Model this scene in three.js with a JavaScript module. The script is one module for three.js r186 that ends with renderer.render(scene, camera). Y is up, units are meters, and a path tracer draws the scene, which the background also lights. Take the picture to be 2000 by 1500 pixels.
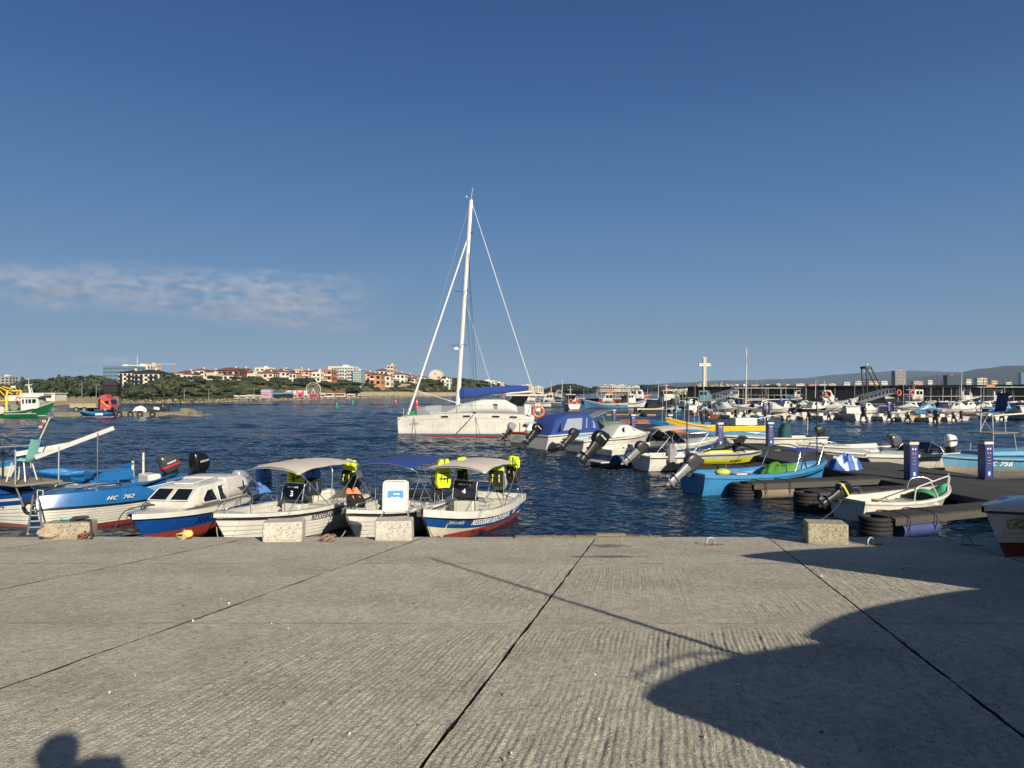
import * as THREE from 'three';
import { mergeGeometries } from 'three/addons/utils/BufferGeometryUtils.js';
import { RoundedBoxGeometry } from 'three/addons/geometries/RoundedBoxGeometry.js';
import { MarchingCubes } from 'three/addons/objects/MarchingCubes.js';

// ---------------------------------------------------------------- camera, sky, sun, exposure
const scene = new THREE.Scene();
const FPX = 1400, EYE = 3.8, HORIZON = 764;          // focal length in photo pixels, eye above the water, horizon row
const camera = new THREE.PerspectiveCamera(2 * Math.atan(750 / FPX) * 180 / Math.PI, 4 / 3, 0.05, 30000);
camera.position.set(0, EYE, 0);
const PITCH = Math.atan((HORIZON - 750) / FPX);
camera.rotation.set(PITCH, 0, 0);
const renderer = new THREE.WebGLRenderer({ antialias: true });
renderer.toneMapping = THREE.LinearToneMapping;
renderer.toneMappingExposure = 1.65;
renderer.shadowMap.enabled = true;

const SUN = new THREE.Vector3(0.543, 0.5007, 1).normalize();   // behind the camera, to the right
const sun = new THREE.DirectionalLight(new THREE.Color(1, 0.9, 0.74), 5);
sun.target.position.set(0, 0, -30); sun.position.copy(SUN).multiplyScalar(120).add(sun.target.position);
sun.castShadow = true; sun.shadow.mapSize.set(4096, 4096);
Object.assign(sun.shadow.camera, { left: -80, right: 80, top: 60, bottom: -60, near: 1, far: 300 });
scene.add(sun, sun.target);

function rng(seed) { let a = seed >>> 0; return () => { a = (a + 0x6D2B79F5) | 0; let t = Math.imul(a ^ (a >>> 15), 1 | a); t = (t + Math.imul(t ^ (t >>> 7), 61 | t)) ^ t; return ((t ^ (t >>> 14)) >>> 0) / 4294967296; }; }
const hash2 = (x, y) => { let n = Math.imul(x | 0, 374761393) + Math.imul(y | 0, 668265263); n = Math.imul(n ^ (n >>> 13), 1274126177); return ((n ^ (n >>> 16)) >>> 0) / 4294967296; };
function vnoise(x, y, per = 0) {       // value noise, optionally periodic
  const xi = Math.floor(x), yi = Math.floor(y), fx = x - xi, fy = y - yi;
  const w = per ? (k => ((k % per) + per) % per) : (k => k);
  const sx = fx * fx * (3 - 2 * fx), sy = fy * fy * (3 - 2 * fy);
  const a = hash2(w(xi), w(yi)), b = hash2(w(xi + 1), w(yi)), c = hash2(w(xi), w(yi + 1)), d = hash2(w(xi + 1), w(yi + 1));
  return a + (b - a) * sx + (c - a) * sy + (a - b - c + d) * sx * sy;
}
function fbm(x, y, oct = 4, per = 0) { let s = 0, a = 0.5, n = 0; for (let i = 0; i < oct; i++) { s += a * vnoise(x, y, per); n += a; a *= 0.5; x *= 2; y *= 2; per *= 2; } return s / n; }
const smooth = (a, b, x) => { const t = Math.min(1, Math.max(0, (x - a) / (b - a))); return t * t * (3 - 2 * t); };
const lerp = (a, b, t) => a + (b - a) * t, clamp = (x, a, b) => Math.min(b, Math.max(a, x));
const lin = c => { c /= 255; return c <= 0.04045 ? c / 12.92 : Math.pow((c + 0.055) / 1.055, 2.4); };

{ // clear evening sky as a computed map: deep blue above, pale grey blue at the horizon, one thin cloud bank to the left
  const W = 2048, H = 1024, data = new Float32Array(W * H * 4);
  const stops = [[0, 132, 152, 168], [3, 124, 148, 169], [7, 107, 139, 173], [14, 81, 119, 165], [22, 61, 97, 147], [30, 48, 80, 131], [50, 37, 65, 111], [90, 30, 54, 96]]
    .map(s => [s[0], lin(s[1]), lin(s[2]), lin(s[3])]);
  const K = 1 / 1.6;
  for (let j = 0; j < H; j++) {
    const el = (j + 0.5) / H * 180 - 90, e = Math.max(0, el);
    let k = 0; while (k < stops.length - 2 && stops[k + 1][0] < e) k++;
    const t = clamp((e - stops[k][0]) / (stops[k + 1][0] - stops[k][0]), 0, 1);
    const base = [1, 2, 3].map(c => lerp(stops[k][c], stops[k + 1][c], t) * K);
    for (let i = 0; i < W; i++) {
      const phi = ((i + 0.5) / W - 0.5) * 2 * Math.PI, x = Math.cos(phi), z = Math.sin(phi);
      const az = Math.atan2(x, -z) * 180 / Math.PI;              // degrees right of straight ahead
      const ce = Math.cos(e * Math.PI / 180), d = (SUN.x * x + SUN.z * z) * ce + SUN.y * Math.sin(e * Math.PI / 180);
      const glow = 0.55 * Math.pow(Math.max(0, d), 6) + 0.35 * Math.pow(Math.max(0, d), 40);
      const side = 1 + 0.10 * Math.max(0, -d) - 0.05 * (1 - Math.abs(d));
      let r = base[0] * side + glow * 0.62, g = base[1] * side + glow * 0.60, b = base[2] * side + glow * 0.58;
      if (az > -62 && az < -3 && el > 2 && el < 14) {
        // cloud bank: ripples drawn out along the horizon, lit from behind the camera
        const top = 8.1 + 0.8 * smooth(-38, -28, az) + 0.7 * (fbm(az * 0.25 + 7, 3, 4) - 0.5), bot = 6.1 - 0.07 * (az + 35.5) + 1.0 * (fbm(az * 0.3, 11, 4) - 0.5);
        const body = smooth(bot - 0.7, bot + 1.0, el) * (1 - smooth(top - 1.5, top + 0.5, el)) * smooth(-8.5, -17, az) * smooth(-62, -48, az);
        const wisp = fbm(az * 0.55 + el * 0.9, el * 1.9 - az * 0.22, 5), fine = fbm(az * 2.2 + el * 3, el * 8.5, 5);
        const rip = fbm(az * 1.1 + el * 3.2, el * 7 - az * 0.5, 4);
        let a = body * smooth(0.28, 0.62, wisp * 0.72 + fine * 0.26 + 0.26 * (rip - 0.3)) * 0.8;
        const w2 = smooth(-6, -12, az) * smooth(-35, -25, az) * smooth(8.3, 8.7, el) * (1 - smooth(9.0, 9.3, el)) * smooth(0.5, 0.7, fbm(az * 0.9, el * 8, 4)) * 0.3;
        const w3 = smooth(-31.5, -31, az) * smooth(-27, -28, az) * smooth(1.95, 2.1, el) * (1 - smooth(2.2, 2.5, el)) * 0.8;
        a = Math.max(a, w2, w3);
        const sh = 1.02 + 0.5 * (fine - 0.5) + 0.45 * (rip - 0.5) - 0.2 * smooth(9.5, 6, el);
        r = lerp(r, lin(170) * K * sh, a); g = lerp(g, lin(177) * K * sh, a); b = lerp(b, lin(191) * K * sh, a);
      }
      const o = (j * W + i) * 4; data[o] = r; data[o + 1] = g; data[o + 2] = b; data[o + 3] = 1;
    }
  }
  const sky = new THREE.DataTexture(data, W, H, THREE.RGBAFormat, THREE.FloatType);
  sky.mapping = THREE.EquirectangularReflectionMapping; sky.magFilter = sky.minFilter = THREE.LinearFilter; sky.needsUpdate = true;
  scene.background = sky; scene.environment = sky; scene.environmentIntensity = 1;
}

// ---------------------------------------------------------------- helpers
const taken = {};
function numbered(name) { const n = taken[name] = (taken[name] ?? -1) + 1; return n ? `${name}_${String(n).padStart(3, '0')}` : name; }
function tag(o, label, category, group) { o.userData.label = label; if (category) o.userData.category = category; if (group) o.userData.group = group; return o; }
function thing(name, label, category, pos = [0, 0, 0], turn = 0, group) { const o = new THREE.Group(); o.name = numbered(name); o.position.set(...pos); o.rotation.y = turn; scene.add(o); return tag(o, label, category, group); }
function flat(g) { return g.index ? g.toNonIndexed() : g; }
function join(list) {
  list = (Array.isArray(list) ? list : [list]).flat(9).map(flat);
  for (const g of list) { for (const k of Object.keys(g.attributes)) if (!['position', 'normal', 'uv'].includes(k)) g.deleteAttribute(k); if (!g.attributes.uv) g.setAttribute('uv', new THREE.BufferAttribute(new Float32Array(g.attributes.position.count * 2), 2)); }
  return list.length === 1 ? list[0] : mergeGeometries(list);
}
function mesh(name, geo, mat, parent) { const m = new THREE.Mesh(Array.isArray(geo) ? join(geo) : geo, mat); m.castShadow = m.receiveShadow = true; m.name = parent ? name : numbered(name); (parent || scene).add(m); return m; }
function one(name, label, category, geo, mat, pos, turn = 0, group) { const m = mesh(name, geo, mat); if (pos) m.position.set(...pos); m.rotation.y = turn; return tag(m, label, category, group); }
function part(name, parent, pos = [0, 0, 0]) { const o = new THREE.Group(); o.name = name; o.position.set(...pos); parent.add(o); return o; }
function copy(o, label, pos, turn) { const c = o.clone(); c.name = numbered(o.name.replace(/_\d{3}$/, '')); c.userData = { ...o.userData }; if (label) c.userData.label = label; scene.add(c); if (pos) c.position.set(...pos); if (turn !== undefined) c.rotation.y = turn; return c; }
function structure(name, geo, mat) { const m = mesh(name, geo, mat); m.userData.kind = 'structure'; return m; }

const V = (x, y, z) => new THREE.Vector3(x, y, z);
function xf(g, x = 0, y = 0, z = 0, rx = 0, ry = 0, rz = 0) { if (rx) g.rotateX(rx); if (ry) g.rotateY(ry); if (rz) g.rotateZ(rz); return g.translate(x, y, z); }
const box = (w, h, d, x = 0, y = 0, z = 0, rx = 0, ry = 0, rz = 0) => xf(new THREE.BoxGeometry(w, h, d), x, y, z, rx, ry, rz);
const rbox = (w, h, d, r, x = 0, y = 0, z = 0, rx = 0, ry = 0, rz = 0) => xf(new RoundedBoxGeometry(w, h, d, 2, Math.min(r, w / 2.01, h / 2.01, d / 2.01)), x, y, z, rx, ry, rz);
const cyl = (r0, r1, h, n = 12, x = 0, y = 0, z = 0, rx = 0, ry = 0, rz = 0) => xf(new THREE.CylinderGeometry(r1, r0, h, n), x, y, z, rx, ry, rz);
const ball = (r, x = 0, y = 0, z = 0, sx = 1, sy = 1, sz = 1, n = 12) => { const g = new THREE.SphereGeometry(r, n, Math.ceil(n * 0.7)); g.scale(sx, sy, sz); return g.translate(x, y, z); };
function rod(a, b, r = 0.015, n = 6, r2 = r) {
  const A = V(...a), B = V(...b), d = B.clone().sub(A), g = new THREE.CylinderGeometry(r2, r, d.length(), n);
  g.applyQuaternion(new THREE.Quaternion().setFromUnitVectors(V(0, 1, 0), d.clone().normalize())); return g.translate((A.x + B.x) / 2, (A.y + B.y) / 2, (A.z + B.z) / 2);
}
function tube(pts, r = 0.015, seg = 0, n = 6, closed = false, tension = 0.5) { const c = new THREE.CatmullRomCurve3(pts.map(p => V(...p)), closed, 'catmullrom', tension); return new THREE.TubeGeometry(c, seg || pts.length * 5, r, n, closed); }
function pipe(pts, r = 0.015, n = 6) { const g = []; for (let i = 0; i + 1 < pts.length; i++) g.push(rod(pts[i], pts[i + 1], r, n)); for (let i = 1; i + 1 < pts.length; i++) g.push(ball(r * 1.02, ...pts[i], 1, 1, 1, 6)); return g; }
const torus = (R, r, x = 0, y = 0, z = 0, rx = 0, ry = 0, rz = 0, n = 20, m = 8) => xf(new THREE.TorusGeometry(R, r, m, n), x, y, z, rx, ry, rz);
function sag(a, b, drop, n = 8) { const p = []; for (let i = 0; i <= n; i++) { const t = i / n; p.push([lerp(a[0], b[0], t), lerp(a[1], b[1], t) - drop * 4 * t * (1 - t), lerp(a[2], b[2], t)]); } return p; }
// a sheet of (nu x nv) cells from fn(u, v) -> [x, y, z]; uv in metres along the sheet
function grid(nu, nv, fn, flip = false) {
  const P = [], UV = [], I = [], row = nv + 1; const at = [];
  for (let i = 0; i <= nu; i++) for (let j = 0; j <= nv; j++) at.push(fn(i / nu, j / nv));
  for (let i = 0; i <= nu; i++) for (let j = 0; j <= nv; j++) {
    const p = at[i * row + j]; P.push(...p);
    const a = i ? at[(i - 1) * row + j] : p, b = j ? at[i * row + j - 1] : p;
    const du = Math.hypot(p[0] - a[0], p[1] - a[1], p[2] - a[2]), dv = Math.hypot(p[0] - b[0], p[1] - b[1], p[2] - b[2]), k = i * row + j;
    UV.push(i ? UV[(k - row) * 2] + du : 0, j ? UV[(k - 1) * 2 + 1] + dv : 0);
  }
  for (let i = 0; i < nu; i++) for (let j = 0; j < nv; j++) { const a = i * row + j, b = a + row; flip ? I.push(a, a + 1, b, b, a + 1, b + 1) : I.push(a, b, a + 1, b, b + 1, a + 1); }
  const g = new THREE.BufferGeometry(); g.setAttribute('position', new THREE.Float32BufferAttribute(P, 3)); g.setAttribute('uv', new THREE.Float32BufferAttribute(UV, 2)); g.setIndex(I); g.computeVertexNormals(); return g;
}
// closed rings -> skin with flat end caps
function loft(rings, caps = true) {
  const n = rings[0].length, g = [grid(rings.length - 1, n, (u, v) => { const r = rings[Math.round(u * (rings.length - 1))]; return r[Math.round(v * n) % n]; })];
  if (caps) for (const k of [0, rings.length - 1]) {
    const r = rings[k], c = [0, 1, 2].map(i => r.reduce((s, p) => s + p[i], 0) / n), P = [];
    for (let i = 0; i < n; i++) { const a = r[i], b = r[(i + 1) % n]; k ? P.push(...c, ...b, ...a) : P.push(...c, ...a, ...b); }
    const q = new THREE.BufferGeometry(); q.setAttribute('position', new THREE.Float32BufferAttribute(P, 3)); q.setAttribute('uv', new THREE.Float32BufferAttribute(P.length / 3 * 2, 2)); q.setAttribute('uv', new THREE.BufferAttribute(new Float32Array(P.length / 3 * 2), 2)); q.computeVertexNormals(); g.push(q);
  }
  return join(g);
}
// superellipse ring in the xz plane at height y
const ring = (cx, y, cz, rx, rz, e = 2.6, n = 16, tilt = 0) => Array.from({ length: n }, (_, i) => { const a = i / n * 2 * Math.PI, c = Math.cos(a), s = Math.sin(a); const X = Math.sign(c) * Math.pow(Math.abs(c), 2 / e) * rx, Z = Math.sign(s) * Math.pow(Math.abs(s), 2 / e) * rz; return [cx + X, y + X * tilt, cz + Z]; });
function extr(pts, depth, bevel = 0) { const s = new THREE.Shape(pts.map(p => new THREE.Vector2(...p))); const g = new THREE.ExtrudeGeometry(s, { depth, bevelEnabled: bevel > 0, bevelSize: bevel, bevelThickness: bevel, bevelSegments: 2, curveSegments: 8 }); return g.translate(0, 0, -depth / 2); }

// pixel column / row of the photograph to metres
const X = (px, d) => (px - 1000) / FPX * d;                         // world x of a column at depth d
const Y = (py, d) => EYE + (HORIZON - py) / FPX * d;                // world y of a row at depth d
const D = (py, y = 0) => (EYE - y) * FPX / (py - HORIZON);          // depth of a row on a level at height y
const at = (px, py, d) => [X(px, d), Y(py, d), -d];

// ---------------------------------------------------------------- textures and materials
function canvasTex(w, h, draw, srgb = true) { const c = document.createElement('canvas'); c.width = w; c.height = h; const x = c.getContext('2d'); draw(x, w, h); const t = new THREE.CanvasTexture(c); if (srgb) t.colorSpace = THREE.SRGBColorSpace; return t; }
function dataTex(n, fn, srgb = false, rep = 1) {     // fn(u, v) -> grey or [r, g, b] in 0..1
  const d = new Uint8Array(n * n * 4);
  for (let j = 0; j < n; j++) for (let i = 0; i < n; i++) { const c = fn(i / n, j / n), o = (j * n + i) * 4, a = Array.isArray(c) ? c : [c, c, c]; for (let k = 0; k < 3; k++) d[o + k] = clamp(a[k], 0, 1) * 255; d[o + 3] = 255; }
  const t = new THREE.DataTexture(d, n, n, THREE.RGBAFormat); t.wrapS = t.wrapT = THREE.RepeatWrapping; t.magFilter = THREE.LinearFilter; t.minFilter = THREE.LinearMipmapLinearFilter; t.generateMipmaps = true;
  if (srgb) t.colorSpace = THREE.SRGBColorSpace; t.repeat.set(1 / rep, 1 / rep); t.needsUpdate = true; return t;
}
const T = {
  grime: dataTex(512, (u, v) => { const a = fbm(u * 6, v * 6, 5, 6), b = fbm(u * 40, v * 14, 3, 40 * 0 + 0), s = hash2(u * 512, v * 512) > 0.9965 ? -0.25 : 0; const k = 0.87 + 0.18 * a + s * (a > 0.5 ? 1 : 0) - 0.16 * smooth(0.55, 0.75, fbm(u * 48, v * 3, 3, 0)) * smooth(0.35, 0.7, a); return [k, k * 0.992, k * 0.972]; }, true, 2.3),
  concrete: dataTex(1024, (u, v) => { const a = fbm(u * 4, v * 4, 6, 4), f = hash2(u * 1024, v * 1024), m = fbm(u * 64, v * 64, 2, 64); const pit = smooth(0.72, 0.8, fbm(u * 150, v * 150, 2, 150)), lite = f > 0.992 ? 0.16 : 0; const k = 0.80 + 0.16 * a + 0.12 * (f - 0.5) + 0.2 * (m - 0.5) - 0.2 * pit + lite * 0.3; return [k, k * 0.985, k * 0.93]; }, true, 3.1),
  grit: dataTex(512, (u, v) => 0.5 * fbm(u * 90, v * 90, 2, 90) + 0.3 * hash2(u * 512, v * 512) + 0.3 * fbm(u * 24, v * 24, 3, 24), false, 0.8),
  block: dataTex(512, (u, v) => { const a = fbm(u * 5, v * 5, 5, 5), p = fbm(u * 64, v * 64, 2, 64), st = fbm(u * 24, v * 5, 4, 0), hole = smooth(0.70, 0.78, p); const k = 0.74 + 0.2 * a + 0.12 * (st - 0.5) - 0.16 * hole * smooth(0.4, 0.6, a); return [k, k * 0.975, k * (0.86 + 0.1 * a)]; }, true, 1.2),
  pit: dataTex(512, (u, v) => 0.7 - 0.5 * smooth(0.66, 0.78, fbm(u * 64, v * 64, 2, 64)) + 0.25 * fbm(u * 20, v * 20, 3, 20), false, 1.2),
  cloth: dataTex(256, (u, v) => 0.5 + 0.2 * Math.sin(u * 256 * 1.57) * Math.sin(v * 256 * 1.57) + 0.5 * fbm(u * 7, v * 7, 4, 7), false, 0.9),
  wood: dataTex(512, (u, v) => { const g = fbm(u * 3, v * 60, 4, 0), a = fbm(u * 8, v * 8, 3, 8); const k = 0.6 + 0.35 * g + 0.12 * a; return [k, k * 0.97, k * 0.93]; }, true, 1.4),
};
const mats = {};
function mat(color, rough = 0.5, o = {}) {
  const key = JSON.stringify([color, rough, o]); if (mats[key]) return mats[key];
  const { map, bump, bumpScale, phys, ...rest } = o;
  const m = new (phys || rest.clearcoat || rest.transmission ? THREE.MeshPhysicalMaterial : THREE.MeshStandardMaterial)({ roughness: rough, side: THREE.DoubleSide, ...rest });
  Array.isArray(color) ? m.color.setRGB(...color) : m.color.set(color);
  if (map) m.map = T[map]; if (bump) { m.bumpMap = T[bump]; m.bumpScale = bumpScale ?? 0.002; }
  return mats[key] = m;
}
const paint = (c, r = 0.28) => mat(c, r, { map: 'grime', clearcoat: 0.3, clearcoatRoughness: 0.25 });
const fabric = c => mat(c, 0.9, { bump: 'cloth', bumpScale: 0.006 });
const C = {
  white: paint([0.55, 0.545, 0.51]), white2: paint([0.47, 0.465, 0.43], 0.4), cream: paint([0.53, 0.50, 0.41]), grey: paint([0.32, 0.33, 0.34]),
  blue: paint([0.012, 0.108, 0.31]), royal: paint([0.008, 0.045, 0.20]), navy: paint([0.012, 0.022, 0.09]), sky: paint([0.08, 0.25, 0.48]), turq: paint([0.03, 0.20, 0.44]),
  red: paint([0.24, 0.035, 0.022], 0.6), orange: paint([0.62, 0.13, 0.04], 0.5), yellow: paint([0.72, 0.46, 0.03]), green: paint([0.01, 0.12, 0.05]), black: mat([0.006, 0.006, 0.007], 0.3), dark: mat([0.008, 0.008, 0.009], 0.45),
  rubber: mat([0.008, 0.008, 0.009], 0.8), chrome: mat([0.62, 0.62, 0.62], 0.22, { metalness: 1 }), alu: mat([0.45, 0.46, 0.47], 0.38, { metalness: 0.9 }), galv: mat([0.34, 0.35, 0.36], 0.55, { metalness: 0.6 }),
  rope: mat([0.42, 0.38, 0.29], 0.95), ropeDark: mat([0.03, 0.032, 0.04], 0.95), rust: mat([0.16, 0.075, 0.035], 0.9, { bump: 'grit', bumpScale: 0.004 }),
  tint: mat([0.006, 0.007, 0.009], 0.06, { phys: true, clearcoat: 0.6 }), glass: mat([0.75, 0.85, 0.86], 0.04, { transmission: 1, thickness: 0 }), smoke: mat([0.10, 0.11, 0.12], 0.05, { transmission: 1, thickness: 0 }),
  tan: fabric([0.42, 0.38, 0.33]), blueCloth: fabric([0.009, 0.034, 0.165]), blackCloth: fabric([0.007, 0.007, 0.009]), lime: fabric([0.50, 0.66, 0.015]), limeDark: fabric([0.22, 0.34, 0.015]), skyCloth: fabric([0.05, 0.15, 0.42]), orangeCloth: fabric([0.8, 0.2, 0.1]), whiteCloth: fabric([0.62, 0.61, 0.57]), greyCloth: fabric([0.2, 0.2, 0.2]),
  greenNet: fabric([0.02, 0.17, 0.05]), wood: mat([0.24, 0.13, 0.06], 0.6, { map: 'wood' }), greyWood: mat([0.24, 0.22, 0.19], 0.85, { map: 'wood' }),
  deck: mat([0.030, 0.029, 0.028], 0.8, { map: 'concrete', bump: 'grit', bumpScale: 0.003 }), deckSide: mat([0.055, 0.052, 0.048], 0.75, { map: 'concrete', bump: 'grit', bumpScale: 0.002 }),
};
// flat print: lettering on a clear ground, for patches laid on a surface
const prints = {};
function print(text, o = {}) {
  const { w = 512, h = 128, color = '#fff', font = 'bold 100px sans-serif', bg = null, draw = null, skew = 0 } = o; const key = JSON.stringify([text, w, h, color, font, bg, skew]) + (draw ? text : '');
  if (prints[key]) return prints[key];
  const t = canvasTex(w, h, (x) => {
    if (bg) { x.fillStyle = bg; x.fillRect(0, 0, w, h); } else { x.clearRect(0, 0, w, h); }
    if (draw) return draw(x, w, h);
    x.fillStyle = color; x.font = font; x.textAlign = 'center'; x.textBaseline = 'middle'; const tw = x.measureText(text).width; x.save(); x.translate(w / 2, h / 2); if (skew) x.transform(1, 0, skew, 1, 0, 0); x.scale(Math.min(1, (w * 0.94) / tw), 1); x.fillText(text, 0, 4); x.restore();
  });
  const m = new THREE.MeshStandardMaterial({ map: t, roughness: 0.45, transparent: !bg, side: THREE.DoubleSide }); if (!bg) m.alphaTest = 0;
  return prints[key] = m;
}
function uvPlane(g) { return g; }
// print patch in a plane: centre, width, height, turn about y, tilt about x
function sign(name, w, h, m, parent, pos, ry = 0, rx = 0, rz = 0) { const g = new THREE.PlaneGeometry(w, h); if (rz) g.rotateZ(rz); if (rx) g.rotateX(rx); if (ry) g.rotateY(ry); const s = mesh(name, g, m, parent); s.position.set(...pos); return s; }
// ---------------------------------------------------------------- water
{
  const R = rng(5), waves = [];
  for (let i = 0; i < 26; i++) { const L = 0.34 * Math.pow(1.13, i) , a = -1.45 + (R() - 0.5) * 1.5; waves.push([2 * Math.PI / L * Math.cos(a), 2 * Math.PI / L * Math.sin(a), R() * 6.28, 0.0035 * Math.pow(L, 0.85) * (L > 3.5 ? 0.6 : 1)]); }
  const height = (x, z, d) => { let y = 0; const n = d > 60 ? 14 : 0; const calm = 0.55 + 0.9 * fbm(x * 0.09 + 31, z * 0.06 + 9, 3); for (let k = n; k < 26; k++) { const w = waves[k]; y += w[3] * Math.sin(w[0] * x + w[1] * z + w[2]); } return y * calm * (1.15 + 3.0 * smooth(22, 110, d)) * (1 - smooth(190, 258, d)); };
  const rows = [13.2]; while (rows[rows.length - 1] < 9000) { const d = rows[rows.length - 1]; rows.push(d + (d < 40 ? 0.105 : d < 70 ? 0.105 + (d - 40) * 0.012 : d < 220 ? 0.46 + (d - 70) * 0.03 : d * 0.12)); }
  const cols = 640, g = grid(rows.length - 1, cols, (u, v) => { const d = rows[Math.round(u * (rows.length - 1))], k = (v - 0.5) * 2, x = k * d * 1.05 + (d > 200 ? k * d * 0.6 : 0); return [x, d < 260 ? height(x, -d, d) : 0, -d]; });
  const p = g.attributes.position, uv = g.attributes.uv; for (let i = 0; i < p.count; i++) uv.setXY(i, p.getX(i), p.getZ(i));
  T.ripple = dataTex(1024, (u, v) => 0.55 * fbm(u * 10, v * 22, 4, 0 || 10) + 0.45 * fbm(u * 26 + 3, v * 64, 3, 26), false, 9);
  T.ripple = (() => { const N = 1024, w = []; const q = rng(17); for (let i = 0; i < 60; i++) { const a = (q() - 0.5) * 2.0, f = 10 + Math.floor(q() * 46); w.push([Math.round(f * Math.sin(a)), Math.round(f * Math.cos(a)), q() * 6.28, 1 / f]); }
    let mx = 0; const hgt = new Float32Array(N * N); for (let j = 0; j < N; j++) for (let i = 0; i < N; i++) { let s = 0; for (const k of w) s += k[3] * Math.sin(6.28318 * (k[0] * i + k[1] * j) / N + k[2]); hgt[j * N + i] = s; mx = Math.max(mx, Math.abs(s)); }
    return dataTex(N, (u, v) => 0.5 + 0.5 * hgt[Math.round(v * N) * N + Math.round(u * N)] / mx, false, 9); })();
  const m = new THREE.MeshPhysicalMaterial({ roughness: 0.1, ior: 1.333, specularIntensity: 0.8, bumpMap: T.ripple, bumpScale: 0.16 }); m.color.setRGB(0.004, 0.016, 0.034);
  structure('water', g, m);
}
// ---------------------------------------------------------------- sloping concrete quay: slabs with tarred joints
const SL = 0.0864, QY = 2.1, EDGE = 14.6;                       // slope, height under the camera, depth of the edge
const gy = d => QY - SL * d;                                     // ground height at depth d
const gd = py => 1.7 * FPX / (py - (HORIZON + SL * FPX));        // depth of a photo row on the quay
const ground = (px, py) => { const d = gd(py); return [X(px, d), gy(d), -d]; };
{
  const JX = 0.207, W = 3.47;                                    // joints run this much to the right per metre away
  const edgeX = 165 / FPX * EDGE;                                // where the middle joint meets the edge
  const rowsD = [EDGE, 11.07, 7.2, 3.45, -0.3, -4.05, -7.8];
  const tar = mat([0.035, 0.032, 0.028], 0.75, { bump: 'grit', bumpScale: 0.004 });
  const quay = thing('quay', 'grey sloping concrete quay of raked slabs', null); quay.userData = { kind: 'structure' };
  const base = extr([[-40, -0.02], [40, -0.02], [40, -1.9], [-40, -1.9]], 24); base.translate(0, 0, 12 - EDGE + 0.02);
  { const p = base.attributes.position; for (let i = 0; i < p.count; i++) p.setY(i, p.getY(i) + gy(-p.getZ(i))); base.computeVertexNormals(); }
  mesh('joint_bed', base, tar, quay);
  const slabMats = [0, 1, 2].map(k => mat([0.58 + k * 0.014, 0.558 + k * 0.013, 0.50 + k * 0.011], 0.92, { map: 'concrete', bump: 'grit', bumpScale: 0.03 }));
  const R = rng(77);
  for (let r = 0; r + 1 < rowsD.length; r++) for (let c = -5; c <= 5; c++) {
    const far = rowsD[r], near = rowsD[r + 1], xa = d => edgeX + c * W - (EDGE - d) * JX, xb = d => xa(d) + W;
    if (xb(near) < -24 || xa(near) > 26) continue;
    const inView = far > 2 && xa(far) < far * 0.95 && xb(far) > -far * 0.95;
    const pitch = r === 0 ? 0.026 : r === 1 ? 0.018 : 0.0125, nu = inView ? Math.round(W / pitch) : 4, nv = inView ? Math.round((far - near) / (r === 0 ? 0.1 : r === 1 ? 0.075 : 0.055)) : 4;
    const ph = R() * 50, amp = (c <= -2 ? 0.35 : c === -1 ? 0.75 : 1) * (r === 0 ? 0.55 : 1) * 0.0085, bend = (R() - 0.5) * 0.12, gap = 0.0125;
    const h = (a, b) => {              // a across, b along, in metres from the slab's corner
      const edge = Math.min(b, far - near - b), trowel = smooth(0.10, 0.45, edge + 0.12 * (fbm(a * 2 + ph, 3, 3) - 0.5));
      const s = a + bend * b + 0.10 * (fbm(b * 0.8 + ph, a * 0.7, 3) - 0.5);
      const rib = 0.17 * Math.sin(6.283 * (s * 21 + 1.3 * fbm(s * 2.2 + ph, b * 0.9, 3))) + 0.55 * (fbm(s * 25 + ph, b * 1.3, 2) - 0.5) + 0.55 * (fbm(s * 46 + ph, b * 9, 2) - 0.5);
      const patch = smooth(0.30, 0.62, fbm(a * 0.5 + ph, b * 0.45 + 9, 3));
      return amp * 2.4 * rib * trowel * (0.35 + 0.65 * patch) + 0.006 * (fbm(a * 3 + ph, b * 3, 3) - 0.5);
    };
    const jag = (b, k) => 0.016 * (fbm(b * 3.5 + k * 7 + ph, k, 3) - 0.5) * 2;
    const g = grid(nu, nv, (u, v) => {
      const chip = r === 0 ? 0.07 * smooth(0.52, 0.75, fbm((xa(far) + u * W) * 2.6, 4, 4)) + 0.012 * fbm((xa(far) + u * W) * 14, 9, 2) : 0, d = lerp(near + 0.004, far - 0.004 - chip, v), b = d - near, L = xa(d) + gap * (1 + jag(b, 1) * 40), Rr = xb(d) - gap * (1 + jag(b, 2) * 40), x = lerp(L, Rr, u);
      return [x, gy(d) + (inView ? h(u * W, b) : 0), -d];
    });
    const p = g.attributes.position, uv = g.attributes.uv; for (let i = 0; i < p.count; i++) uv.setXY(i, p.getX(i) + ph, p.getZ(i) + c);
    const s = mesh('concrete_slab', g, slabMats[Math.floor(R() * 3)], quay);
  }
  // front face of the quay, below the slabs' edge, and the raised kerb bits along it
  mesh('quay_face', box(80, 1.9, 0.24, 0, gy(EDGE) - 0.964, -EDGE + 0.07), mat([0.22, 0.205, 0.17], 0.95, { map: 'block', bump: 'pit', bumpScale: 0.02 }), quay);
}
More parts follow.
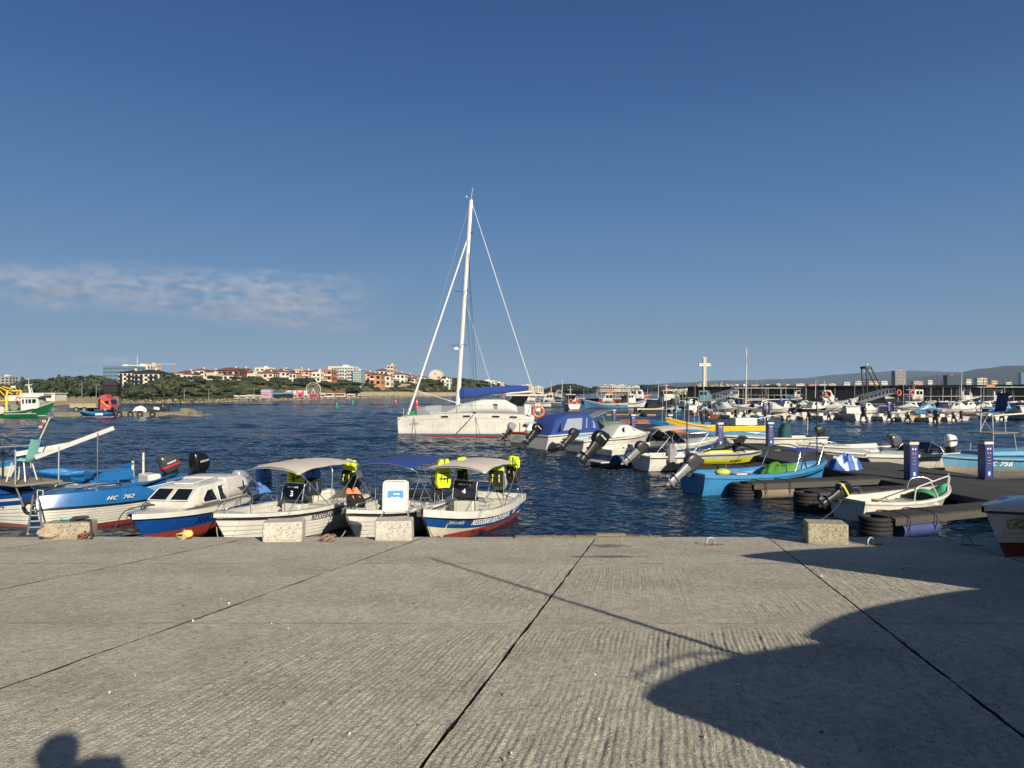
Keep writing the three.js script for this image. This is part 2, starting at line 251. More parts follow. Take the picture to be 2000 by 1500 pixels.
// ---------------------------------------------------------------- boat building
function Hull(o) {
  const { L, B, fs = 0.6, fm = 0.55, fb = 0.9, d = 0.3, tw = 0.8, rake = 0.6, bm = 0.4, pb = 2.2, pe = 1, ff = 0.3, fv = 1.05, tr = 0.06, kr = 0.35, mid = 0.4 } = o;
  const H = { L, B };
  H.b = t => t < bm ? B / 2 * (tw + (1 - tw) * Math.sin(t / bm * Math.PI / 2)) : B / 2 * Math.pow(Math.max(0, 1 - Math.pow((t - bm) / (1 - bm), pb)), pe);
  H.s = t => t < mid ? fm + (fs - fm) * (1 - t / mid) ** 2 : fm + (fb - fm) * ((t - mid) / (1 - mid)) ** 2;
  H.k = t => -d * (1 - kr * smooth(0.6, 1, t));
  H.z = (t, v) => { const w = smooth(0.35, 1, t); return H.b(t) * ((1 - w) * Math.pow(v, ff) + w * Math.pow(v, fv)); };
  H.pt = (t, v, side = 1, off = 0) => [L * t - rake * Math.pow(Math.max(0, 1 - v), 1.15) * Math.pow(t, 4) - tr * v * (1 - t) ** 8 + off * 0.5 * t ** 6, H.k(t) + (H.s(t) - H.k(t)) * v, side * (H.z(t, v) + off)];
  H.vy = y => t => clamp((y - H.k(t)) / (H.s(t) - H.k(t)), 0, 1);
  H.vs = dy => t => clamp(1 - dy / (H.s(t) - H.k(t)), 0, 2);
  const tt = u => 1 - Math.pow(1 - u, 1.5);
  H.strip = (f0, f1, side = 1, { t0 = 0, t1 = 1, n = 26, m = 3, off = 0 } = {}) => grid(n, m, (u, w) => { const t = lerp(t0, t1, tt(u)), v = lerp(f0(t), f1(t), w); return H.pt(t, v, side, typeof off === 'function' ? off(w) : off); }, side > 0);
  H.band = (f0, f1, op = {}) => { const g = [H.strip(f0, f1, 1, op), H.strip(f0, f1, -1, op)]; if (!op.t0) g.push(H.transom(f0(0), f1(0))); return join(g); };
  H.transom = (v0, v1) => grid(8, 3, (u, w) => { const v = lerp(v0, v1, w), p = H.pt(0, v, 1); return [p[0], p[1], lerp(-1, 1, u) * p[2]]; });
  H.planks = (f0, f1, n, m, parent, lap = 0.014) => { for (const side of [1, -1]) for (let i = 0; i < n; i++) { const a = t => lerp(f0(t), f1(t), i / n), b = t => lerp(f0(t), f1(t), (i + 1) / n + 0.004); mesh('plank', H.strip(a, b, side, { n: 22, m: 1, off: w => lap * (1 - w) }), m, parent); } };
  H.inner = (floor, wall = 0.05, t1 = 0.97, t0 = 0) => { const q = (t, v, s) => { const p = H.pt(t, v, s); return [t < 0.02 ? p[0] + wall : Math.min(p[0], L - wall * 3), p[1] - (v === 1 ? 0.004 : 0), s * Math.max(0.002, Math.abs(p[2]) - wall)]; };
    const fy = H.vy(floor), g = [];
    for (const s of [1, -1]) g.push(grid(22, 4, (u, w) => { const t = lerp(t0, t1, tt(u)); return q(t, lerp(fy(t), 1, w), s); }, s < 0));
    g.push(grid(22, 6, (u, w) => { const t = lerp(t0, t1, tt(u)), p = q(t, fy(t), 1); return [p[0], p[1], p[2] * lerp(-1, 1, w)]; }));
    if (t0 === 0) g.push(grid(6, 3, (u, w) => { const p = q(0, lerp(fy(0), 1, w), 1); return [p[0], p[1], p[2] * lerp(-1, 1, u)]; }));
    return join(g); };
  H.cap = (w = 0.09, ov = 0.025, up = 0.025, down = 0.05) => { const g = []; const E = [[ov, -down], [ov, up], [-w, up], [-w, -down]];
    for (const s of [1, -1]) for (let k = 0; k < 3; k++) g.push(grid(28, 1, (u, v) => { const t = tt(u), p = H.pt(t, 1, s), [dz, dy] = E[k + Math.round(v)]; return [p[0] + (dz > 0 ? ov * t ** 8 : -Math.max(0, w * 1.3 - H.b(t))), p[1] + dy, s * Math.max(0, H.b(t) + dz)]; }));
    const b0 = H.b(0); g.push(rbox(w, up + down, 2 * b0 + 2 * ov, 0.012, -tr + w / 2 - ov, H.s(0) + (up - down) / 2 - 0.002, 0)); return join(g); };
  H.rail = (r = 0.022, dy = -0.04, off = 0.03, t0 = 0, t1 = 1) => { const p = []; for (let i = 0; i <= 24; i++) { const t = lerp(t0, t1, tt(i / 24)), q = H.pt(t, 1, 1); p.push([q[0] + off * t ** 8, q[1] + dy, H.b(t) + off * (t > 0.995 ? 0 : 1)]); } const g = [tube(p, r, 44, 6), tube(p.map(q => [q[0], q[1], -q[2]]), r, 44, 6)]; return join(g); };
  H.deck = (t0, t1 = 1, dy = 0.03, camber = 0.05, inset = 0.0) => grid(16, 8, (u, v) => { const t = lerp(t0, t1, tt(u)), p = H.pt(t, 1, 1), w = lerp(-1, 1, v); return [p[0] - inset * t ** 6, p[1] + dy + camber * (1 - w * w) * Math.min(1, H.b(t) * 2), w * Math.max(0, H.b(t) - inset)]; });
  H.bulk = (t, floor, dy = 0.03, camber = 0.05) => grid(8, 3, (u, v) => { const p = H.pt(t, 1, 1), w = lerp(-1, 1, u), top = p[1] + dy + camber * (1 - w * w), fy = H.vy(floor)(t), hw = lerp(H.pt(t, fy, 1)[2], p[2], v) - 0.03; return [p[0], lerp(floor, top, v), w * hw]; });
  // print laid on the side: t range, height range measured up from f0 as two functions of t
  H.decal = (name, m, parent, side, t0, t1, f0, f1, off = 0.007) => { const g = grid(12, 4, (u, w) => { const t = lerp(t0, t1, u); return H.pt(t, lerp(f0(t), f1(t), w), side, off); }); const uv = g.attributes.uv; let k = 0; for (let i = 0; i <= 12; i++) for (let j = 0; j <= 4; j++, k++) uv.setXY(k, side > 0 ? 1 - i / 12 * 1 : i / 12, j / 4); if (side > 0) for (let q = 0, i = 0; i <= 12; i++) for (let j = 0; j <= 4; j++, q++) uv.setXY(q, i / 12, j / 4); else for (let q = 0, i = 0; i <= 12; i++) for (let j = 0; j <= 4; j++, q++) uv.setXY(q, 1 - i / 12, j / 4); return mesh(name, g, m, parent); };
  return H;
}
// a Group whose x axis runs from the stern point to the bow point; points are [x, depth]
function boat(name, label, bow, stern, group, category = 'boat', lift = 0) {
  const hx = bow[0] - stern[0], hz = -(bow[1] - stern[1]); const g = thing(name, label, category, [stern[0], lift, -stern[1]], Math.atan2(-hz, hx), group); g.userData.len = undefined; delete g.userData.len; return [g, Math.hypot(hx, hz)];
}
const motorCache = {};
function outboard(parent, pos, { s = 1, tilt = 0.3, cowl = C.black, band = null, leg = C.dark, text = null, textColor = '#ddd', steer = 0, low = false } = {}) {
  const key = s + '|' + low; const G = motorCache[key] ||= (() => {
    const S = g => { g.scale(s, s, s); return g; };
    const n = low ? 10 : 18;
    const cow = loft([ring(-0.17, 0.08, 0, 0.22, 0.13, 4, n), ring(-0.18, 0.15, 0, 0.27, 0.158, 4, n), ring(-0.185, 0.30, 0, 0.285, 0.172, 4, n, 0.03), ring(-0.175, 0.44, 0, 0.275, 0.168, 3.8, n, 0.10), ring(-0.155, 0.53, 0, 0.245, 0.15, 3.4, n, 0.17), ring(-0.13, 0.585, 0, 0.185, 0.11, 3, n, 0.22), ring(-0.11, 0.605, 0, 0.08, 0.05, 2.4, n, 0.22)]);
    const bnd = loft([ring(-0.185, 0.225, 0, 0.288, 0.173, 4, n, 0.02), ring(-0.185, 0.28, 0, 0.292, 0.178, 4, n, 0.03)], false);
    const leg1 = [loft([ring(-0.16, 0.12, 0, 0.19, 0.12, 3, 12), ring(-0.17, -0.02, 0, 0.18, 0.10, 3, 12), ring(-0.19, -0.24, 0, 0.15, 0.075, 2.6, 12), ring(-0.20, -0.34, 0, 0.13, 0.06, 2.2, 12), ring(-0.21, -0.56, 0, 0.135, 0.05, 2, 12), ring(-0.22, -0.72, 0, 0.12, 0.035, 2, 12)]),
      box(0.42, 0.018, 0.2, -0.27, -0.52, 0), xf(loft([ring(0, -0.17, 0, 0.012, 0.012, 2, 10), ring(0, -0.12, 0, 0.045, 0.045, 2, 10), ring(0, 0.05, 0, 0.062, 0.062, 2, 10), ring(0, 0.2, 0, 0.05, 0.05, 2, 10)]), -0.22, -0.74, 0, 0, 0, Math.PI / 2), extr([[-0.14, -0.72], [-0.32, -0.74], [-0.34, -0.93], [-0.27, -0.93]], 0.016)];
    const prop = [cyl(0.045, 0.03, 0.12, 8, -0.47, -0.74, 0, 0, 0, Math.PI / 2)];
    for (let i = 0; i < 3; i++) { const b = grid(3, 3, (u, v) => { const r = 0.04 + 0.13 * u, a = (v - 0.5) * (1.3 - 0.5 * Math.abs(u - 0.5)) ; return [-0.46 + 0.1 * (v - 0.5) * (1 - u * 0.3), r * Math.cos(a), r * Math.sin(a)]; }); b.rotateX(i * 2.094); prop.push(b.translate(0, -0.74, 0)); }
    const brk = [box(0.12, 0.26, 0.2, -0.02, -0.06, 0), box(0.16, 0.05, 0.3, 0.02, 0.03, 0), rod([0.02, 0.0, 0.13], [0.02, -0.2, 0.13], 0.02, 6), rod([0.02, 0.0, -0.13], [0.02, -0.2, -0.13], 0.02, 6), rod([-0.1, -0.1, 0.09], [0.0, -0.22, 0.09], 0.02, 6)];
    return { cow: S(cow), bnd: S(bnd), leg: S(join(leg1)), prop: S(join(prop)), brk: S(join(brk)) };
  })();
  const m = part('outboard_motor', parent, pos); m.rotation.set(0, steer, -tilt, 'YZX'); mesh('cowl', G.cow, cowl, m); mesh('leg', G.leg, leg, m); mesh('propeller', G.prop, C.alu, m); mesh('bracket', G.brk, C.dark, m); if (band) mesh('cowl_stripe', G.bnd, band, m);
  if (text) { const pm = print(text, { w: 256, h: 64, color: textColor, font: 'bold 52px sans-serif', skew: -0.2 }); for (const sd of [1, -1]) sign('lettering', 0.34 * s, 0.085 * s, pm, m, [-0.18 * s, 0.36 * s, sd * 0.181 * s], sd > 0 ? 0 : Math.PI, 0, sd > 0 ? 0 : 0); }
  return m;
}
// folding sun top: x range, half width, hinge height, top height
function bimini(parent, x0, x1, w, y0, y1, clothMat, { arch = 0.16, bows = 3, hinge = null, lean = 0, poleMat = C.alu } = {}) {
  const m = part('sun_canopy', parent), xh = hinge ?? (x0 + x1) / 2, bow = (f) => { const x = lerp(x0, x1, f), yt = y1 + 0.05 * (1 - (2 * f - 1) ** 2) - 0.02; return [[xh + (x - xh) * 0.05, y0, -w], [lerp(xh, x, 0.9), lerp(y0, yt, 0.9), -w], [x, yt, -w * 0.86], [x, yt + arch * 0.75, -w * 0.45], [x, yt + arch, 0], [x, yt + arch * 0.75, w * 0.45], [x, yt, w * 0.86], [lerp(xh, x, 0.9), lerp(y0, yt, 0.9), w], [xh + (x - xh) * 0.05, y0, w]]; };
  const g = grid(14, 16, (u, v) => { const x = lerp(x0 - 0.03, x1 + 0.03, u), a = lerp(-1, 1, v), e = Math.abs(a); const yt = y1 + 0.05 * (1 - (2 * u - 1) ** 2) + 0.015, droop = -0.07 * smooth(0.16, 0, Math.min(u, 1 - u)), sg = -0.014 * Math.sin(u * Math.PI * 2 * (bows - 1)) ** 2; return [x, yt + arch * (1 - Math.pow(e, 2.1)) + droop + sg + 0.008 * (fbm(u * 6 + x0 * 3, v * 8, 3) - 0.5) - (e > 0.95 ? 0.012 : 0), a * w * 0.96]; });
  mesh('canopy', g, clothMat, m);
  for (let i = 0; i < bows; i++) mesh('bow_pole', tube(bow(i / (bows - 1)), 0.0125, 40, 6, false, 0.2), poleMat, m);
  for (const s of [1, -1]) for (const xe of [x0, x1]) mesh('strut', rod([xh + (xe - xh) * 1.35, y0 - 0.02, s * w], [lerp(xh, xe, 0.75), lerp(y0, y1, 0.75), s * w], 0.009), poleMat, m);
  return m;
}
// boxy superstructure from stations {x, y0, y1, w0, w1}; rounded roof edges
function House(st, r = 0.07) {
  const S = {}; S.st = st;
  S.at = x => { let i = 0; while (i < st.length - 2 && st[i + 1][0] < x) i++; const a = st[i], b = st[i + 1], t = clamp((x - a[0]) / (b[0] - a[0] || 1), 0, 1); return [x, ...[1, 2, 3, 4].map(k => lerp(a[k], b[k], t))]; };
  const ringAt = ([x, y0, y1, w0, w1]) => { const h = Math.min(r, (y1 - y0) * 0.45, w1 * 0.45); const q = []; for (const s of [1, -1]) { const side = [[x, y0, s * w0], [x, lerp(y0, y1, 0.5), s * lerp(w0, w1, 0.5)], [x, y1 - h, s * lerp(w0, w1, (y1 - h - y0) / (y1 - y0 || 1))], [x, y1 - h * 0.3, s * (w1 - h * 0.3)], [x, y1, s * (w1 - h)], [x, y1 + h * 0.25, s * w1 * 0.4]]; s > 0 ? q.push(...side) : q.push(...side.reverse()); } return q; };
  S.geo = (caps = true) => { const fine = []; for (let i = 0; i + 1 < st.length; i++) { const n = 2; for (let k = 0; k < n; k++) fine.push(st[i].map((v, j) => lerp(v, st[i + 1][j], k / n))); } fine.push(st[st.length - 1]); const g = loft(fine.map(ringAt), caps); return g; };
  S.side = (x, f, s, off = 0.008) => { const a = S.at(x); return [x, lerp(a[1], a[2], f), s * (lerp(a[3], a[4], f) + off)]; };
  return S;
}
// pane bounded by corner points, with a raised frame
function pane(name, pts, m, parent, frame = null, fr = 0.012) {
  const P = []; for (let i = 1; i + 1 < pts.length; i++) P.push(...pts[0], ...pts[i], ...pts[i + 1]);
  const g = new THREE.BufferGeometry(); g.setAttribute('position', new THREE.Float32BufferAttribute(P, 3)); g.setAttribute('uv', new THREE.BufferAttribute(new Float32Array(P.length / 3 * 2), 2)); g.computeVertexNormals();
  const w = mesh(name, g, m, parent); if (frame) mesh('frame', pts.map((p, i) => rod(p, pts[(i + 1) % pts.length], fr, 5)), frame, w); return w;
}
function fender(parent, p, m = C.white2, s = 1) { return mesh('fender', [cyl(0.07 * s, 0.07 * s, 0.32 * s, 10, p[0], p[1], p[2]), ball(0.07 * s, p[0], p[1] + 0.16 * s, p[2], 1, 1, 1, 8), ball(0.07 * s, p[0], p[1] - 0.16 * s, p[2], 1, 1, 1, 8), rod([p[0], p[1] + 0.2 * s, p[2]], [p[0], p[1] + 0.5 * s, p[2] * 0.97], 0.008, 4)], m, parent); }
function lifebuoy(parent, p, R = 0.3, rx = 0, ry = 0) { const b = mesh('lifebuoy', torus(R, R * 0.24, 0, 0, 0, rx, ry, 0, 24, 8), C.orange, parent); b.position.set(...p); mesh('band', [0, 1, 2, 3].map(i => { const a = i * 1.571 + 0.78; return xf(torus(R * 0.25, R * 0.035, 0, 0, 0, 0, Math.PI / 2, 0, 10, 5), 0, R, 0).rotateZ(a); }).map(g => { if (rx) g.rotateX(rx); if (ry) g.rotateY(ry); return g; }), C.white, b); return b; }
function jacketShape(seed) {
  const R = rng(seed), k = 0.85 + R() * 0.3, e = (p, dp, bv) => extr(p, dp, bv);
  const body = join([e([[-0.15, 0], [-0.19, 0.08], [-0.185, 0.25], [-0.175, 0.38], [-0.03, 0.37], [-0.02, 0.01]], 0.11, 0.03), e([[0.02, 0.01], [0.03, 0.37], [0.175, 0.38], [0.185, 0.25], [0.19, 0.08], [0.15, 0]], 0.11, 0.03), box(0.3, 0.34, 0.05, 0, 0.19, -0.04)]);
  const yoke = [e([[-0.18, 0.39], [-0.165, 0.52], [-0.11, 0.63], [-0.06, 0.63], [-0.055, 0.52], [-0.02, 0.42]], 0.10, 0.03), e([[0.02, 0.42], [0.055, 0.52], [0.06, 0.63], [0.11, 0.63], [0.165, 0.52], [0.18, 0.39]], 0.10, 0.03), e([[-0.14, 0.40], [-0.12, 0.60], [0.12, 0.60], [0.14, 0.40]], 0.03, 0.02).translate(0, 0, -0.06)];
  const strips = [-0.1, 0.1].map(x => rbox(0.03, 0.2, 0.012, 0.005, x, 0.19, 0.092, 0.05, 0, x * 0.9)), strips2 = [-0.1, 0.1].map(x => rbox(0.03, 0.2, 0.012, 0.005, x, 0.19, -0.092));
  const straps = [tube([[-0.22, 0.2, 0.02], [-0.12, 0.205, 0.10], [0.1, 0.2, 0.10], [0.22, 0.2, 0.02], [0.12, 0.2, -0.1], [-0.12, 0.2, -0.1]], 0.013, 22, 5, true), tube([[-0.19, 0.33, 0.02], [-0.12, 0.33, 0.10], [0.1, 0.33, 0.10], [0.2, 0.33, 0.02], [0.12, 0.33, -0.1], [-0.12, 0.33, -0.1]], 0.012, 22, 5, true), rbox(0.05, 0.04, 0.03, 0.008, 0.02, 0.203, 0.105), tube([[0.1, 0.01, 0.06], [0.13, -0.08, 0.05], [0.11, -0.16, 0.03]], 0.011, 8, 5)];
  // crumple
  const bend = g => { const p = g.attributes.position; for (let i = 0; i < p.count; i++) { const x = p.getX(i), y = p.getY(i), z = p.getZ(i), n = vnoise(x * 9 + seed, y * 9, 0) - 0.5, n2 = vnoise(y * 8 + seed * 3, z * 9 + x * 3) - 0.5; p.setXYZ(i, x + 0.035 * n2 + 0.03 * k * (y - 0.3) * (seed % 2 ? 1 : -1), y + 0.02 * n, z + 0.045 * n); } g.computeVertexNormals(); return g; };
  return { body: bend(body), yoke: bend(join(yoke)), strips: bend(join([...strips, ...strips2])), straps: bend(join(straps)) };
}
function lifeJacket(label, pos, turn, { yoke = C.lime, body = C.blackCloth, strip = C.lime, seed = 1, lean = 0, s = 1 } = {}) {
  const j = thing('life_jacket', label, 'life jacket', [pos[0], pos[1] - 0.72 * s, pos[2]], turn, 'life jackets hung on the rental boats'), G = jacketShape(seed); j.rotation.z = lean; j.scale.set(s * 0.98, s * 1.14, s * 1.05);
  mesh('body', G.body, body, j); mesh('collar', G.yoke, yoke, j); mesh('reflective_strip', G.strips, strip, j); mesh('strap', G.straps, C.blackCloth, j); return j;
}
function cleat(parent, p, turn = 0) { const c = mesh('cleat', [rod([-0.09, 0.05, 0], [0.09, 0.05, 0], 0.012), rod([-0.035, 0, 0], [-0.035, 0.05, 0], 0.012), rod([0.035, 0, 0], [0.035, 0.05, 0], 0.012)], C.chrome, parent); c.position.set(...p); c.rotation.y = turn; return c; }
function wheel(parent, p, R, tilt = 0.4) { const w = mesh('steering_wheel', [torus(R, 0.016, 0, 0, 0, 0, Math.PI / 2, 0, 20, 6), ...[0, 1, 2].map(i => rod([0, 0, 0], [0, R * Math.cos(i * 2.09), R * Math.sin(i * 2.09)], 0.01))], C.black, parent); w.position.set(...p); w.rotation.z = tilt; return w; }
// ---------------------------------------------------------------- rental boats on the left
const vtop = t => 1;
function rentalBoat(label, bow, stern, o) {
  const [g, L] = boat('rental_boat', label, bow, stern, 'hire boats along the quay'), H = Hull({ L, B: 1.95, fs: o.fs ?? 0.66, fm: o.fm ?? 0.60, fb: 0.92, d: 0.24, tw: 0.86, rake: 0.72, bm: 0.35, pb: 2.5, pe: 0.85, ff: 0.24, fv: 0.95, kr: 0.2 });
  if (o.clinker) { const wl = H.vy(0.02), ch = H.vs(0.16); mesh('bottom', H.band(t => 0, wl), C.cream, g); const hull = mesh('hull', H.band(wl, ch, { off: -0.012 }), C.white, g); H.planks(wl, ch, 6, C.white, hull, 0.03); mesh('topside', H.band(ch, vtop), C.white, g); }
  else { mesh('bottom', H.band(t => 0, H.vy(0.2)), C.red, g); mesh('hull', H.band(H.vy(0.2), H.vs(0.42)), C.cream, g); mesh('hull_stripe', H.band(H.vs(0.42), H.vs(0.02), { off: 0.002 }), C.blueBand ||= paint([0.01, 0.06, 0.22]), g); mesh('topside', H.band(H.vs(0.02), vtop), C.white, g); }
  mesh('cockpit', H.inner(0.16, 0.09), C.white2, g); mesh('gunwale', H.cap(0.13, 0.03, 0.04, o.clinker ? 0.06 : 0.14), C.white, g); if (o.clinker) mesh('rub_rail', H.rail(0.022, -0.07, 0.032), C.black, g);
  mesh('fore_deck', [H.deck(0.86, 1, 0.02, 0.02, 0.06), H.bulk(0.86, 0.16, 0.02, 0.02)], C.white2, g);
  mesh('stern_bench', rbox(0.5, 0.4, 1.5, 0.04, 0.45, 0.36, 0), C.white2, g); mesh('bow_seat', rbox(0.5, 0.2, 0.66, 0.04, L * 0.66, 0.36, 0), C.white2, g);
  if (!o.clinker) mesh('floor_mat', box(1.6, 0.02, 0.9, L * 0.5, 0.19, 0), C.royal, g);
  const con = part('console', g, [L * 0.44, 0.16, o.conZ ?? 0.1]); mesh('pedestal', rbox(0.42, 0.62, 0.62, 0.06, 0, 0.31, 0), C.white2, con); mesh('dash', rbox(0.3, 0.12, 0.6, 0.03, -0.04, 0.66, 0, 0, 0, 0.3), C.dark, con);
  mesh('windscreen', box(0.02, 0.46, 0.66, 0.1, 0.92, 0, 0, 0, 0.22), o.plate, con); mesh('windscreen_frame', tube([[0.16, 0.66, -0.35], [0.05, 1.13, -0.35], [0.04, 1.17, -0.31], [0.04, 1.17, 0.31], [0.05, 1.13, 0.35], [0.16, 0.66, 0.35]], 0.014, 40, 6, false, 0.15), C.chrome, con);
  const phone = o.phone ? '0886 39 72 72' : '';
  if (o.number) sign('number_plate', 0.5, 0.36, print('no' + o.number, { w: 256, h: 184, draw: (x) => { x.fillStyle = '#fff'; x.textAlign = 'center'; x.font = 'bold 30px sans-serif'; x.fillText('0886 39 72 72', 128, 36); x.font = 'bold 100px sans-serif'; x.fillText(o.number, 128, 150); } }), con, [0.135, 0.93, 0], Math.PI / 2, 0, 0).rotation.z = 0.22;
  else sign('number_plate', 0.5, 0.09, print('0886 39 72 72', { w: 256, h: 46, color: '#fff', font: 'bold 34px sans-serif' }), con, [0.10, 1.06, 0], Math.PI / 2);
  wheel(con, [-0.2, 0.72, 0], 0.17, -0.5); mesh('helm_seat', [rbox(0.4, 0.1, 0.8, 0.04, -0.75, 0.42, 0), box(0.34, 0.4, 0.7, -0.75, 0.2, 0)], o.seat || C.white2, con);
  const rails = part('bow_rail', g); for (const s of [1, -1]) { const p = t => H.pt(t, 1, s), a = p(0.95), b = p(0.86), c = p(0.70), e = p(0.60); const in_ = q => [q[0], q[1] + 0.03, q[2] - s * 0.06]; const up = (q, h) => [q[0], q[1] + h, q[2] - s * 0.09]; mesh('rail', [tube([in_(a), up(a, 0.16), up(b, 0.30), up(c, 0.31), up(e, 0.26), in_(e)], 0.014, 40, 6, false, 0.25), rod(in_(b), up(b, 0.29), 0.012), rod(in_(c), up(c, 0.31), 0.012)], C.chrome, rails); }
  for (const s of [1, -1]) mesh('stern_rail', tube([[0.1, H.s(0.02), s * 0.8], [0.1, H.s(0) + 0.3, s * 0.8], [0.5, H.s(0.1) + 0.3, s * 0.82], [0.52, H.s(0.1), s * 0.83]], 0.013, 24, 6, false, 0.2), C.chrome, g);
  cleat(g, [L * 0.93, H.s(0.93) + 0.05, 0]); cleat(g, [0.2, H.s(0.04) + 0.04, 0.75]);
  bimini(g, L * 0.14, L * 0.64, 0.93, H.s(0.4) + 0.03, o.top ?? 1.72, o.cloth, { arch: 0.11, hinge: L * 0.40 });
  outboard(g, [-0.12, H.s(0) + 0.02, 0], { s: 1.0, tilt: o.tilt ?? 0.15, cowl: o.cowl, text: o.motor, textColor: o.motorText || '#333', steer: 0.1 });
  for (const s of [1, -1]) {
    if (o.clinker) H.decal('lettering', print('NESSEBAR BOATS RENTAL', { w: 1024, h: 110, color: '#16294f', font: 'bold 104px sans-serif', skew: -0.22 }), g, s, s > 0 ? 0.14 : 0.14, 0.56, H.vs(0.30), H.vs(0.08), 0.036);
    else { H.decal('lettering', print('NESSEBAR BOATS RENTAL', { w: 1024, h: 110, color: '#e8e6dc', font: 'bold 104px sans-serif', skew: -0.22 }), g, s, 0.26, 0.72, H.vs(0.37), H.vs(0.15), 0.012);
      H.decal('lettering', print('Just a smile', { w: 512, h: 80, color: '#dcd9cc', font: 'italic 64px serif' }), g, s, 0.745, 0.90, H.vs(0.33), H.vs(0.18), 0.012);
      H.decal('lettering', print('Hc-1464', { w: 512, h: 110, color: '#1c1c20', font: 'bold 96px sans-serif', skew: -0.25 }), g, s, 0.52, 0.70, H.vs(0.63), H.vs(0.44), 0.012);
      H.decal('emblem', print('emblem_w', { w: 256, h: 128, draw: x => { x.strokeStyle = x.fillStyle = '#e8e6dc'; x.lineWidth = 16; for (let i = 0; i < 3; i++) { x.beginPath(); x.moveTo(20 + i * 34, 24); x.quadraticCurveTo(36 + i * 34, 70, 34 + i * 34, 112); x.stroke(); } x.fillRect(150, 60, 90, 6); x.fillRect(150, 76, 60, 5); x.lineWidth = 5; x.beginPath(); x.arc(225, 36, 18, 0, 5); x.stroke(); } }), g, s, 0.09, 0.24, H.vs(0.36), H.vs(0.14), 0.012); }
    H.decal('lettering', print('0886 39 72 72', { w: 512, h: 64, color: '#2a2c33', font: '56px sans-serif' }), g, s, 0.72, 0.86, H.vs(o.clinker ? 0.045 : 0.10), H.vs(o.clinker ? -0.03 : 0.0), 0.036);
  }
  return { g, H, L };
}
const boardDark = mat([0.02, 0.02, 0.024], 0.2);
const boat4 = rentalBoat('white hire boat with broad blue hull stripe and red bottom, numbered 4', [X(826, 17.3), 17.3], [-0.42, 22.0], { number: '4', plate: boardDark, cloth: C.tan, cowl: paint([0.5, 0.46, 0.36]), phone: true, tilt: 0.12 });
const boat0 = rentalBoat('white hire boat under the blue sun canopy, behind the sign board', [X(676, 17.3), 17.3], [X(850, 22.0), 22.0], { fs: 0.74, fm: 0.66, clinker: true, plate: boardDark, cloth: C.blueCloth, cowl: mat([0.20, 0.22, 0.25], 0.25, { metalness: 0.3 }), motor: 'HONDA', top: 1.80 });
const boat3 = rentalBoat('white clinker hire boat with beige sun canopy, numbered 3, left of the sign board', [X(418, 16.7), 16.7], [X(684, 21.5), 21.5], { fs: 0.80, fm: 0.72, clinker: true, number: '3', plate: C.smoke, cloth: C.tan, cowl: mat([0.10, 0.115, 0.14], 0.3, { metalness: 0.3 }), motor: 'HONDA', motorText: '#888', top: 1.76 });
// vests hang from the canopies: world places from where they show
const hang = (px, py, d) => at(px, py, d);
lifeJacket('lime and black life jacket on the rear canopy pole of hire boat 3', hang(680, 899, 21.0), -0.5, { seed: 3, lean: -0.12 });
lifeJacket('blue and black life jacket over the helm of hire boat 3', hang(612, 912, 20.0), 0.4, { seed: 4, yoke: C.skyCloth, strip: C.skyCloth, s: 1.05 });
lifeJacket('lime green life jacket hanging in the shade under the beige canopy of hire boat 3', hang(579, 899, 20.6), 0.8, { seed: 5, yoke: C.lime, body: C.lime, strip: C.blackCloth, lean: 0.15 });
lifeJacket('bright blue life jacket at the front canopy pole of hire boat 3', hang(516, 909, 19.6), 0.9, { seed: 6, yoke: C.skyCloth, body: C.skyCloth, strip: C.blackCloth });
lifeJacket('lime life jacket with red collar tab between the blue and beige canopies', hang(866, 899, 19.6), 0.5, { seed: 7, body: C.lime, yoke: C.lime, strip: C.blackCloth });
lifeJacket('lime and black life jacket shaded under the canopy of hire boat 4', hang(904, 895, 20.2), 1.2, { seed: 8, yoke: C.lime, strip: C.lime, lean: 0.05 });
lifeJacket('lime shouldered black life jacket above the motor of hire boat 4', hang(970, 899, 20.6), -0.2, { seed: 9 });
lifeJacket('lime and black life jacket at the rearmost canopy corner of hire boat 4', hang(1002, 893, 21.3), -0.7, { seed: 10, lean: -0.05 });
{ const j = thing('life_jacket', 'black and orange life jacket lying on the bow of the blue canopy boat', 'life jacket', at(700, 988, 18.0), 0.6, 'life jackets hung on the rental boats'), G = jacketShape(12); j.rotation.set(-1.1, 0.4, 0.5); j.scale.setScalar(0.95); mesh('body', G.body, C.blackCloth, j); mesh('collar', G.yoke, C.orangeCloth, j); mesh('reflective_strip', G.strips, C.orangeCloth, j); mesh('strap', G.straps, C.blackCloth, j); }

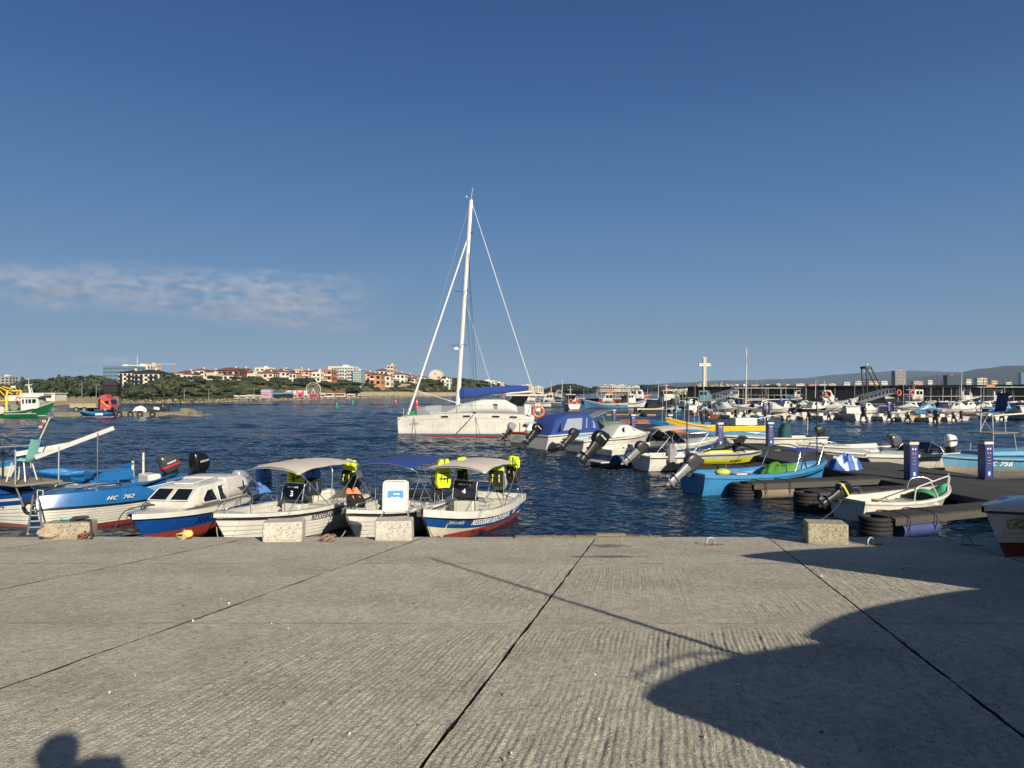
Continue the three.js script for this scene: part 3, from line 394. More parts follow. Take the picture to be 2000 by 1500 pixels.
// ---------------------------------------------------------------- white cabin boat with red bottom
{
  const [g, L] = boat('cabin_boat', 'white cabin boat with tinted windows, blue side and red bottom, at the quay', [X(258, 16.6), 16.6], [X(462, 21.2), 21.2]);
  const H = Hull({ L, B: 1.75, fs: 0.66, fm: 0.64, fb: 0.78, d: 0.25, tw: 0.85, rake: 0.85, bm: 0.35, pb: 2.6, pe: 0.8, ff: 0.25, fv: 0.9, kr: 0.1 });
  g.position.y = 0.13; mesh('bottom', H.band(t => 0, H.vy(0.26)), C.red, g); mesh('hull', H.band(H.vy(0.26), vtop, { off: 0.003 }), C.blueSide ||= paint([0.008, 0.06, 0.27]), g); mesh('gunwale', H.cap(0.2, 0.05, 0.05, 0.07), C.white, g); mesh('cockpit', H.inner(0.2, 0.08), C.white2, g);
  mesh('fore_deck', [H.deck(0.52, 1, 0.04, 0.06, 0.03), H.bulk(0.52, 0.2)], C.white, g);
  const st = [[L * 0.10, 0.66, 0.70, 0.76, 0.7], [L * 0.13, 0.66, 1.22, 0.76, 0.64], [L * 0.20, 0.68, 1.33, 0.76, 0.64], [L * 0.36, 0.68, 1.34, 0.76, 0.63], [L * 0.37, 0.68, 1.27, 0.76, 0.62], [L * 0.60, 0.70, 1.22, 0.72, 0.56], [L * 0.73, 0.76, 0.82, 0.62, 0.5]];
  const S = House(st, 0.05); const cab = mesh('cabin', S.geo(), C.white, g);
  for (const s of [1, -1]) { pane('side_window', [S.side(L * 0.17, 0.16, s), S.side(L * 0.455, 0.16, s), S.side(L * 0.455, 0.84, s), S.side(L * 0.17, 0.80, s)], C.tint, cab, C.white, 0.014); pane('side_window', [S.side(L * 0.475, 0.22, s), S.side(L * 0.60, 0.24, s), S.side(L * 0.605, 0.42, s), S.side(L * 0.55, 0.78, s), S.side(L * 0.50, 0.78, s)], C.tint, cab, C.white, 0.014); }
  const fr = (u, z) => { const a = S.at(L * lerp(0.615, 0.705, u)); return [a[0] + 0.035, a[2] + 0.035, z * lerp(1, 1.12, u)]; };
  pane('windscreen', [fr(0.06, -0.48), fr(0.06, -0.04), fr(0.96, -0.04), fr(0.96, -0.48)], C.tint, cab, C.white, 0.016); pane('windscreen', [fr(0.06, 0.04), fr(0.06, 0.48), fr(0.96, 0.48), fr(0.96, 0.04)], C.tint, cab, C.white, 0.016);
  mesh('roof_hatch', rbox(0.62, 0.05, 0.55, 0.02, L * 0.50, 1.29, 0, 0, 0, -0.06), C.white, g);
  for (const s of [1, -1]) mesh('grab_rail', [...pipe([[L * 0.40, 1.29, s * 0.5], [L * 0.41, 1.36, s * 0.5], [L * 0.56, 1.32, s * 0.46], [L * 0.57, 1.25, s * 0.46]], 0.013)], C.galv, g);
  for (const s of [1, -1]) H.decal('lettering', print('ЗЕВС', { w: 512, h: 128, color: '#0c0c12', font: 'bold 120px sans-serif', skew: -0.2 }), g, s, 0.50, 0.72, H.vs(0.36), H.vs(0.12), 0.012);
  mesh('lettering_bracket', [rod(H.pt(0.46, H.vs(0.4)(0.46), -1, 0.01), H.pt(0.49, H.vs(0.1)(0.49), -1, 0.01), 0.006)], C.black, g);
  cleat(g, [L * 0.88, 0.92, 0]); mesh('mooring_rope', [tube([[L * 0.86, 0.92, 0.1], [L * 0.93, 0.93, 0.12], [L * 1.0, 0.86, 0.2], [L * 1.03, 0.55, 0.3], [L * 1.06, 0.2, 0.36]], 0.016, 24, 6), ...[0, 1, 2, 3].map(i => torus(0.06 + 0.012 * i, 0.014, L * 0.84 + 0.05 * i, 0.92, 0.03 * i, Math.PI / 2 + 0.3 * i, 0.4 * i, 0, 12, 5))], C.ropeDark, g);
  outboard(g, [-0.1, 0.68, 0], { s: 1.05, tilt: 0.1, cowl: mat([0.33, 0.35, 0.38], 0.25, { metalness: 0.4 }), text: 'HONDA', textColor: '#222' });
}
// ---------------------------------------------------------------- blue topped clinker boat with its number
{
  const [g, L] = boat('fishing_boat', 'blue and white clinker fishing boat HC 762 with black outboard', [X(68, 18.8), 18.8], [X(378, 24.2), 24.2], 'blue fishing boats on the left');
  const H = Hull({ L, B: 2.2, fs: 0.75, fm: 0.62, fb: 0.70, d: 0.28, tw: 0.8, rake: 0.55, bm: 0.4, pb: 2.4, pe: 0.9, ff: 0.28, fv: 1.0, kr: 0.2 });
  mesh('bottom', H.band(t => 0, H.vy(0.10)), C.red, g); const ch = H.vs(0.02); const hull = mesh('hull', H.band(H.vy(0.10), ch, { off: -0.012 }), C.white, g); H.planks(H.vy(0.10), ch, 7, C.white, hull, 0.03);
  mesh('rub_rail', H.rail(0.028, 0.0, 0.03), C.black, g);
  // raised blue topside with a cutaway well
  const hi = t => 0.10 + 0.30 * smooth(0.42, 0.56, t) * (1 - 0.25 * smooth(0.8, 1, t)) + 0.12 * smooth(0.25, 0.0, t);
  const top = (s) => grid(30, 3, (u, v) => { const t = u, p = H.pt(t, 1, s); return [p[0] - 0.10 * v * t ** 6, p[1] + 0.01 + hi(t) * v, s * Math.max(0, H.b(t) + 0.012 - 0.05 * v)]; });
  mesh('topside', [top(1), top(-1), grid(8, 2, (u, v) => [-0.06, H.s(0) + 0.01 + 0.22 * v, lerp(-1, 1, u) * (H.b(0) - 0.03 * v)])], C.blue, g);
  mesh('side_deck', [...[1, -1].map(s => grid(26, 1, (u, v) => { const t = u * 0.97, p = H.pt(t, 1, s); return [p[0] - 0.1 * t ** 6, p[1] + 0.012 + hi(t), s * Math.max(0.01, H.b(t) - 0.04 - 0.16 * v)]; })), grid(18, 8, (u, v) => { const t = lerp(0.56, 1, u), w = lerp(-1, 1, v), p = H.pt(t, 1, 1); return [p[0] - 0.1 * t ** 6, p[1] + hi(t) + 0.015 + 0.07 * (1 - w * w) * Math.min(1, H.b(t)), w * Math.max(0, H.b(t) - 0.04)]; })], C.blue, g);
  mesh('cockpit', H.inner(0.16, 0.18, 0.6), C.sky, g); mesh('cockpit_bulkhead', grid(6, 2, (u, v) => [L * 0.565, lerp(0.16, H.s(0.56) + 0.36, v), lerp(-1, 1, u) * (H.b(0.56) - 0.15)]), C.blue, g);
  mesh('hatch', rbox(0.9, 0.10, 0.9, 0.03, L * 0.70, H.s(0.7) + 0.44, 0), C.grey, g);
  for (const s of [1, -1]) mesh('grab_rail', tube([[L * 0.62, H.s(0.6) + 0.42, s * 0.62], [L * 0.63, H.s(0.6) + 0.52, s * 0.62], [L * 0.74, H.s(0.7) + 0.54, s * 0.55], [L * 0.84, H.s(0.8) + 0.48, s * 0.4], [L * 0.85, H.s(0.8) + 0.40, s * 0.4]], 0.016, 30, 6, false, 0.2), C.black, g);
  mesh('mast', [cyl(0.022, 0.018, 1.55, 8, L * 0.70, H.s(0.7) + 1.2, -0.25)], C.chrome, g);
  mesh('net_heap', [0, 1, 2, 3, 4].map(i => ball(0.28, L * 0.36 + 0.12 * i, 0.42 + 0.05 * (i % 2), 0.2 - 0.12 * i, 1.1, 0.5, 1)), mat([0.28, 0.13, 0.10], 0.95, { bump: 'grit', bumpScale: 0.03 }), g);
  for (const s of [1, -1]) H.decal('lettering', print('HC ▫762', { w: 512, h: 128, color: '#e4e4e0', font: 'bold 104px sans-serif' }), g, s, 0.60, 0.78, t => 1 + 0.10 / (H.s(t) - H.k(t)), t => 1 + 0.30 / (H.s(t) - H.k(t)), 0.016);
  outboard(g, [-0.1, H.s(0) + 0.22, 0], { s: 1.25, tilt: 0.1, cowl: C.black, text: 'MERCURY', textColor: '#cfcfcf' });
  fender(g, [...H.pt(0.36, 0.72, -1, 0.08)], mat([0.5, 0.45, 0.36], 0.7, { map: 'block' }), 1.3); fender(g, [...H.pt(0.36, 0.72, 1, 0.08)], mat([0.5, 0.45, 0.36], 0.7, { map: 'block' }), 1.3);
  mesh('bow_rail', pipe([[L * 0.97, H.s(1) + 0.2, 0.1], [L * 0.97, H.s(1) + 0.48, 0.1], [L * 0.97, H.s(1) + 0.48, -0.1], [L * 0.97, H.s(1) + 0.2, -0.1]], 0.012), C.white, g);
}
// boat behind it: black and red motor, white post
{
  const [g, L] = boat('fishing_boat', 'low white fishing boat with black and red outboard, behind boat HC 762', [X(140, 24.5), 24.5], [X(322, 27.0), 27.0], 'blue fishing boats on the left');
  const H = Hull({ L, B: 1.8, fs: 0.62, fm: 0.55, fb: 0.85, d: 0.25, rake: 0.5 }); mesh('bottom', H.band(t => 0, H.vy(0.06)), C.red, g); mesh('hull', H.band(H.vy(0.06), H.vs(0.2)), C.white, g); mesh('topside', H.band(H.vs(0.2), vtop, { off: 0.004 }), C.blue, g); mesh('cockpit', H.inner(0.15, 0.06), C.blue, g); mesh('gunwale', H.cap(0.1), C.blue, g); mesh('fore_deck', [H.deck(0.6, 1, 0.03, 0.08), rbox(1.3, 0.36, 1.0, 0.06, L * 0.62, 0.82, 0)], C.blue, g);
  mesh('post', cyl(0.045, 0.04, 1.0, 8, 0.55, 1.0, 0.5), C.white, g); mesh('stern_locker', rbox(0.5, 0.4, 0.9, 0.1, 0.5, 0.55, 0.1), C.white, g); outboard(g, [-0.1, H.s(0) + 0.02, 0], { s: 1.25, tilt: 0.35, cowl: mat([0.035, 0.038, 0.045], 0.3), band: mat([0.5, 0.02, 0.025], 0.35), text: 'YAMAHA' });
}
{
  const [g, L] = boat('fishing_boat', 'blue fishing boat with upswept bow pointing right, behind the others', [X(262, 27.5), 27.5], [X(95, 30.2), 30.2], 'blue fishing boats on the left');
  const H = Hull({ L, B: 1.7, fs: 0.5, fm: 0.48, fb: 1.05, d: 0.25, rake: 0.35, mid: 0.35 }); mesh('hull', H.band(t => 0, H.vs(0.28)), C.white, g); mesh('topside', H.band(H.vs(0.28), vtop, { off: 0.004 }), C.blue, g); mesh('cockpit', H.inner(0.18, 0.05), C.turq, g); mesh('gunwale', H.cap(0.07), C.blue, g); mesh('thwart', [0.3, 0.5, 0.7].map(t => box(0.25, 0.04, 1.5 * (1.1 - t * 0.4), L * t, 0.48, 0)), C.turq, g); mesh('stem_post', cyl(0.06, 0.05, 0.75, 8, L * 0.99, 0.75, 0), C.cream, g);
}
// boat at the left edge with a chair platform
{
  const [g, L] = boat('chair_boat', 'blue and white boat with a raised turquoise chair, cut by the left edge', [X(66, 19.6), 19.6], [X(-190, 23.6), 23.6]);
  const H = Hull({ L, B: 2.2, fs: 0.8, fm: 0.75, fb: 1.02, d: 0.28, rake: 0.35, bm: 0.42, pb: 2.4, pe: 0.9, ff: 0.28 });
  mesh('bottom', H.band(t => 0, H.vy(0.14)), mat([0.2, 0.07, 0.05], 0.7), g); const hull = mesh('hull', H.band(H.vy(0.14), H.vs(0.30), { off: -0.012 }), C.white, g); H.planks(H.vy(0.14), H.vs(0.30), 5, C.white, hull, 0.028); mesh('topside', H.band(H.vs(0.30), vtop, { off: 0.004 }), C.royal, g); mesh('topside_stripe', H.band(H.vs(0.17), H.vs(0.10), { off: 0.012, t0: 0.3, t1: 0.97 }), C.white, g);
  mesh('cabin_side', House([[L * 0.3, 0.8, 1.22, 0.95, 0.9], [L * 0.8, 0.9, 1.25, 0.7, 0.62], [L * 0.93, 1.0, 1.05, 0.35, 0.3]], 0.05).geo(), C.royal, g); mesh('fore_deck', H.deck(0.3, 1, 0.02, 0.06), C.royal, g); mesh('cockpit', H.inner(0.2, 0.07, 0.35), C.white2, g);
  for (const s of [1, -1]) H.decal('lettering', print('U92', { w: 256, h: 96, color: '#14142c', font: 'bold 92px sans-serif' }), g, s, 0.80, 0.93, H.vs(0.42), H.vs(0.28), 0.02);
  const pf = part('platform', g, [L * 0.94, 1.30, 0]); mesh('platform_board', box(1.6, 0.06, 1.2, 0, 0, 0), C.greyWood, pf); for (const [x, z] of [[-0.75, -0.55], [-0.75, 0.55], [0.7, -0.55], [0.7, 0.55]]) mesh('platform_post', [rod([x * 0.8, -0.6, z * 0.5], [x, 0, z], 0.022), rod([x, 0, z], [x, 0.95, z], 0.02)], C.galv, pf); mesh('platform_rail', rod([-0.75, 0.94, -0.55], [-0.75, 0.94, 0.55], 0.02), C.galv, pf);
  const ch = part('chair', g, [L * 0.94, 1.33, 0.05]); ch.rotation.y = Math.PI - g.rotation.y; mesh('chair_shell', [grid(10, 8, (u, v) => { const a = u < 0.5 ? u * 2 : 1, b = u < 0.5 ? 0 : (u - 0.5) * 2, w = lerp(-1, 1, v) * 0.24 * (1 - 0.12 * b); return [0.22 - 0.46 * a - 0.15 * b, 0.56 - 0.05 * a + 0.04 * (2 * v - 1) ** 2 + 0.62 * b, w]; })], mat([0.22, 0.52, 0.44], 0.5), ch); mesh('chair_leg', [[-0.2, -0.2], [-0.2, 0.2], [0.2, -0.2], [0.2, 0.2]].map(([x, z]) => rod([x * 0.8, 0.52, z * 0.8], [x * 1.3, 0, z * 1.2], 0.02)), C.cream, ch);
  wheel(g, [L * 0.80, 2.25, 0], 0.24, 0.3); mesh('wheel_post', rod([L * 0.80, 1.2, 0], [L * 0.80, 2.25, 0], 0.03), C.dark, g);
  mesh('tyre_fender', torus(0.17, 0.07, L * 0.985, 0.62, 0, 0.2, 0.5, 0, 18, 8), C.rubber, g);
  const A = at(82, 905, 20.2); const w2l = p => { const v = V(...p); g.updateMatrixWorld(); g.worldToLocal(v); return [v.x, v.y, v.z]; };
  mesh('boom', [[at(70, 893, 19.8), at(222, 836, 22.5)], [at(32, 887, 20.6), at(138, 868, 21.1)]].map(([a, b]) => { const p = w2l(a), q = w2l(b), d = Math.hypot(...p.map((v, i) => q[i] - v)); const m = box(d, 0.13, 0.05); const dir = V(q[0] - p[0], q[1] - p[1], q[2] - p[2]).normalize(); m.applyQuaternion(new THREE.Quaternion().setFromUnitVectors(V(1, 0, 0), dir)); return m.translate((p[0] + q[0]) / 2, (p[1] + q[1]) / 2, (p[2] + q[2]) / 2); }), C.white, g);
  mesh('boom_cord', rod(w2l(at(222, 837, 22.5)), w2l(at(283, 902, 26)), 0.006, 4), C.rope, g); mesh('boom_stay', rod(w2l(at(72, 898, 20)), w2l(at(82, 945, 19.7)), 0.008, 4), C.ropeDark, g);
  const fl = part('flag', g); mesh('staff', [rod(w2l(at(66, 885, 20)), w2l(at(98, 815, 20)), 0.02)], C.cream, fl); mesh('flag_cloth', grid(4, 6, (u, v) => { const p = w2l(at(lerp(90, 84, v), lerp(820, 836, v), 20)); return [p[0] + 0.05 * Math.sin(v * 6), p[1], p[2] + 0.10 * u]; }), mat([0.5, 0.25, 0.2], 0.9), fl);
}
one('ladder', 'rusty metal gangway ladder leaning from the quay to the chair boat', 'ladder', (() => { const a = ground(56, 1042), b = at(76, 968, 18.6), c = at(66, 968, 18.4), o = []; const L2 = [a[0] + 0.28, a[1], a[2] - 0.05]; o.push(rod(a, c, 0.022), rod(L2, b, 0.022)); for (let i = 1; i < 7; i++) { const t = i / 7; o.push(rod(a.map((v, k) => lerp(v, c[k], t)), L2.map((v, k) => lerp(v, b[k], t)), 0.014)); } return join(o); })(), C.galv);
{ const [g, L] = boat('small_boat', 'small light blue boat at the far left edge', [X(36, 31), 31], [X(-110, 33), 33]); const H = Hull({ L, B: 1.6, fs: 0.5, fm: 0.5, fb: 0.85, d: 0.2 }); mesh('hull', H.band(t => 0, H.vs(0.22)), C.white, g); mesh('topside', H.band(H.vs(0.22), vtop, { off: 0.004 }), C.turq, g); mesh('cockpit', H.inner(0.15), C.turq, g); mesh('gunwale', H.cap(0.07), C.turq, g); }

// ---------------------------------------------------------------- things on the quay
function roughBlock(name, label, w, h, dp, pos, turn, m, seed, rough = 0.03) {
  const g = new RoundedBoxGeometry(w, h, dp, 8, 0.035), p = g.attributes.position; for (let i = 0; i < p.count; i++) { const x = p.getX(i), y = p.getY(i), z = p.getZ(i), n = fbm(x * 4 + seed * 9, y * 4 + z * 4, 4) - 0.5, k = 1 + rough * 2 * n; p.setXYZ(i, x * k + 0.03 * y * ((seed * 7) % 3 - 1), y * (1 + rough * n), z * k); } g.computeVertexNormals();
  const uv = g.attributes.uv; for (let i = 0; i < p.count; i++) uv.setXY(i, uv.getX(i) * w, uv.getY(i) * h);
  return one(name, label, 'block', g.translate(0, h / 2 - 0.01, 0), m, pos, turn, 'concrete mooring blocks on the quay edge');
}
const blockMat = mat([0.40, 0.37, 0.30], 0.95, { map: 'block', bump: 'pit', bumpScale: 0.03 }), blockWhite = mat([0.56, 0.555, 0.54], 0.9, { map: 'block', bump: 'pit', bumpScale: 0.02 });
roughBlock('concrete_block', 'weathered concrete block beside the rock, in front of the blue boat HC 762', 0.84, 0.35, 0.44, ground(140, 1050), 0.2, blockMat, 1, 0.06);
roughBlock('concrete_block', 'whitewashed concrete block in front of hire boat 3', 0.74, 0.41, 0.5, ground(556, 1055), 0.16, blockWhite, 2);
roughBlock('concrete_block', 'whitewashed concrete block carrying the sign board', 0.72, 0.41, 0.5, ground(771, 1052), 0.05, blockWhite, 3);
roughBlock('concrete_block', 'bare speckled concrete block on the right, by the white rowing boat', 0.72, 0.41, 0.5, ground(1610, 1059), -0.2, blockMat, 4);
{ const g = new THREE.IcosahedronGeometry(0.24, 3), p = g.attributes.position; for (let i = 0; i < p.count; i++) { const x = p.getX(i), y = p.getY(i), z = p.getZ(i), n = 1 + 0.35 * (vnoise(x * 6 + 3, y * 6 + z * 5) - 0.5); p.setXYZ(i, x * n * 1.0, y * n * 0.55, z * n * 0.8); } g.computeVertexNormals(); const b = ground(102, 1052); one('rock', 'pale reddish rock lying against the weathered concrete block', 'rock', g, mat([0.5, 0.43, 0.34], 0.95, { map: 'block', bump: 'pit', bumpScale: 0.02 }), [b[0], b[1] + 0.11, b[2]], 0.4); }
function ringBolt(px, py, label, turn) { const b = ground(px, py), g = thing('mooring_ring', label, 'mooring ring', b, turn, 'mooring rings set in the quay edge'); mesh('ring', torus(0.085, 0.015, 0, 0.055, 0, 0, 0, 0, 20, 6), C.galv, g); mesh('base_plate', [box(0.2, 0.012, 0.09, 0.02, 0.008, 0), box(0.24, 0.014, 0.06, 0.12, 0.01, 0.06)], C.rust, g); return g; }
ringBolt(1387, 1064, 'steel mooring ring nearest the ramp joint, left of the speckled block', 0.2); ringBolt(1699, 1064, 'steel mooring ring just right of the speckled block', 0.5); ringBolt(1887, 1064, 'steel mooring ring nearest the beached boat on the right', -0.2);
{ const b = ground(1192, 1049); one('concrete_kerb', 'pinkish concrete kerb piece lying on the quay edge', 'kerb', rbox(0.6, 0.07, 0.18, 0.01, 0, 0.04, 0), mat([0.42, 0.31, 0.22], 0.95, { map: 'block', bump: 'pit', bumpScale: 0.02 }), b, 0.03); }
{ const b = ground(1150, 1050), R = rng(8), g = []; for (let i = 0; i < 46; i++) { const x = -1.45 + i * 0.064; g.push(rbox(0.075, 0.05 + R() * 0.03, 0.13 + R() * 0.06, 0.008, x, 0.01, -0.02 + R() * 0.03, 0, R() * 0.2 - 0.1, 0)); } one('worn_kerb', 'worn broken concrete kerb along the quay edge in the middle', 'kerb', join(g), mat([0.30, 0.275, 0.23], 0.95, { map: 'block', bump: 'pit', bumpScale: 0.02 }), b); }
function ropePile(px, py, label, m, seed, extra) { const b = ground(px, py), R = rng(seed), g = thing('rope_pile', label, 'rope', b, 0, 'small heaps of rope on the quay'), o = []; for (let i = 0; i < 7; i++) o.push(torus(0.07 + R() * 0.06, 0.016, (R() - 0.5) * 0.16, 0.03 + R() * 0.07, (R() - 0.5) * 0.1, 1.57 + (R() - 0.5) * 1.2, (R() - 0.5), R(), 14, 5)); mesh('coils', o, m, g); mesh('plate', box(0.26, 0.012, 0.1, 0, 0.008, 0.03), C.rust, g); if (extra) mesh('float', ball(0.09, 0.05, 0.1, 0, 1.2, 0.9, 1), extra, g); return g; }
ropePile(171, 1052, 'dark rusty rope heap in front of the weathered block', C.rust, 1); ropePile(363, 1052, 'rope heap with a yellow float below the cabin boat', mat([0.4, 0.35, 0.16], 0.95), 2, mat([0.6, 0.45, 0.12], 0.7)); ropePile(640, 1057, 'brown rope heap between the two whitewashed blocks', mat([0.2, 0.13, 0.09], 0.95), 3);
{ const b = ground(140, 1050); const g = thing('rope_coil', 'black and turquoise rope coil on top of the weathered block', 'rope', [b[0] + 0.1, b[1] + 0.34, b[2]]); mesh('coil', [0, 1, 2].map(i => torus(0.09 + 0.02 * i, 0.022, 0.05 * i, 0.03 + 0.02 * i, 0, 1.5, 0.2 * i, 0, 16, 6)).concat(tube([[0.1, 0.03, 0], [0.3, 0.03, 0.05], [0.42, 0.0, 0.2], [0.5, -0.3, 0.32]], 0.02, 12, 5)), C.ropeDark, g); mesh('tail', torus(0.08, 0.022, -0.2, 0.03, 0, 1.4, 0, 0, 14, 6), mat([0.04, 0.3, 0.42], 0.9), g); }
// sign board on its block
{
  const b = ground(773, 1046), g = thing('sign_board', 'white framed hire notice board standing on the whitewashed block', 'sign', [b[0], b[1] + 0.395, b[2]], 0.06);
  const tilt = -0.16, fr = part('board', g, [0, 0.12, 0.08]); fr.rotation.x = tilt;
  mesh('frame', tube([[-0.25, 0.05, 0], [-0.25, 0.55, 0], [-0.2, 0.62, 0], [0.2, 0.62, 0], [0.25, 0.55, 0], [0.25, 0.05, 0], [0.2, 0, 0], [-0.2, 0, 0]], 0.018, 60, 8, true, 0.15), C.white, fr); mesh('panel', rbox(0.46, 0.58, 0.012, 0.005, 0, 0.31, 0), C.white, fr);
  const pm = print('notice', { w: 400, h: 512, bg: '#cfcdc6', draw: (x, w, h) => { x.fillStyle = '#cfcdc6'; x.fillRect(0, 0, w, h); x.fillStyle = '#333'; x.textAlign = 'center'; x.font = 'bold 30px sans-serif'; x.fillText('NESSEBAR BOATS', 200, 60); x.font = '24px sans-serif'; x.fillText('RENTAL', 200, 92); x.fillStyle = '#999'; x.fillRect(90, 112, 220, 3); x.fillRect(110, 122, 180, 3); const gr = ['#2f6ea8', '#5b93c4', '#3f86b8', '#1f4f80']; x.fillStyle = '#3b80b8'; x.fillRect(50, 150, 300, 150); for (let i = 0; i < 240; i++) { x.fillStyle = gr[i % 4]; x.fillRect(50 + (i * 67) % 280, 150 + (i * 31) % 146, 20, 4); } x.fillStyle = '#dfe6ea'; x.beginPath(); x.moveTo(90, 290); x.lineTo(150, 270); x.lineTo(190, 286); x.lineTo(240, 268); x.lineTo(310, 300); x.lineTo(90, 300); x.fill(); x.fillStyle = '#cfd6da'; x.fillRect(160, 210, 120, 16); x.fillStyle = '#777'; for (let i = 0; i < 9; i++) x.fillRect(60, 318 + i * 13, 70 + (i * 37) % 60, 4); for (let i = 0; i < 7; i++) x.fillRect(230, 360 + i * 13, 80 + (i * 23) % 40, 4); } });
  sign('notice', 0.44, 0.56, pm, fr, [0, 0.31, 0.0085]);
  for (const s of [-1, 1]) { mesh('leg', [rod([s * 0.22, 0.14, 0.08], [s * 0.30, 0, 0.22], 0.012), rod([s * 0.2, 0.4, 0.02], [s * 0.26, 0, -0.18], 0.012)], C.galv, g); }
}
// ---------------------------------------------------------------- pontoon and its fingers
const pcx = d => 16.3 - 0.13 * (d - 25);
{
  const g = thing('pontoon', 'long dark grey floating pontoon running away on the right', 'pontoon', [pcx(16), 0, -16], 0); const ang = Math.atan(-0.13), Lp = 60, W = 4.4, n = 30;
  const T2 = part('deck', g); T2.rotation.y = -ang + Math.PI / 2;               // x runs along the pontoon
  const R = rng(4), pm = [0, 1, 2].map(k => mat([0.030 + k * 0.006, 0.029 + k * 0.006, 0.028 + k * 0.005], 0.85, { map: 'concrete', bump: 'grit', bumpScale: 0.004 }));
  for (let i = 0; i < n; i++) for (let k = 0; k < 2; k++) mesh('deck_panel', rbox(Lp / n - 0.015, 0.05, W / 2 - 0.012, 0.008, (i + 0.5) * Lp / n, 0.475, (k - 0.5) * W / 2), pm[Math.floor(R() * 3)], T2);
  for (const s of [1, -1]) mesh('edge_beam', box(Lp, 0.20, 0.10, Lp / 2, 0.40, s * (W / 2 + 0.055)), C.deckSide, T2);
  for (let i = 0; i < 14; i++) mesh('float', rbox(3.2, 0.6, W - 0.5, 0.08, 2 + i * 4.2, 0.1, 0), mat([0.16, 0.15, 0.13], 0.9, { map: 'block' }), T2);
}
function finger(label, a, b, barrel, seed) {          // a: free end, b: at the pontoon, as [x, depth]
  const g = thing('finger_pier', label, 'pier', [a[0], 0, -a[1]], Math.atan2(b[1] - a[1], b[0] - a[0]), 'narrow boarding piers off the pontoon'), L = Math.hypot(b[0] - a[0], b[1] - a[1]), n = Math.round(L / 0.16), R = rng(seed);
  const pm = [0, 1, 2].map(k => mat([0.034 + k * 0.008, 0.032 + k * 0.007, 0.030 + k * 0.006], 0.85, { map: 'wood', bump: 'grit', bumpScale: 0.003 })), pg = box(L / n - 0.018, 0.035, 0.84, 0, 0, 0);
  const dk = part('decking', g); for (let i = 0; i < n; i++) { const p = mesh('plank', pg, pm[Math.floor(R() * 3)], dk); p.position.set((i + 0.5) * L / n, 0.53 + (R() - 0.5) * 0.006, 0); }
  for (const s of [1, -1]) mesh('side_beam', box(L, 0.19, 0.05, L / 2 + 0.05, 0.42, s * 0.44), C.deckSide, g);
  for (let i = 0; i < 7; i++) { const t = mesh('tyre', torus(0.34, 0.075, 0, 0, 0, Math.PI / 2, 0, 0, 24, 8), C.rubber, g); t.position.set(-0.12 + (R() - 0.5) * 0.03, 0.46 - i * 0.115, (R() - 0.5) * 0.03); }
  for (const s of [0.4, -0.4]) { const m = mesh('drum', [cyl(0.2, 0.2, 1.35, 14, 1.05, 0.16, s * 0.7, 0, 0, Math.PI / 2), torus(0.2, 0.014, 0.6, 0.16, s * 0.7, 0, Math.PI / 2, 0, 16, 5), torus(0.2, 0.014, 1.5, 0.16, s * 0.7, 0, Math.PI / 2, 0, 16, 5)], barrel, g); }
  mesh('lashing', [0.5, 1.5].map(x => tube([[x, 0.56, -0.46], [x, 0.2, -0.5], [x, -0.05, -0.3], [x, -0.05, 0.3], [x, 0.2, 0.5], [x, 0.56, 0.46]], 0.016, 30, 5, true)), C.ropeDark, g);
  return g;
}
finger('narrow plank pier in front of the blue fishing boat, on rusty drums', [8.35, 25.7], [14.0, 27.3], mat([0.22, 0.18, 0.14], 0.85, { map: 'block' }), 1);
finger('nearest narrow plank pier on blue drums', [9.65, 18.9], [14.6, 21.0], mat([0.03, 0.055, 0.22], 0.6, { map: 'block' }), 2);
finger('shaded narrow pier between the white rowing boat and the blue boat', [9.7, 23.4], [14.3, 24.6], mat([0.03, 0.03, 0.06], 0.6), 3);
// service posts
const postFace = print('post', { w: 128, h: 512, bg: '#16306f', draw: (x, w, h) => { x.fillStyle = '#132a66'; x.fillRect(0, 0, w, h); for (const [yy, c] of [[50, '#c9d2e6'], [120, '#c2554a']]) for (const k of [36, 92]) { x.fillStyle = '#0c1a40'; x.beginPath(); x.arc(k, yy, 24, 0, 7); x.fill(); x.fillStyle = c; x.beginPath(); x.arc(k, yy, 15, 0, 7); x.fill(); } for (const yy of [180, 230, 280]) { x.fillStyle = '#0a0d18'; x.fillRect(26, yy, 76, 34); x.fillStyle = '#8b93a8'; x.fillRect(32, yy + 6, 64, 8); } x.fillStyle = '#dfe3ea'; x.fillRect(48, 420, 34, 58); } });
function servicePost(x, d, label) {
  const g = thing('service_post', label, 'service post', [x, 0.5, -d], 0.25, 'blue service posts on the pontoons'); g.rotation.y = 0.12;
  mesh('column', rbox(0.36, 1.32, 0.36, 0.02, 0, 0.66, 0), C.postBlue ||= paint([0.008, 0.02, 0.13]), g); mesh('cap', rbox(0.38, 0.11, 0.38, 0.015, 0, 1.37, 0), C.cream, g); mesh('top_plate', box(0.42, 0.025, 0.42, 0, 1.44, 0), C.dark, g); mesh('base', rbox(0.46, 0.05, 0.46, 0.01, 0, 0.02, 0), C.dark, g); sign('socket_panel', 0.24, 1.18, postFace, g, [0, 0.68, 0.183]); return g;
}
servicePost(14.85, 26.7, 'blue service post beside the striped tarpaulin heap, nearest on the left pontoon edge'); servicePost(17.75, 26.9, 'blue service post in front of the light blue boat HC 756'); servicePost(X(1405, 43.0), 43, 'blue service post behind the yellow jet ski'); servicePost(X(1503, 43.5), 43.5, 'blue service post in front of the long white boat HC1245'); servicePost(X(1236, 58), 58, 'small blue service post behind the white cuddy boat'); servicePost(X(1308, 58), 58, 'small blue service post beside the beige canopy'); servicePost(X(1199, 73), 73, 'farthest blue service post at the end of the near pontoon');
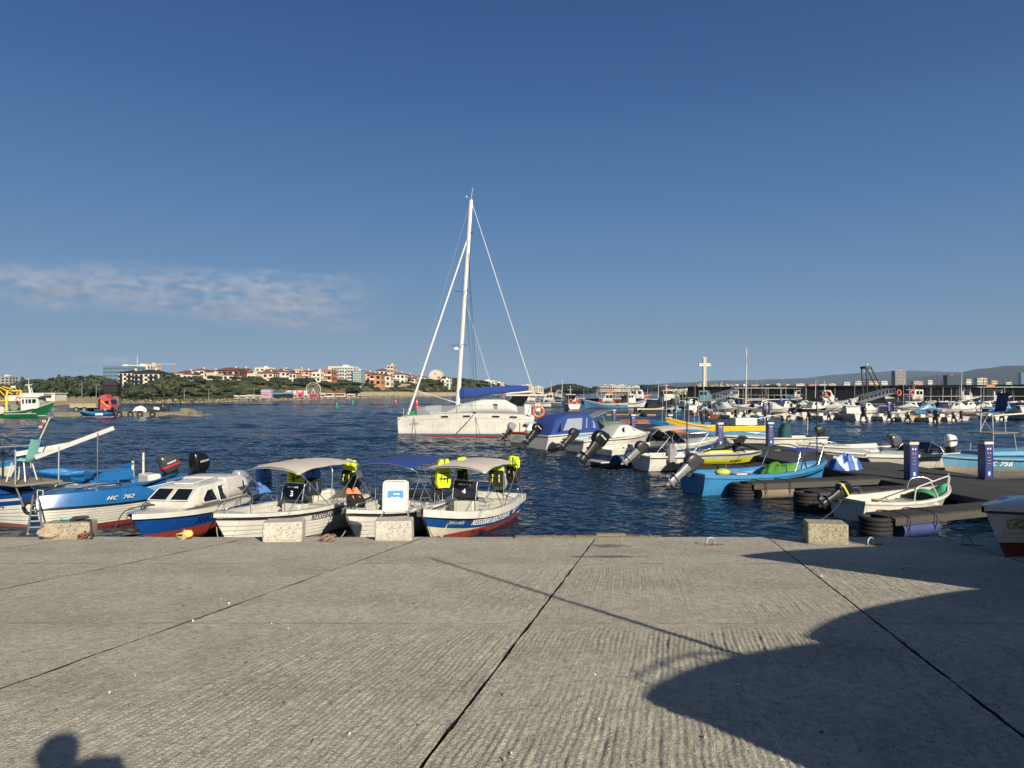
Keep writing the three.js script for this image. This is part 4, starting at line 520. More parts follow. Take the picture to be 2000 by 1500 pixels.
// striped tarpaulin heap
{ const g0 = grid(30, 24, (u, v) => { const a = u * 2 * Math.PI, r = v, w = 0.62 * (1 + 0.16 * Math.sin(a * 3 + 1) + 0.1 * Math.sin(a * 7)), fl = r > 0.85 ? (r - 0.85) * 1.6 : 0; return [Math.cos(a) * w * Math.min(r, 0.86) * 1.15 + Math.cos(a) * fl * 0.5, Math.max(0.015, 0.50 * (1 - Math.pow(r, 3.2)) * (1 + 0.28 * Math.sin(a * 2 + 0.6)) + 0.10 * Math.sin(a * 5 + r * 9) * r * (1 - r) + 0.26 * (fbm(Math.cos(a) * r * 4 + 5, Math.sin(a) * r * 4 + 3, 3) - 0.5) * Math.min(1, (1 - r) * 5)), Math.sin(a) * w * r * 0.8]; });
  const m = new THREE.MeshStandardMaterial({ roughness: 0.55, side: THREE.DoubleSide, map: canvasTex(256, 64, (x) => { const c = ['#2c4f8e', '#8fa6c6', '#35599a', '#c7d0da', '#274a8c']; for (let i = 0; i < 16; i++) { x.fillStyle = c[(i * 3) % 5]; x.fillRect(i * 16, 0, 16, 64); } }) }); const uv = g0.attributes.uv; let k = 0; for (let i = 0; i <= 30; i++) for (let j = 0; j <= 24; j++, k++) { const q = g0.attributes.position; uv.setXY(k, q.getX(k) * 0.5 + 0.5 + 0.12 * fbm(q.getX(k) * 3, q.getZ(k) * 3 + q.getY(k) * 4, 3), q.getZ(k) * 0.5 + 0.5); }
  one('tarpaulin_heap', 'blue and white striped tarpaulin over gear on the pontoon', 'tarpaulin', g0, m, [X(1648, 30.2), 0.5, -30.2], 0.3); }

// ---------------------------------------------------------------- motor boats
function motorBoat(name, label, bow, stern, o = {}) {
  const [g, L] = boat(name, label, bow, stern, o.group, 'boat'), H = Hull({ L, B: 2.0, fs: 0.7, fm: 0.65, fb: 1.0, d: 0.25, tw: 0.86, rake: 0.8, bm: 0.38, pb: 2.3, pe: 0.9, ff: 0.26, ...o.hull });
  const wl = H.vy(o.wl ?? 0.08); mesh('bottom', H.band(t => 0, wl), o.bottom || C.white2, g); let prev = wl;
  const bands = o.bands || [[0, C.white]]; bands.forEach(([dy, m], i) => { const f = dy ? H.vs(dy) : vtop; mesh(i ? 'hull_stripe' : 'hull', H.band(prev, f, { off: 0.002 * i }), m, g); prev = f; });
  mesh('gunwale', H.cap(o.capW ?? 0.12, 0.03, 0.03, o.capDown ?? 0.06), o.top || C.white, g); mesh('cockpit', H.inner(o.floor ?? 0.15, 0.08), o.inside || C.white2, g); if (o.rub) mesh('rub_rail', H.rail(0.02, -0.06, 0.03), o.rub, g);
  if (o.deckT) mesh('fore_deck', [H.deck(o.deckT, 1, 0.03, 0.10, 0.03), H.bulk(o.deckT, 0.15, 0.03, 0.1)], o.top || C.white, g);
  if (o.cuddy) { const S = House(o.cuddy.map(r => [r[0] * L, ...r.slice(1)]), 0.08), c = mesh('cuddy', S.geo(), o.top || C.white, g); for (const s of [1, -1]) for (const w of o.cuddyWin || []) pane('side_window', w.map(([x, f]) => S.side(x * L, f, s)), C.tint, c, o.winFrame || C.white2, 0.012); g.userData.S = undefined; delete g.userData.S; }
  if (o.screen) { const [x, h, rk, w] = o.screen, y = H.s(x) + 0.06, x0 = x * L; const sc = part('windscreen', g); const P = s => [[x0, y, s * w], [x0 - rk, y + h, s * w * 0.82]], A = P(1), Bq = P(-1); const back = s => [[x0 - 1.1, y - 0.02, s * (w + 0.12)], [x0 - 1.0, y + h * 0.55, s * w * 0.97]]; pane('pane', [A[0], Bq[0], Bq[1], A[1]], C.smoke, sc, C.alu, 0.014); for (const s of [1, -1]) { const q = P(s), b = back(s); pane('pane', [q[0], q[1], b[1], b[0]], C.smoke, sc, C.alu, 0.014); } }
  if (o.seats) mesh('seat', o.seats.map(([x, z]) => join([rbox(0.42, 0.12, 0.44, 0.04, x * L, 0.5, z), rbox(0.12, 0.5, 0.44, 0.04, x * L - 0.2, 0.74, z, 0, 0, -0.1), box(0.3, 0.34, 0.34, x * L, 0.3, z)])), o.seatMat || C.white2, g);
  if (o.rails) { const r = part('bow_rail', g); const [ta, tb, h] = o.rails; for (const s of [1, -1]) { const P = t => H.pt(t, 1, s), up = (t, k) => { const p = P(t); return [p[0], p[1] + k, p[2] - s * 0.08]; }; const ts = [0, 0.33, 0.66, 1].map(k => lerp(ta, tb, k)); mesh('rail', [tube([up(ts[0], 0.03), up(ts[0] + 0.02, h * 0.8), up(ts[1], h), up(ts[2], h), up(ts[3], h * 0.95)], 0.013, 30, 6, false, 0.3), ...ts.slice(1).map(t => rod(up(t, 0.02), up(t, h), 0.011))], C.chrome, r); } }
  if (o.console) { const [x, z] = o.console; const c = part('console', g, [x * L, 0.15, z]); mesh('pedestal', rbox(0.4, 0.75, 0.5, 0.06, 0, 0.37, 0), C.white2, c); wheel(c, [-0.25, 0.75, 0], 0.16, -0.4); }
  if (o.bimini) bimini(g, o.bimini[0] * L, o.bimini[1] * L, 0.9, H.s(0.4) + 0.05, o.bimini[2], o.cloth || C.tan, { arch: 0.13, hinge: o.bimini[3] ? o.bimini[3] * L : null });
  if (o.motor) outboard(g, [-0.12, H.s(0) + 0.03, 0], o.motor);
  for (const [txt, t0, t1, lo, hi, color, font] of o.text || []) for (const s of [1, -1]) H.decal('lettering', print(txt, { w: 512, h: 96, color: color || '#20242c', font: font || 'bold 84px sans-serif' }), g, s, t0, t1, H.vs(lo), H.vs(hi), 0.014);
  for (const t of o.fenders || []) fender(g, H.pt(t, 0.7, -1, 0.08));
  return { g, H, L };
}
const silver = mat([0.24, 0.25, 0.27], 0.28, { metalness: 0.5 }), pearl = mat([0.5, 0.5, 0.48], 0.3);
// red and white boat, stern to us
{ const { g, H, L } = motorBoat('motor_boat', 'white transom motor boat with varnished red rim, beside the catamaran stern', [4.4, 57.5], [X(1015, 53.5), 53.5], { group: 'boats moored stern out along the pontoon', hull: { B: 2.2, fs: 0.72, tw: 0.95, tr: 0.2 }, bands: [[0.12, C.white], [0, paint([0.34, 0.05, 0.02], 0.35)]], top: paint([0.34, 0.05, 0.02], 0.35), inside: C.cream });
  sign('lettering', 0.95, 0.16, print('НЕСЕБЪР', { w: 256, h: 48, color: '#222', font: 'bold 40px sans-serif' }), g, [-0.22, 0.42, 0], -Math.PI / 2); outboard(g, [-0.2, 0.75, -0.75], { s: 1.15, tilt: 0.75, cowl: C.greyCloth }); mesh('rod_holder', cyl(0.03, 0.03, 0.7, 6, 0.2, 1.1, -0.2), C.wood, g);
  const cv = mesh('flag_cover', xf(loft([ring(0, 0, 0, 0.45, 0.35, 2.4, 14), ring(0.05, 0.3, 0, 0.42, 0.34, 2.2, 14), ring(0.1, 0.62, 0, 0.25, 0.22, 2, 14), ring(0.1, 0.78, 0, 0.06, 0.06, 2, 14)]), 0.5, 0.6, 0.55), C.whiteCloth, g); mesh('cover_stripe', xf(loft([ring(0, 0.02, 0, 0.47, 0.37, 2.4, 14), ring(0.03, 0.16, 0, 0.455, 0.36, 2.3, 14)], false), 0.5, 0.6, 0.55), mat([0.5, 0.16, 0.12], 0.9), cv); mesh('cover_stripe', xf(loft([ring(0.03, 0.17, 0, 0.455, 0.36, 2.3, 14), ring(0.06, 0.30, 0, 0.43, 0.35, 2.2, 14)], false), 0.5, 0.6, 0.55), mat([0.08, 0.24, 0.22], 0.9), cv); }
// blue canvas cruiser
{ const { g, H, L } = motorBoat('motor_boat', 'white cruiser enclosed by a blue canvas cover with clear windows', [X(1228, 52), 52], [X(1050, 46.6), 46.6], { group: 'boats moored stern out along the pontoon', hull: { B: 2.4, fs: 0.95, fm: 1.0, fb: 1.25, tw: 0.95 }, deckT: 0.5, rub: C.black, rails: [0.6, 0.95, 0.4], motor: { s: 1.2, tilt: 0.7, cowl: C.black, text: 'MERCURY' }, text: [['НЕСЕБЪР', 0.12, 0.34, 0.34, 0.14, '#3a4356']] });
  const cvs = part('canvas_cover', g), st = [[0.02 * L, 0.95, 1.0, 1.12, 1.05], [0.10 * L, 0.98, 2.0, 1.12, 0.95], [0.22 * L, 1.0, 2.28, 1.12, 0.9], [0.42 * L, 1.0, 2.3, 1.1, 0.88], [0.54 * L, 1.05, 1.75, 1.05, 0.8]], S = House(st, 0.14); mesh('cloth', S.geo(), C.blueCloth, cvs); const film = mat([0.75, 0.75, 0.73], 0.12, { metalness: 0.75, bump: 'cloth', bumpScale: 0.05 });
  for (const s of [1, -1]) { pane('clear_window', [[0.14, 0.22], [0.34, 0.2], [0.36, 0.8], [0.20, 0.82]].map(([x, f]) => S.side(x * L, f, s, 0.012)), film, cvs, C.blueCloth, 0.015); pane('clear_window', [[0.38, 0.26], [0.50, 0.3], [0.49, 0.8], [0.40, 0.8]].map(([x, f]) => S.side(x * L, f, s, 0.012)), film, cvs, C.blueCloth, 0.015); pane('clear_window', [[0.075, 0.15], [0.125, 0.2], [0.13, 0.7]].map(([x, f]) => S.side(x * L, f, s, 0.012)), C.tint, cvs); }
  mesh('solar_panel', [box(1.5, 0.04, 1.0, L * 0.66, 2.15, -0.5, 0, 0, 0.28), rod([L * 0.56, 1.2, -0.9], [L * 0.66, 2.1, -0.6], 0.02), rod([L * 0.78, 1.2, -0.3], [L * 0.74, 2.2, -0.5], 0.02)], mat([0.30, 0.31, 0.33], 0.3, { metalness: 0.4 }), g); mesh('windscreen', House([[0.54 * L, 1.2, 1.8, 1.0, 0.8], [0.66 * L, 1.25, 1.32, 0.7, 0.6]], 0.04).geo(false), C.smoke, g); }
// white cuddy boat with blue streak
motorBoat('motor_boat', 'white cuddy boat with amber side window and blue streaked coaming', [X(1268, 47.5), 47.5], [X(1121, 44), 44], { group: 'boats moored stern out along the pontoon', hull: { B: 2.2, fs: 0.8, fm: 0.85, fb: 1.1, tw: 0.95 }, bottom: C.red, wl: 0.10, rub: C.dark, deckT: 0.45, capW: 0.2, cuddy: [[0.36, 0.9, 0.95, 0.95, 0.9], [0.50, 0.95, 1.62, 0.9, 0.7], [0.62, 0.95, 1.68, 0.85, 0.62], [0.74, 1.0, 1.4, 0.75, 0.5], [0.90, 1.08, 1.15, 0.4, 0.3]], cuddyWin: [[[0.52, 0.35], [0.66, 0.35], [0.71, 0.55], [0.66, 0.85], [0.53, 0.85], [0.50, 0.6]]], motor: { s: 1.15, tilt: 0.75, cowl: C.dark }, text: [['НЕСЕБЪР', 0.1, 0.28, 0.18, 0.06, '#444']] }).H;
{ const o = scene.children[scene.children.length - 1]; mesh('coaming_streak', box(1.6, 0.14, 0.02, 1.1, 0.98, -1.02), C.sky, o); mesh('coaming_streak', box(1.6, 0.14, 0.02, 1.1, 0.98, 1.02), C.sky, o); }
// dark blue runabout
{ const { g, H, L } = motorBoat('motor_boat', 'dark blue and white runabout with wrap windscreen and big black motor', [X(1402, 40.6), 40.6], [X(1172, 36.6), 36.6], { group: 'boats moored stern out along the pontoon', hull: { B: 2.3, fs: 0.85, fm: 0.95, fb: 1.2, tw: 0.95, rake: 1.1 }, bottom: C.red, wl: 0.08, bands: [[0.52, paint([0.02, 0.09, 0.28])], [0.26, paint([0.02, 0.07, 0.22])], [0, C.white]], deckT: 0.5, rails: [0.6, 0.93, 0.35], screen: [0.62, 0.62, 0.7, 0.85], seats: [[0.3, 0.4], [0.3, -0.4]], seatMat: mat([0.12, 0.12, 0.13], 0.7), motor: { s: 1.5, tilt: 0.72, cowl: C.black, text: 'VERADO' }, text: [['НЕСЕБЪР', 0.24, 0.44, 0.24, 0.06, '#20242c'], ['1520', 0.66, 0.78, 0.3, 0.12, '#5a6068'], ['▲▲▲', 0.28, 0.42, 0.62, 0.48, '#8fa0bd']] });
  mesh('flag', [rod([0.3, 0.9, -1.0], [0.25, 1.6, -1.0], 0.012), box(0.08, 0.3, 0.04, 0.28, 1.15, -1.0)], mat([0.4, 0.06, 0.05], 0.9), g); mesh('swim_platform', rbox(0.6, 0.08, 1.8, 0.03, -0.3, 0.25, 0), C.white2, g); }
// white boat with beige bimini
{ const { g, H, L } = motorBoat('motor_boat', 'white open boat with beige sun canopy and grey tilted motor', [X(1432, 36), 36], [X(1252, 34.1), 34.1], { group: 'boats moored stern out along the pontoon', hull: { B: 2.0, fs: 0.75, fm: 0.72, fb: 0.95, tw: 0.92 }, bottom: C.red, wl: 0.06, rub: C.dark, deckT: 0.66, rails: [0.6, 0.95, 0.4], bimini: [0.12, 0.62, 1.95, 0.4], motor: { s: 1.08, tilt: 0.85, cowl: C.dark, leg: mat([0.14, 0.145, 0.15], 0.4) }, console: [0.5, 0.2], seats: [[0.3, 0.2]], text: [['2500', 0.33, 0.5, 0.45, 0.28, '#8a8f98']] });
  H.decal('emblem', print('marlin', { w: 128, h: 96, draw: x => { x.fillStyle = '#23366e'; x.beginPath(); x.moveTo(6, 78); x.quadraticCurveTo(60, 80, 90, 40); x.lineTo(122, 16); x.lineTo(96, 60); x.lineTo(120, 70); x.lineTo(70, 74); x.fill(); x.beginPath(); x.moveTo(44, 70); x.lineTo(70, 14); x.lineTo(76, 56); x.fill(); } }), g, -1, 0.08, 0.2, H.vs(0.55), H.vs(0.28), 0.014); }
one('life_jacket', 'grey and black life jacket hanging from the beige canopy in the middle', 'life jacket', join([jacketShape(21).body, jacketShape(21).yoke]), C.greyCloth, at(1312, 903, 33.6).map((v, i) => i === 1 ? v : v), 0.7).scale.set(1.2, 1.35, 1.2);
// blue open fishing boat
{ const { g, H, L } = motorBoat('fishing_boat', 'light blue open fishing boat with green tarpaulin and steel arches', [X(1612, 28.6), 28.6], [X(1352, 26.4), 26.4], { hull: { B: 2.1, fs: 0.80, fm: 0.72, fb: 1.05, tw: 0.82, rake: 0.4, mid: 0.35, bm: 0.45 }, bottom: C.red, wl: 0.03, bands: [[0, C.lightBlue ||= paint([0.035, 0.19, 0.42], 0.4)]], top: C.lightBlue, inside: paint([0.04, 0.19, 0.40], 0.5), capDown: 0.1, motor: { s: 1.12, tilt: 0.85, cowl: mat([0.03, 0.03, 0.033], 0.35), leg: mat([0.2, 0.2, 0.21], 0.4, { metalness: 0.4 }) }, fenders: [0.36] });
  mesh('side_pad', [H.rail(0.03, -0.22, 0.035, 0.55, 0.9)], C.black, g); mesh('green_tarpaulin', grid(20, 16, (u, v) => { const a = u - 0.5, b = v - 0.5, r = Math.min(1, Math.hypot(a, b) * 2); return [L * 0.64 + a * 1.9, 0.42 + 0.46 * (1 - r ** 2.6) + 0.34 * (fbm(u * 4 + 2, v * 4, 4) - 0.5) + 0.26 * u, b * 1.3]; }), fabric([0.06, 0.2, 0.02]), g);
  for (const x of [0.62, 0.86]) mesh('arch', tube([[L * x, H.s(x), -H.b(x) + 0.05], [L * x + 0.35, 1.55, -H.b(x) + 0.15], [L * x + 0.45, 1.72, -0.3], [L * x + 0.45, 1.72, 0.3], [L * x + 0.35, 1.55, H.b(x) - 0.15], [L * x, H.s(x), H.b(x) - 0.05]], 0.022, 50, 6, false, 0.4), C.chrome, g);
  mesh('arch_rail', [rod([L * 0.62 + 0.4, 1.45, 0.6], [L * 0.86 + 0.3, 1.5, 0.4], 0.02), rod([L * 0.62 + 0.4, 1.45, -0.6], [L * 0.86 + 0.3, 1.5, -0.4], 0.02)], C.chrome, g); mesh('arch_canopy', box(1.1, 0.03, 0.9, L * 0.78, 1.52, 0.1, 0, 0, 0.05), C.blueCloth, g); mesh('pole', cyl(0.025, 0.02, 3.2, 6, 0.35, 2.2, -0.85), C.dark, g); mesh('pole', cyl(0.025, 0.02, 3.3, 6, L * 0.9, 2.3, 0.2), C.dark, g);
  mesh('bait_box', [rbox(0.5, 0.3, 0.5, 0.04, L * 0.3, 0.6, 0.2)], C.white2, g); mesh('thwart', box(0.35, 0.05, 1.8, L * 0.42, 0.62, 0), C.lightBlue, g); mesh('yellow_bag', ball(0.24, L * 0.2, 0.78, 0.1, 1.3, 0.6, 1), mat([0.35, 0.4, 0.08], 0.8), g); }
// white rowing boat
{ const { g, H, L } = motorBoat('rowing_boat', 'white open rowing boat with green bow cover and steel rails', [13.75, 22.6], [X(1655, 21.2), 21.2], { hull: { B: 1.75, fs: 0.62, fm: 0.55, fb: 0.82, tw: 0.8, rake: 0.5, mid: 0.35, bm: 0.45 }, wl: 0.0, bands: [[0, C.white]], inside: C.cream, capW: 0.06, motor: null, floor: 0.12 });
  outboard(g, [-0.1, 0.62, -0.2], { s: 0.85, tilt: 1.0, cowl: C.black, band: mat([0.7, 0.5, 0.05], 0.5) }); mesh('rub_rail', H.rail(0.022, -0.03, 0.02), C.white2, g);
  mesh('bow_cover', grid(14, 10, (u, v) => { const t = lerp(0.68, 0.98, u), w = lerp(-1, 1, v), p = H.pt(t, 1, 1); return [p[0], p[1] - 0.1 + 0.16 * (1 - w * w) + 0.05 * Math.sin(u * 9 + w * 3), w * (H.b(t) - 0.05)]; }), fabric([0.03, 0.24, 0.10]), g);
  const r1 = part('rail', g); mesh('rail', tube([[L * 0.42, H.s(0.4), 0.78], [L * 0.45, 0.95, 0.76], [L * 0.58, 1.08, 0.74], [L * 0.8, 1.22, 0.6], [L * 0.84, 1.18, 0.55], [L * 0.82, 0.8, 0.55]], 0.02, 50, 6, false, 0.25), C.white, r1); mesh('rail', rod([L * 0.60, 1.08, 0.73], [L * 0.68, H.s(0.68), 0.7], 0.02), C.white, r1); mesh('rail', tube([[L * 0.74, H.s(0.74), -0.62], [L * 0.78, 1.0, -0.6], [L * 0.88, 1.05, -0.45], [L * 0.93, 0.92, -0.3]], 0.018, 30, 6), C.chrome, r1); mesh('rail', tube([[L * 0.12, H.s(0.1), -0.72], [L * 0.14, 0.8, -0.72], [L * 0.3, 0.82, -0.76], [L * 0.32, 0.6, -0.76]], 0.014, 30, 6, false, 0.2), C.chrome, r1); mesh('stem_bar', rod([L * 0.98, 0.75, 0], [L * 1.0, 1.22, 0], 0.02), C.alu, g);
  mesh('thwart', [0.22, 0.45, 0.66].map(t => box(0.28, 0.04, 1.55 * (t > 0.6 ? 0.9 : 1), L * t, 0.42, 0)), C.cream, g); mesh('cushion', rbox(0.7, 0.12, 0.7, 0.05, L * 0.62, 0.36, -0.2), mat([0.4, 0.37, 0.32], 0.9), g); mesh('steering_arm', rod([-0.3, 0.75, -0.2], [0.5, 0.8, -0.15], 0.02), C.black, g); }
// jet ski on its float
{ const [g, L] = boat('jet_ski', 'yellow white and black jet ski parked on a black float', [X(1490, 32.4), 32.4], [X(1352, 32.0), 32.0], null, 'jet ski', 0.62);
  const H = Hull({ L, B: 1.15, fs: 0.32, fm: 0.36, fb: 0.5, d: 0.1, tw: 0.85, rake: 0.5, pb: 2.6, pe: 0.8, ff: 0.4 }); const limeP = paint([0.62, 0.60, 0.03], 0.3);
  mesh('hull', H.band(t => 0, H.vs(0.16)), C.black, g); for (const s of [1, -1]) mesh('hull_panel', H.strip(H.vs(0.42), H.vs(0.16), s, { t0: 0.12, t1: 0.85, off: 0.008 }), limeP, g); mesh('side_strip', H.band(H.vs(0.16), vtop, { off: 0.01 }), C.white, g); mesh('bumper', H.rail(0.03, 0.0, 0.02), C.dark, g); mesh('deck', H.deck(0, 1, 0.0, 0.12), C.white, g);
  mesh('seat', loft([[0.35, 0.42, 0.16, 0.06], [0.9, 0.60, 0.2, 0.22], [1.45, 0.64, 0.18, 0.24], [1.75, 0.72, 0.15, 0.3], [2.0, 0.74, 0.1, 0.3]].map(([x, y, w, h]) => Array.from({ length: 12 }, (_, i) => { const a = i / 12 * 6.283; return [x, y - h * 0.5 + Math.sin(a) * h * 0.5, Math.cos(a) * w]; }))), C.black, g); mesh('seat_panel', [1, -1].map(s => loft([[0.25, 0.40, 0.30, 0.1], [0.8, 0.5, 0.32, 0.22], [1.5, 0.5, 0.3, 0.24], [1.8, 0.5, 0.26, 0.2]].map(([x, y, w, h]) => Array.from({ length: 8 }, (_, i) => { const a = i / 8 * 6.283; return [x, y - 0.05 + Math.sin(a) * h * 0.45, s * (w - 0.1 + Math.cos(a) * 0.07)]; })))), limeP, g);
  mesh('hood', loft([[1.85, 0.55, 0.30, 0.28], [2.1, 0.68, 0.30, 0.36], [2.5, 0.62, 0.28, 0.30], [2.95, 0.55, 0.18, 0.16], [3.15, 0.5, 0.06, 0.06]].map(([x, y, w, h]) => Array.from({ length: 12 }, (_, i) => { const a = i / 12 * 6.283; return [x, y + Math.sin(a) * h * 0.6, Math.cos(a) * w]; }))), C.black, g); mesh('nose', loft([[2.3, 0.45, 0.42, 0.22], [2.8, 0.45, 0.34, 0.2], [3.2, 0.43, 0.14, 0.12]].map(([x, y, w, h]) => Array.from({ length: 12 }, (_, i) => { const a = i / 12 * 6.283; return [x, y + Math.sin(a) * h * 0.5, Math.cos(a) * w]; }))), C.white, g);
  mesh('handlebar', [rod([1.95, 1.0, -0.36], [1.95, 1.0, 0.36], 0.022), rbox(0.2, 0.1, 0.2, 0.04, 2.0, 0.98, 0), rod([2.0, 0.8, 0], [1.98, 1.0, 0], 0.05)], C.black, g); mesh('mirror', [1, -1].map(s => rbox(0.1, 0.12, 0.16, 0.03, 2.15, 0.86, s * 0.32)), C.dark, g);
  for (const s of [1, -1]) { H.decal('lettering', print('SEADOO', { w: 256, h: 56, color: '#15161a', font: 'bold 50px sans-serif' }), g, s, 0.45, 0.7, H.vs(0.36), H.vs(0.2), 0.02); sign('lettering', 0.42, 0.13, print('1226', { w: 128, h: 40, color: '#8a8a10', font: 'bold 36px sans-serif' }), g, [2.85, 0.47, s * 0.36], s > 0 ? 0.3 : Math.PI - 0.3); }
  tag(mesh('jet_ski_float', [0, 1, 2].map(i => rbox(1.25, 0.5, 1.7, 0.06, (i - 1) * 1.27, 0.28, 0)), C.rubber), 'black modular float under the jet ski', 'float').position.set(X(1418, 32.2), 0, -32.2); }

// ---------------------------------------------------------------- boats on the far side of the pontoon
motorBoat('motor_boat', 'long low white open boat lettered HC1245 behind the pontoon', [X(1416, 45.6), 45.6], [X(1598, 47.5), 47.5], { group: 'boats on the far side of the pontoon', hull: { B: 2.0, fs: 0.8, fm: 0.8, fb: 0.98 }, rub: C.dark, deckT: 0.6, rails: [0.62, 0.95, 0.3], motor: { s: 1.1, tilt: 0.5, cowl: C.dark }, text: [['HC1245', 0.60, 0.86, 0.62, 0.30, '#22356b']] });
{ const o = scene.children[scene.children.length - 1]; mesh('console_cover', xf(loft([ring(0, 0, 0, 0.42, 0.4, 3, 12), ring(0, 0.7, 0, 0.36, 0.34, 3, 12), ring(-0.08, 1.1, 0, 0.2, 0.28, 2.6, 12)]), 2.6, 0.6, 0), fabric([0.01, 0.05, 0.05]), o); mesh('awning_pole', [tube([[0.4, 0.9, 0.6], [0.4, 2.05, 0.6], [2.4, 2.28, 0.6], [4.8, 1.9, 0.6]], 0.03, 40, 6, false, 0.15)], C.cream, o); }
motorBoat('motor_boat', 'slim white boat with grey sides between HC1245 and the navy hulled boat', [X(1556, 41.5), 41.5], [X(1738, 43.2), 43.2], { group: 'boats on the far side of the pontoon', hull: { B: 1.9, fs: 0.62, fm: 0.55, fb: 0.8 }, bands: [[0.25, C.grey], [0, C.white]], deckT: 0.55, rails: [0.65, 0.9, 0.25], motor: { s: 1.0, tilt: 0.4, cowl: mat([0.06, 0.065, 0.075], 0.3) } });
motorBoat('motor_boat', 'white boat with navy hull, moored behind the striped tarpaulin', [X(1606, 37.4), 37.4], [X(1742, 38.8), 38.8], { group: 'boats on the far side of the pontoon', hull: { B: 1.9, fs: 0.7, fm: 0.55, fb: 0.75 }, bands: [[0.22, C.navy], [0, C.white]], deckT: 0.45, motor: { s: 1.15, tilt: 0.3, cowl: mat([0.06, 0.065, 0.075], 0.3) } });
{ const { g } = motorBoat('motor_boat', 'white speedboat with white outboard and small windscreen behind the nearest service post', [X(1690, 33.3), 33.3], [X(1862, 36.4), 36.4], { group: 'boats on the far side of the pontoon', hull: { B: 2.1, fs: 0.8, fm: 0.78, fb: 0.85, rake: 1.2 }, bands: [[0.3, C.white2], [0, C.white]], deckT: 0.52, capDown: 0.1, rails: [0.6, 0.9, 0.2], screen: [0.5, 0.5, 0.5, 0.8], text: [['Hc', 0.55, 0.68, 0.42, 0.2, '#2c3c66']] }); outboard(g, [0.9, 0.95, -0.3], { s: 1.15, tilt: 0.1, cowl: pearl, text: 'YAMAHA', textColor: '#333' }); wheel(g, [2.4, 1.15, 0.3], 0.18, -0.4); }
{ const { g, H, L } = motorBoat('fishing_boat', 'light blue fishing boat HC 756 with a steel lookout tower and chair', [X(1838, 30.6), 30.6], [X(2118, 33.4), 33.4], { group: 'boats on the far side of the pontoon', hull: { B: 2.3, fs: 0.8, fm: 0.85, fb: 1.05, rake: 0.5 }, bottom: mat([0.12, 0.12, 0.12], 0.8), wl: 0.35, bands: [[0.42, mat([0.3, 0.27, 0.22], 0.8, { map: 'block' })], [0, C.paleBlue ||= paint([0.11, 0.29, 0.45], 0.4)]], top: C.paleBlue, deckT: 0.3, rub: C.dark });
  for (const s of [1, -1]) H.decal('lettering', print('HC 756', { w: 512, h: 110, color: '#e6ecee', font: 'bold 100px sans-serif' }), g, s, 0.62, 0.84, H.vs(0.36), H.vs(0.05), 0.014);
  mesh('cabin', House([[L * 0.3, 0.9, 1.2, 0.9, 0.85], [L * 0.8, 1.0, 1.2, 0.6, 0.5]], 0.05).geo(), C.paleBlue, g); const tw = part('lookout_tower', g, [L * 0.66, 1.1, 0]); tw.scale.setScalar(0.82); const posts = [[-0.75, -0.6], [-0.75, 0.6], [0.75, -0.6], [0.75, 0.6]];
  for (const [x, z] of posts) { mesh('tower_leg', [rod([x * 1.15, 0, z * 1.1], [x, 1.05, z], 0.022), rod([x * 0.6, 1.1, z * 0.6], [x * 0.6, 2.1, z * 0.5], 0.018)], C.galv, tw); } mesh('tower_floor', rbox(1.9, 0.05, 1.4, 0.01, 0, 1.08, 0), C.greyWood, tw); mesh('tower_brace', [rod([-0.45, 1.1, 0.4], [0.45, 2.1, 0.4], 0.014), rod([0.45, 1.1, 0.4], [-0.2, 2.1, 0.4], 0.014), rod([-0.45, 2.1, -0.3], [0.45, 2.1, -0.3], 0.016), rod([-0.45, 2.1, 0.3], [0.45, 2.1, 0.3], 0.016)], C.galv, tw);
  const ch = part('chair', g, [L * 0.66 - 0.2, 2.75, 0]); mesh('seat_shell', grid(10, 6, (u, v) => { const a = u < 0.45 ? u / 0.45 : 1, b = u < 0.45 ? 0 : (u - 0.45) / 0.55, w = lerp(-1, 1, v) * 0.27; return [0.25 - 0.5 * a - 0.2 * b, 0.12 + 0.05 * (2 * v - 1) ** 2 + 0.85 * b, w]; }), C.navy, ch); wheel(g, [L * 0.66 + 0.7, 3.1, 0], 0.24, 0.2); mesh('wheel_post', rod([L * 0.66 + 0.75, 1.95, 0], [L * 0.66 + 0.7, 3.1, 0], 0.03), C.galv, g); mesh('boom', [rod([L * 0.66 - 0.3, 2.7, 0.3], [-0.6, 2.95, 0.4], 0.04)], C.white, g); }
{ const { g, L } = motorBoat('fishing_boat', 'yellow fishing boat with blue and orange stripes beyond the pontoon', [X(1300, 57), 57], [X(1486, 58.5), 58.5], { group: 'boats on the far side of the pontoon', hull: { B: 2.3, fs: 1.0, fm: 1.0, fb: 1.7, mid: 0.5 }, bands: [[0.72, paint([0.55, 0.2, 0.06])], [0.38, C.sky], [0, C.yellow]], top: C.yellow, inside: C.sky, deckT: 0.62 }); mesh('engine_box', rbox(1.9, 0.6, 1.2, 0.06, 1.6, 1.35, 0), C.white, g); mesh('stern_rail', tube([[0.2, 1.0, 0.9], [0.2, 1.7, 0.9], [0.2, 1.7, -0.9], [0.2, 1.0, -0.9]], 0.025, 30, 5, false, 0.2), C.white, g); }
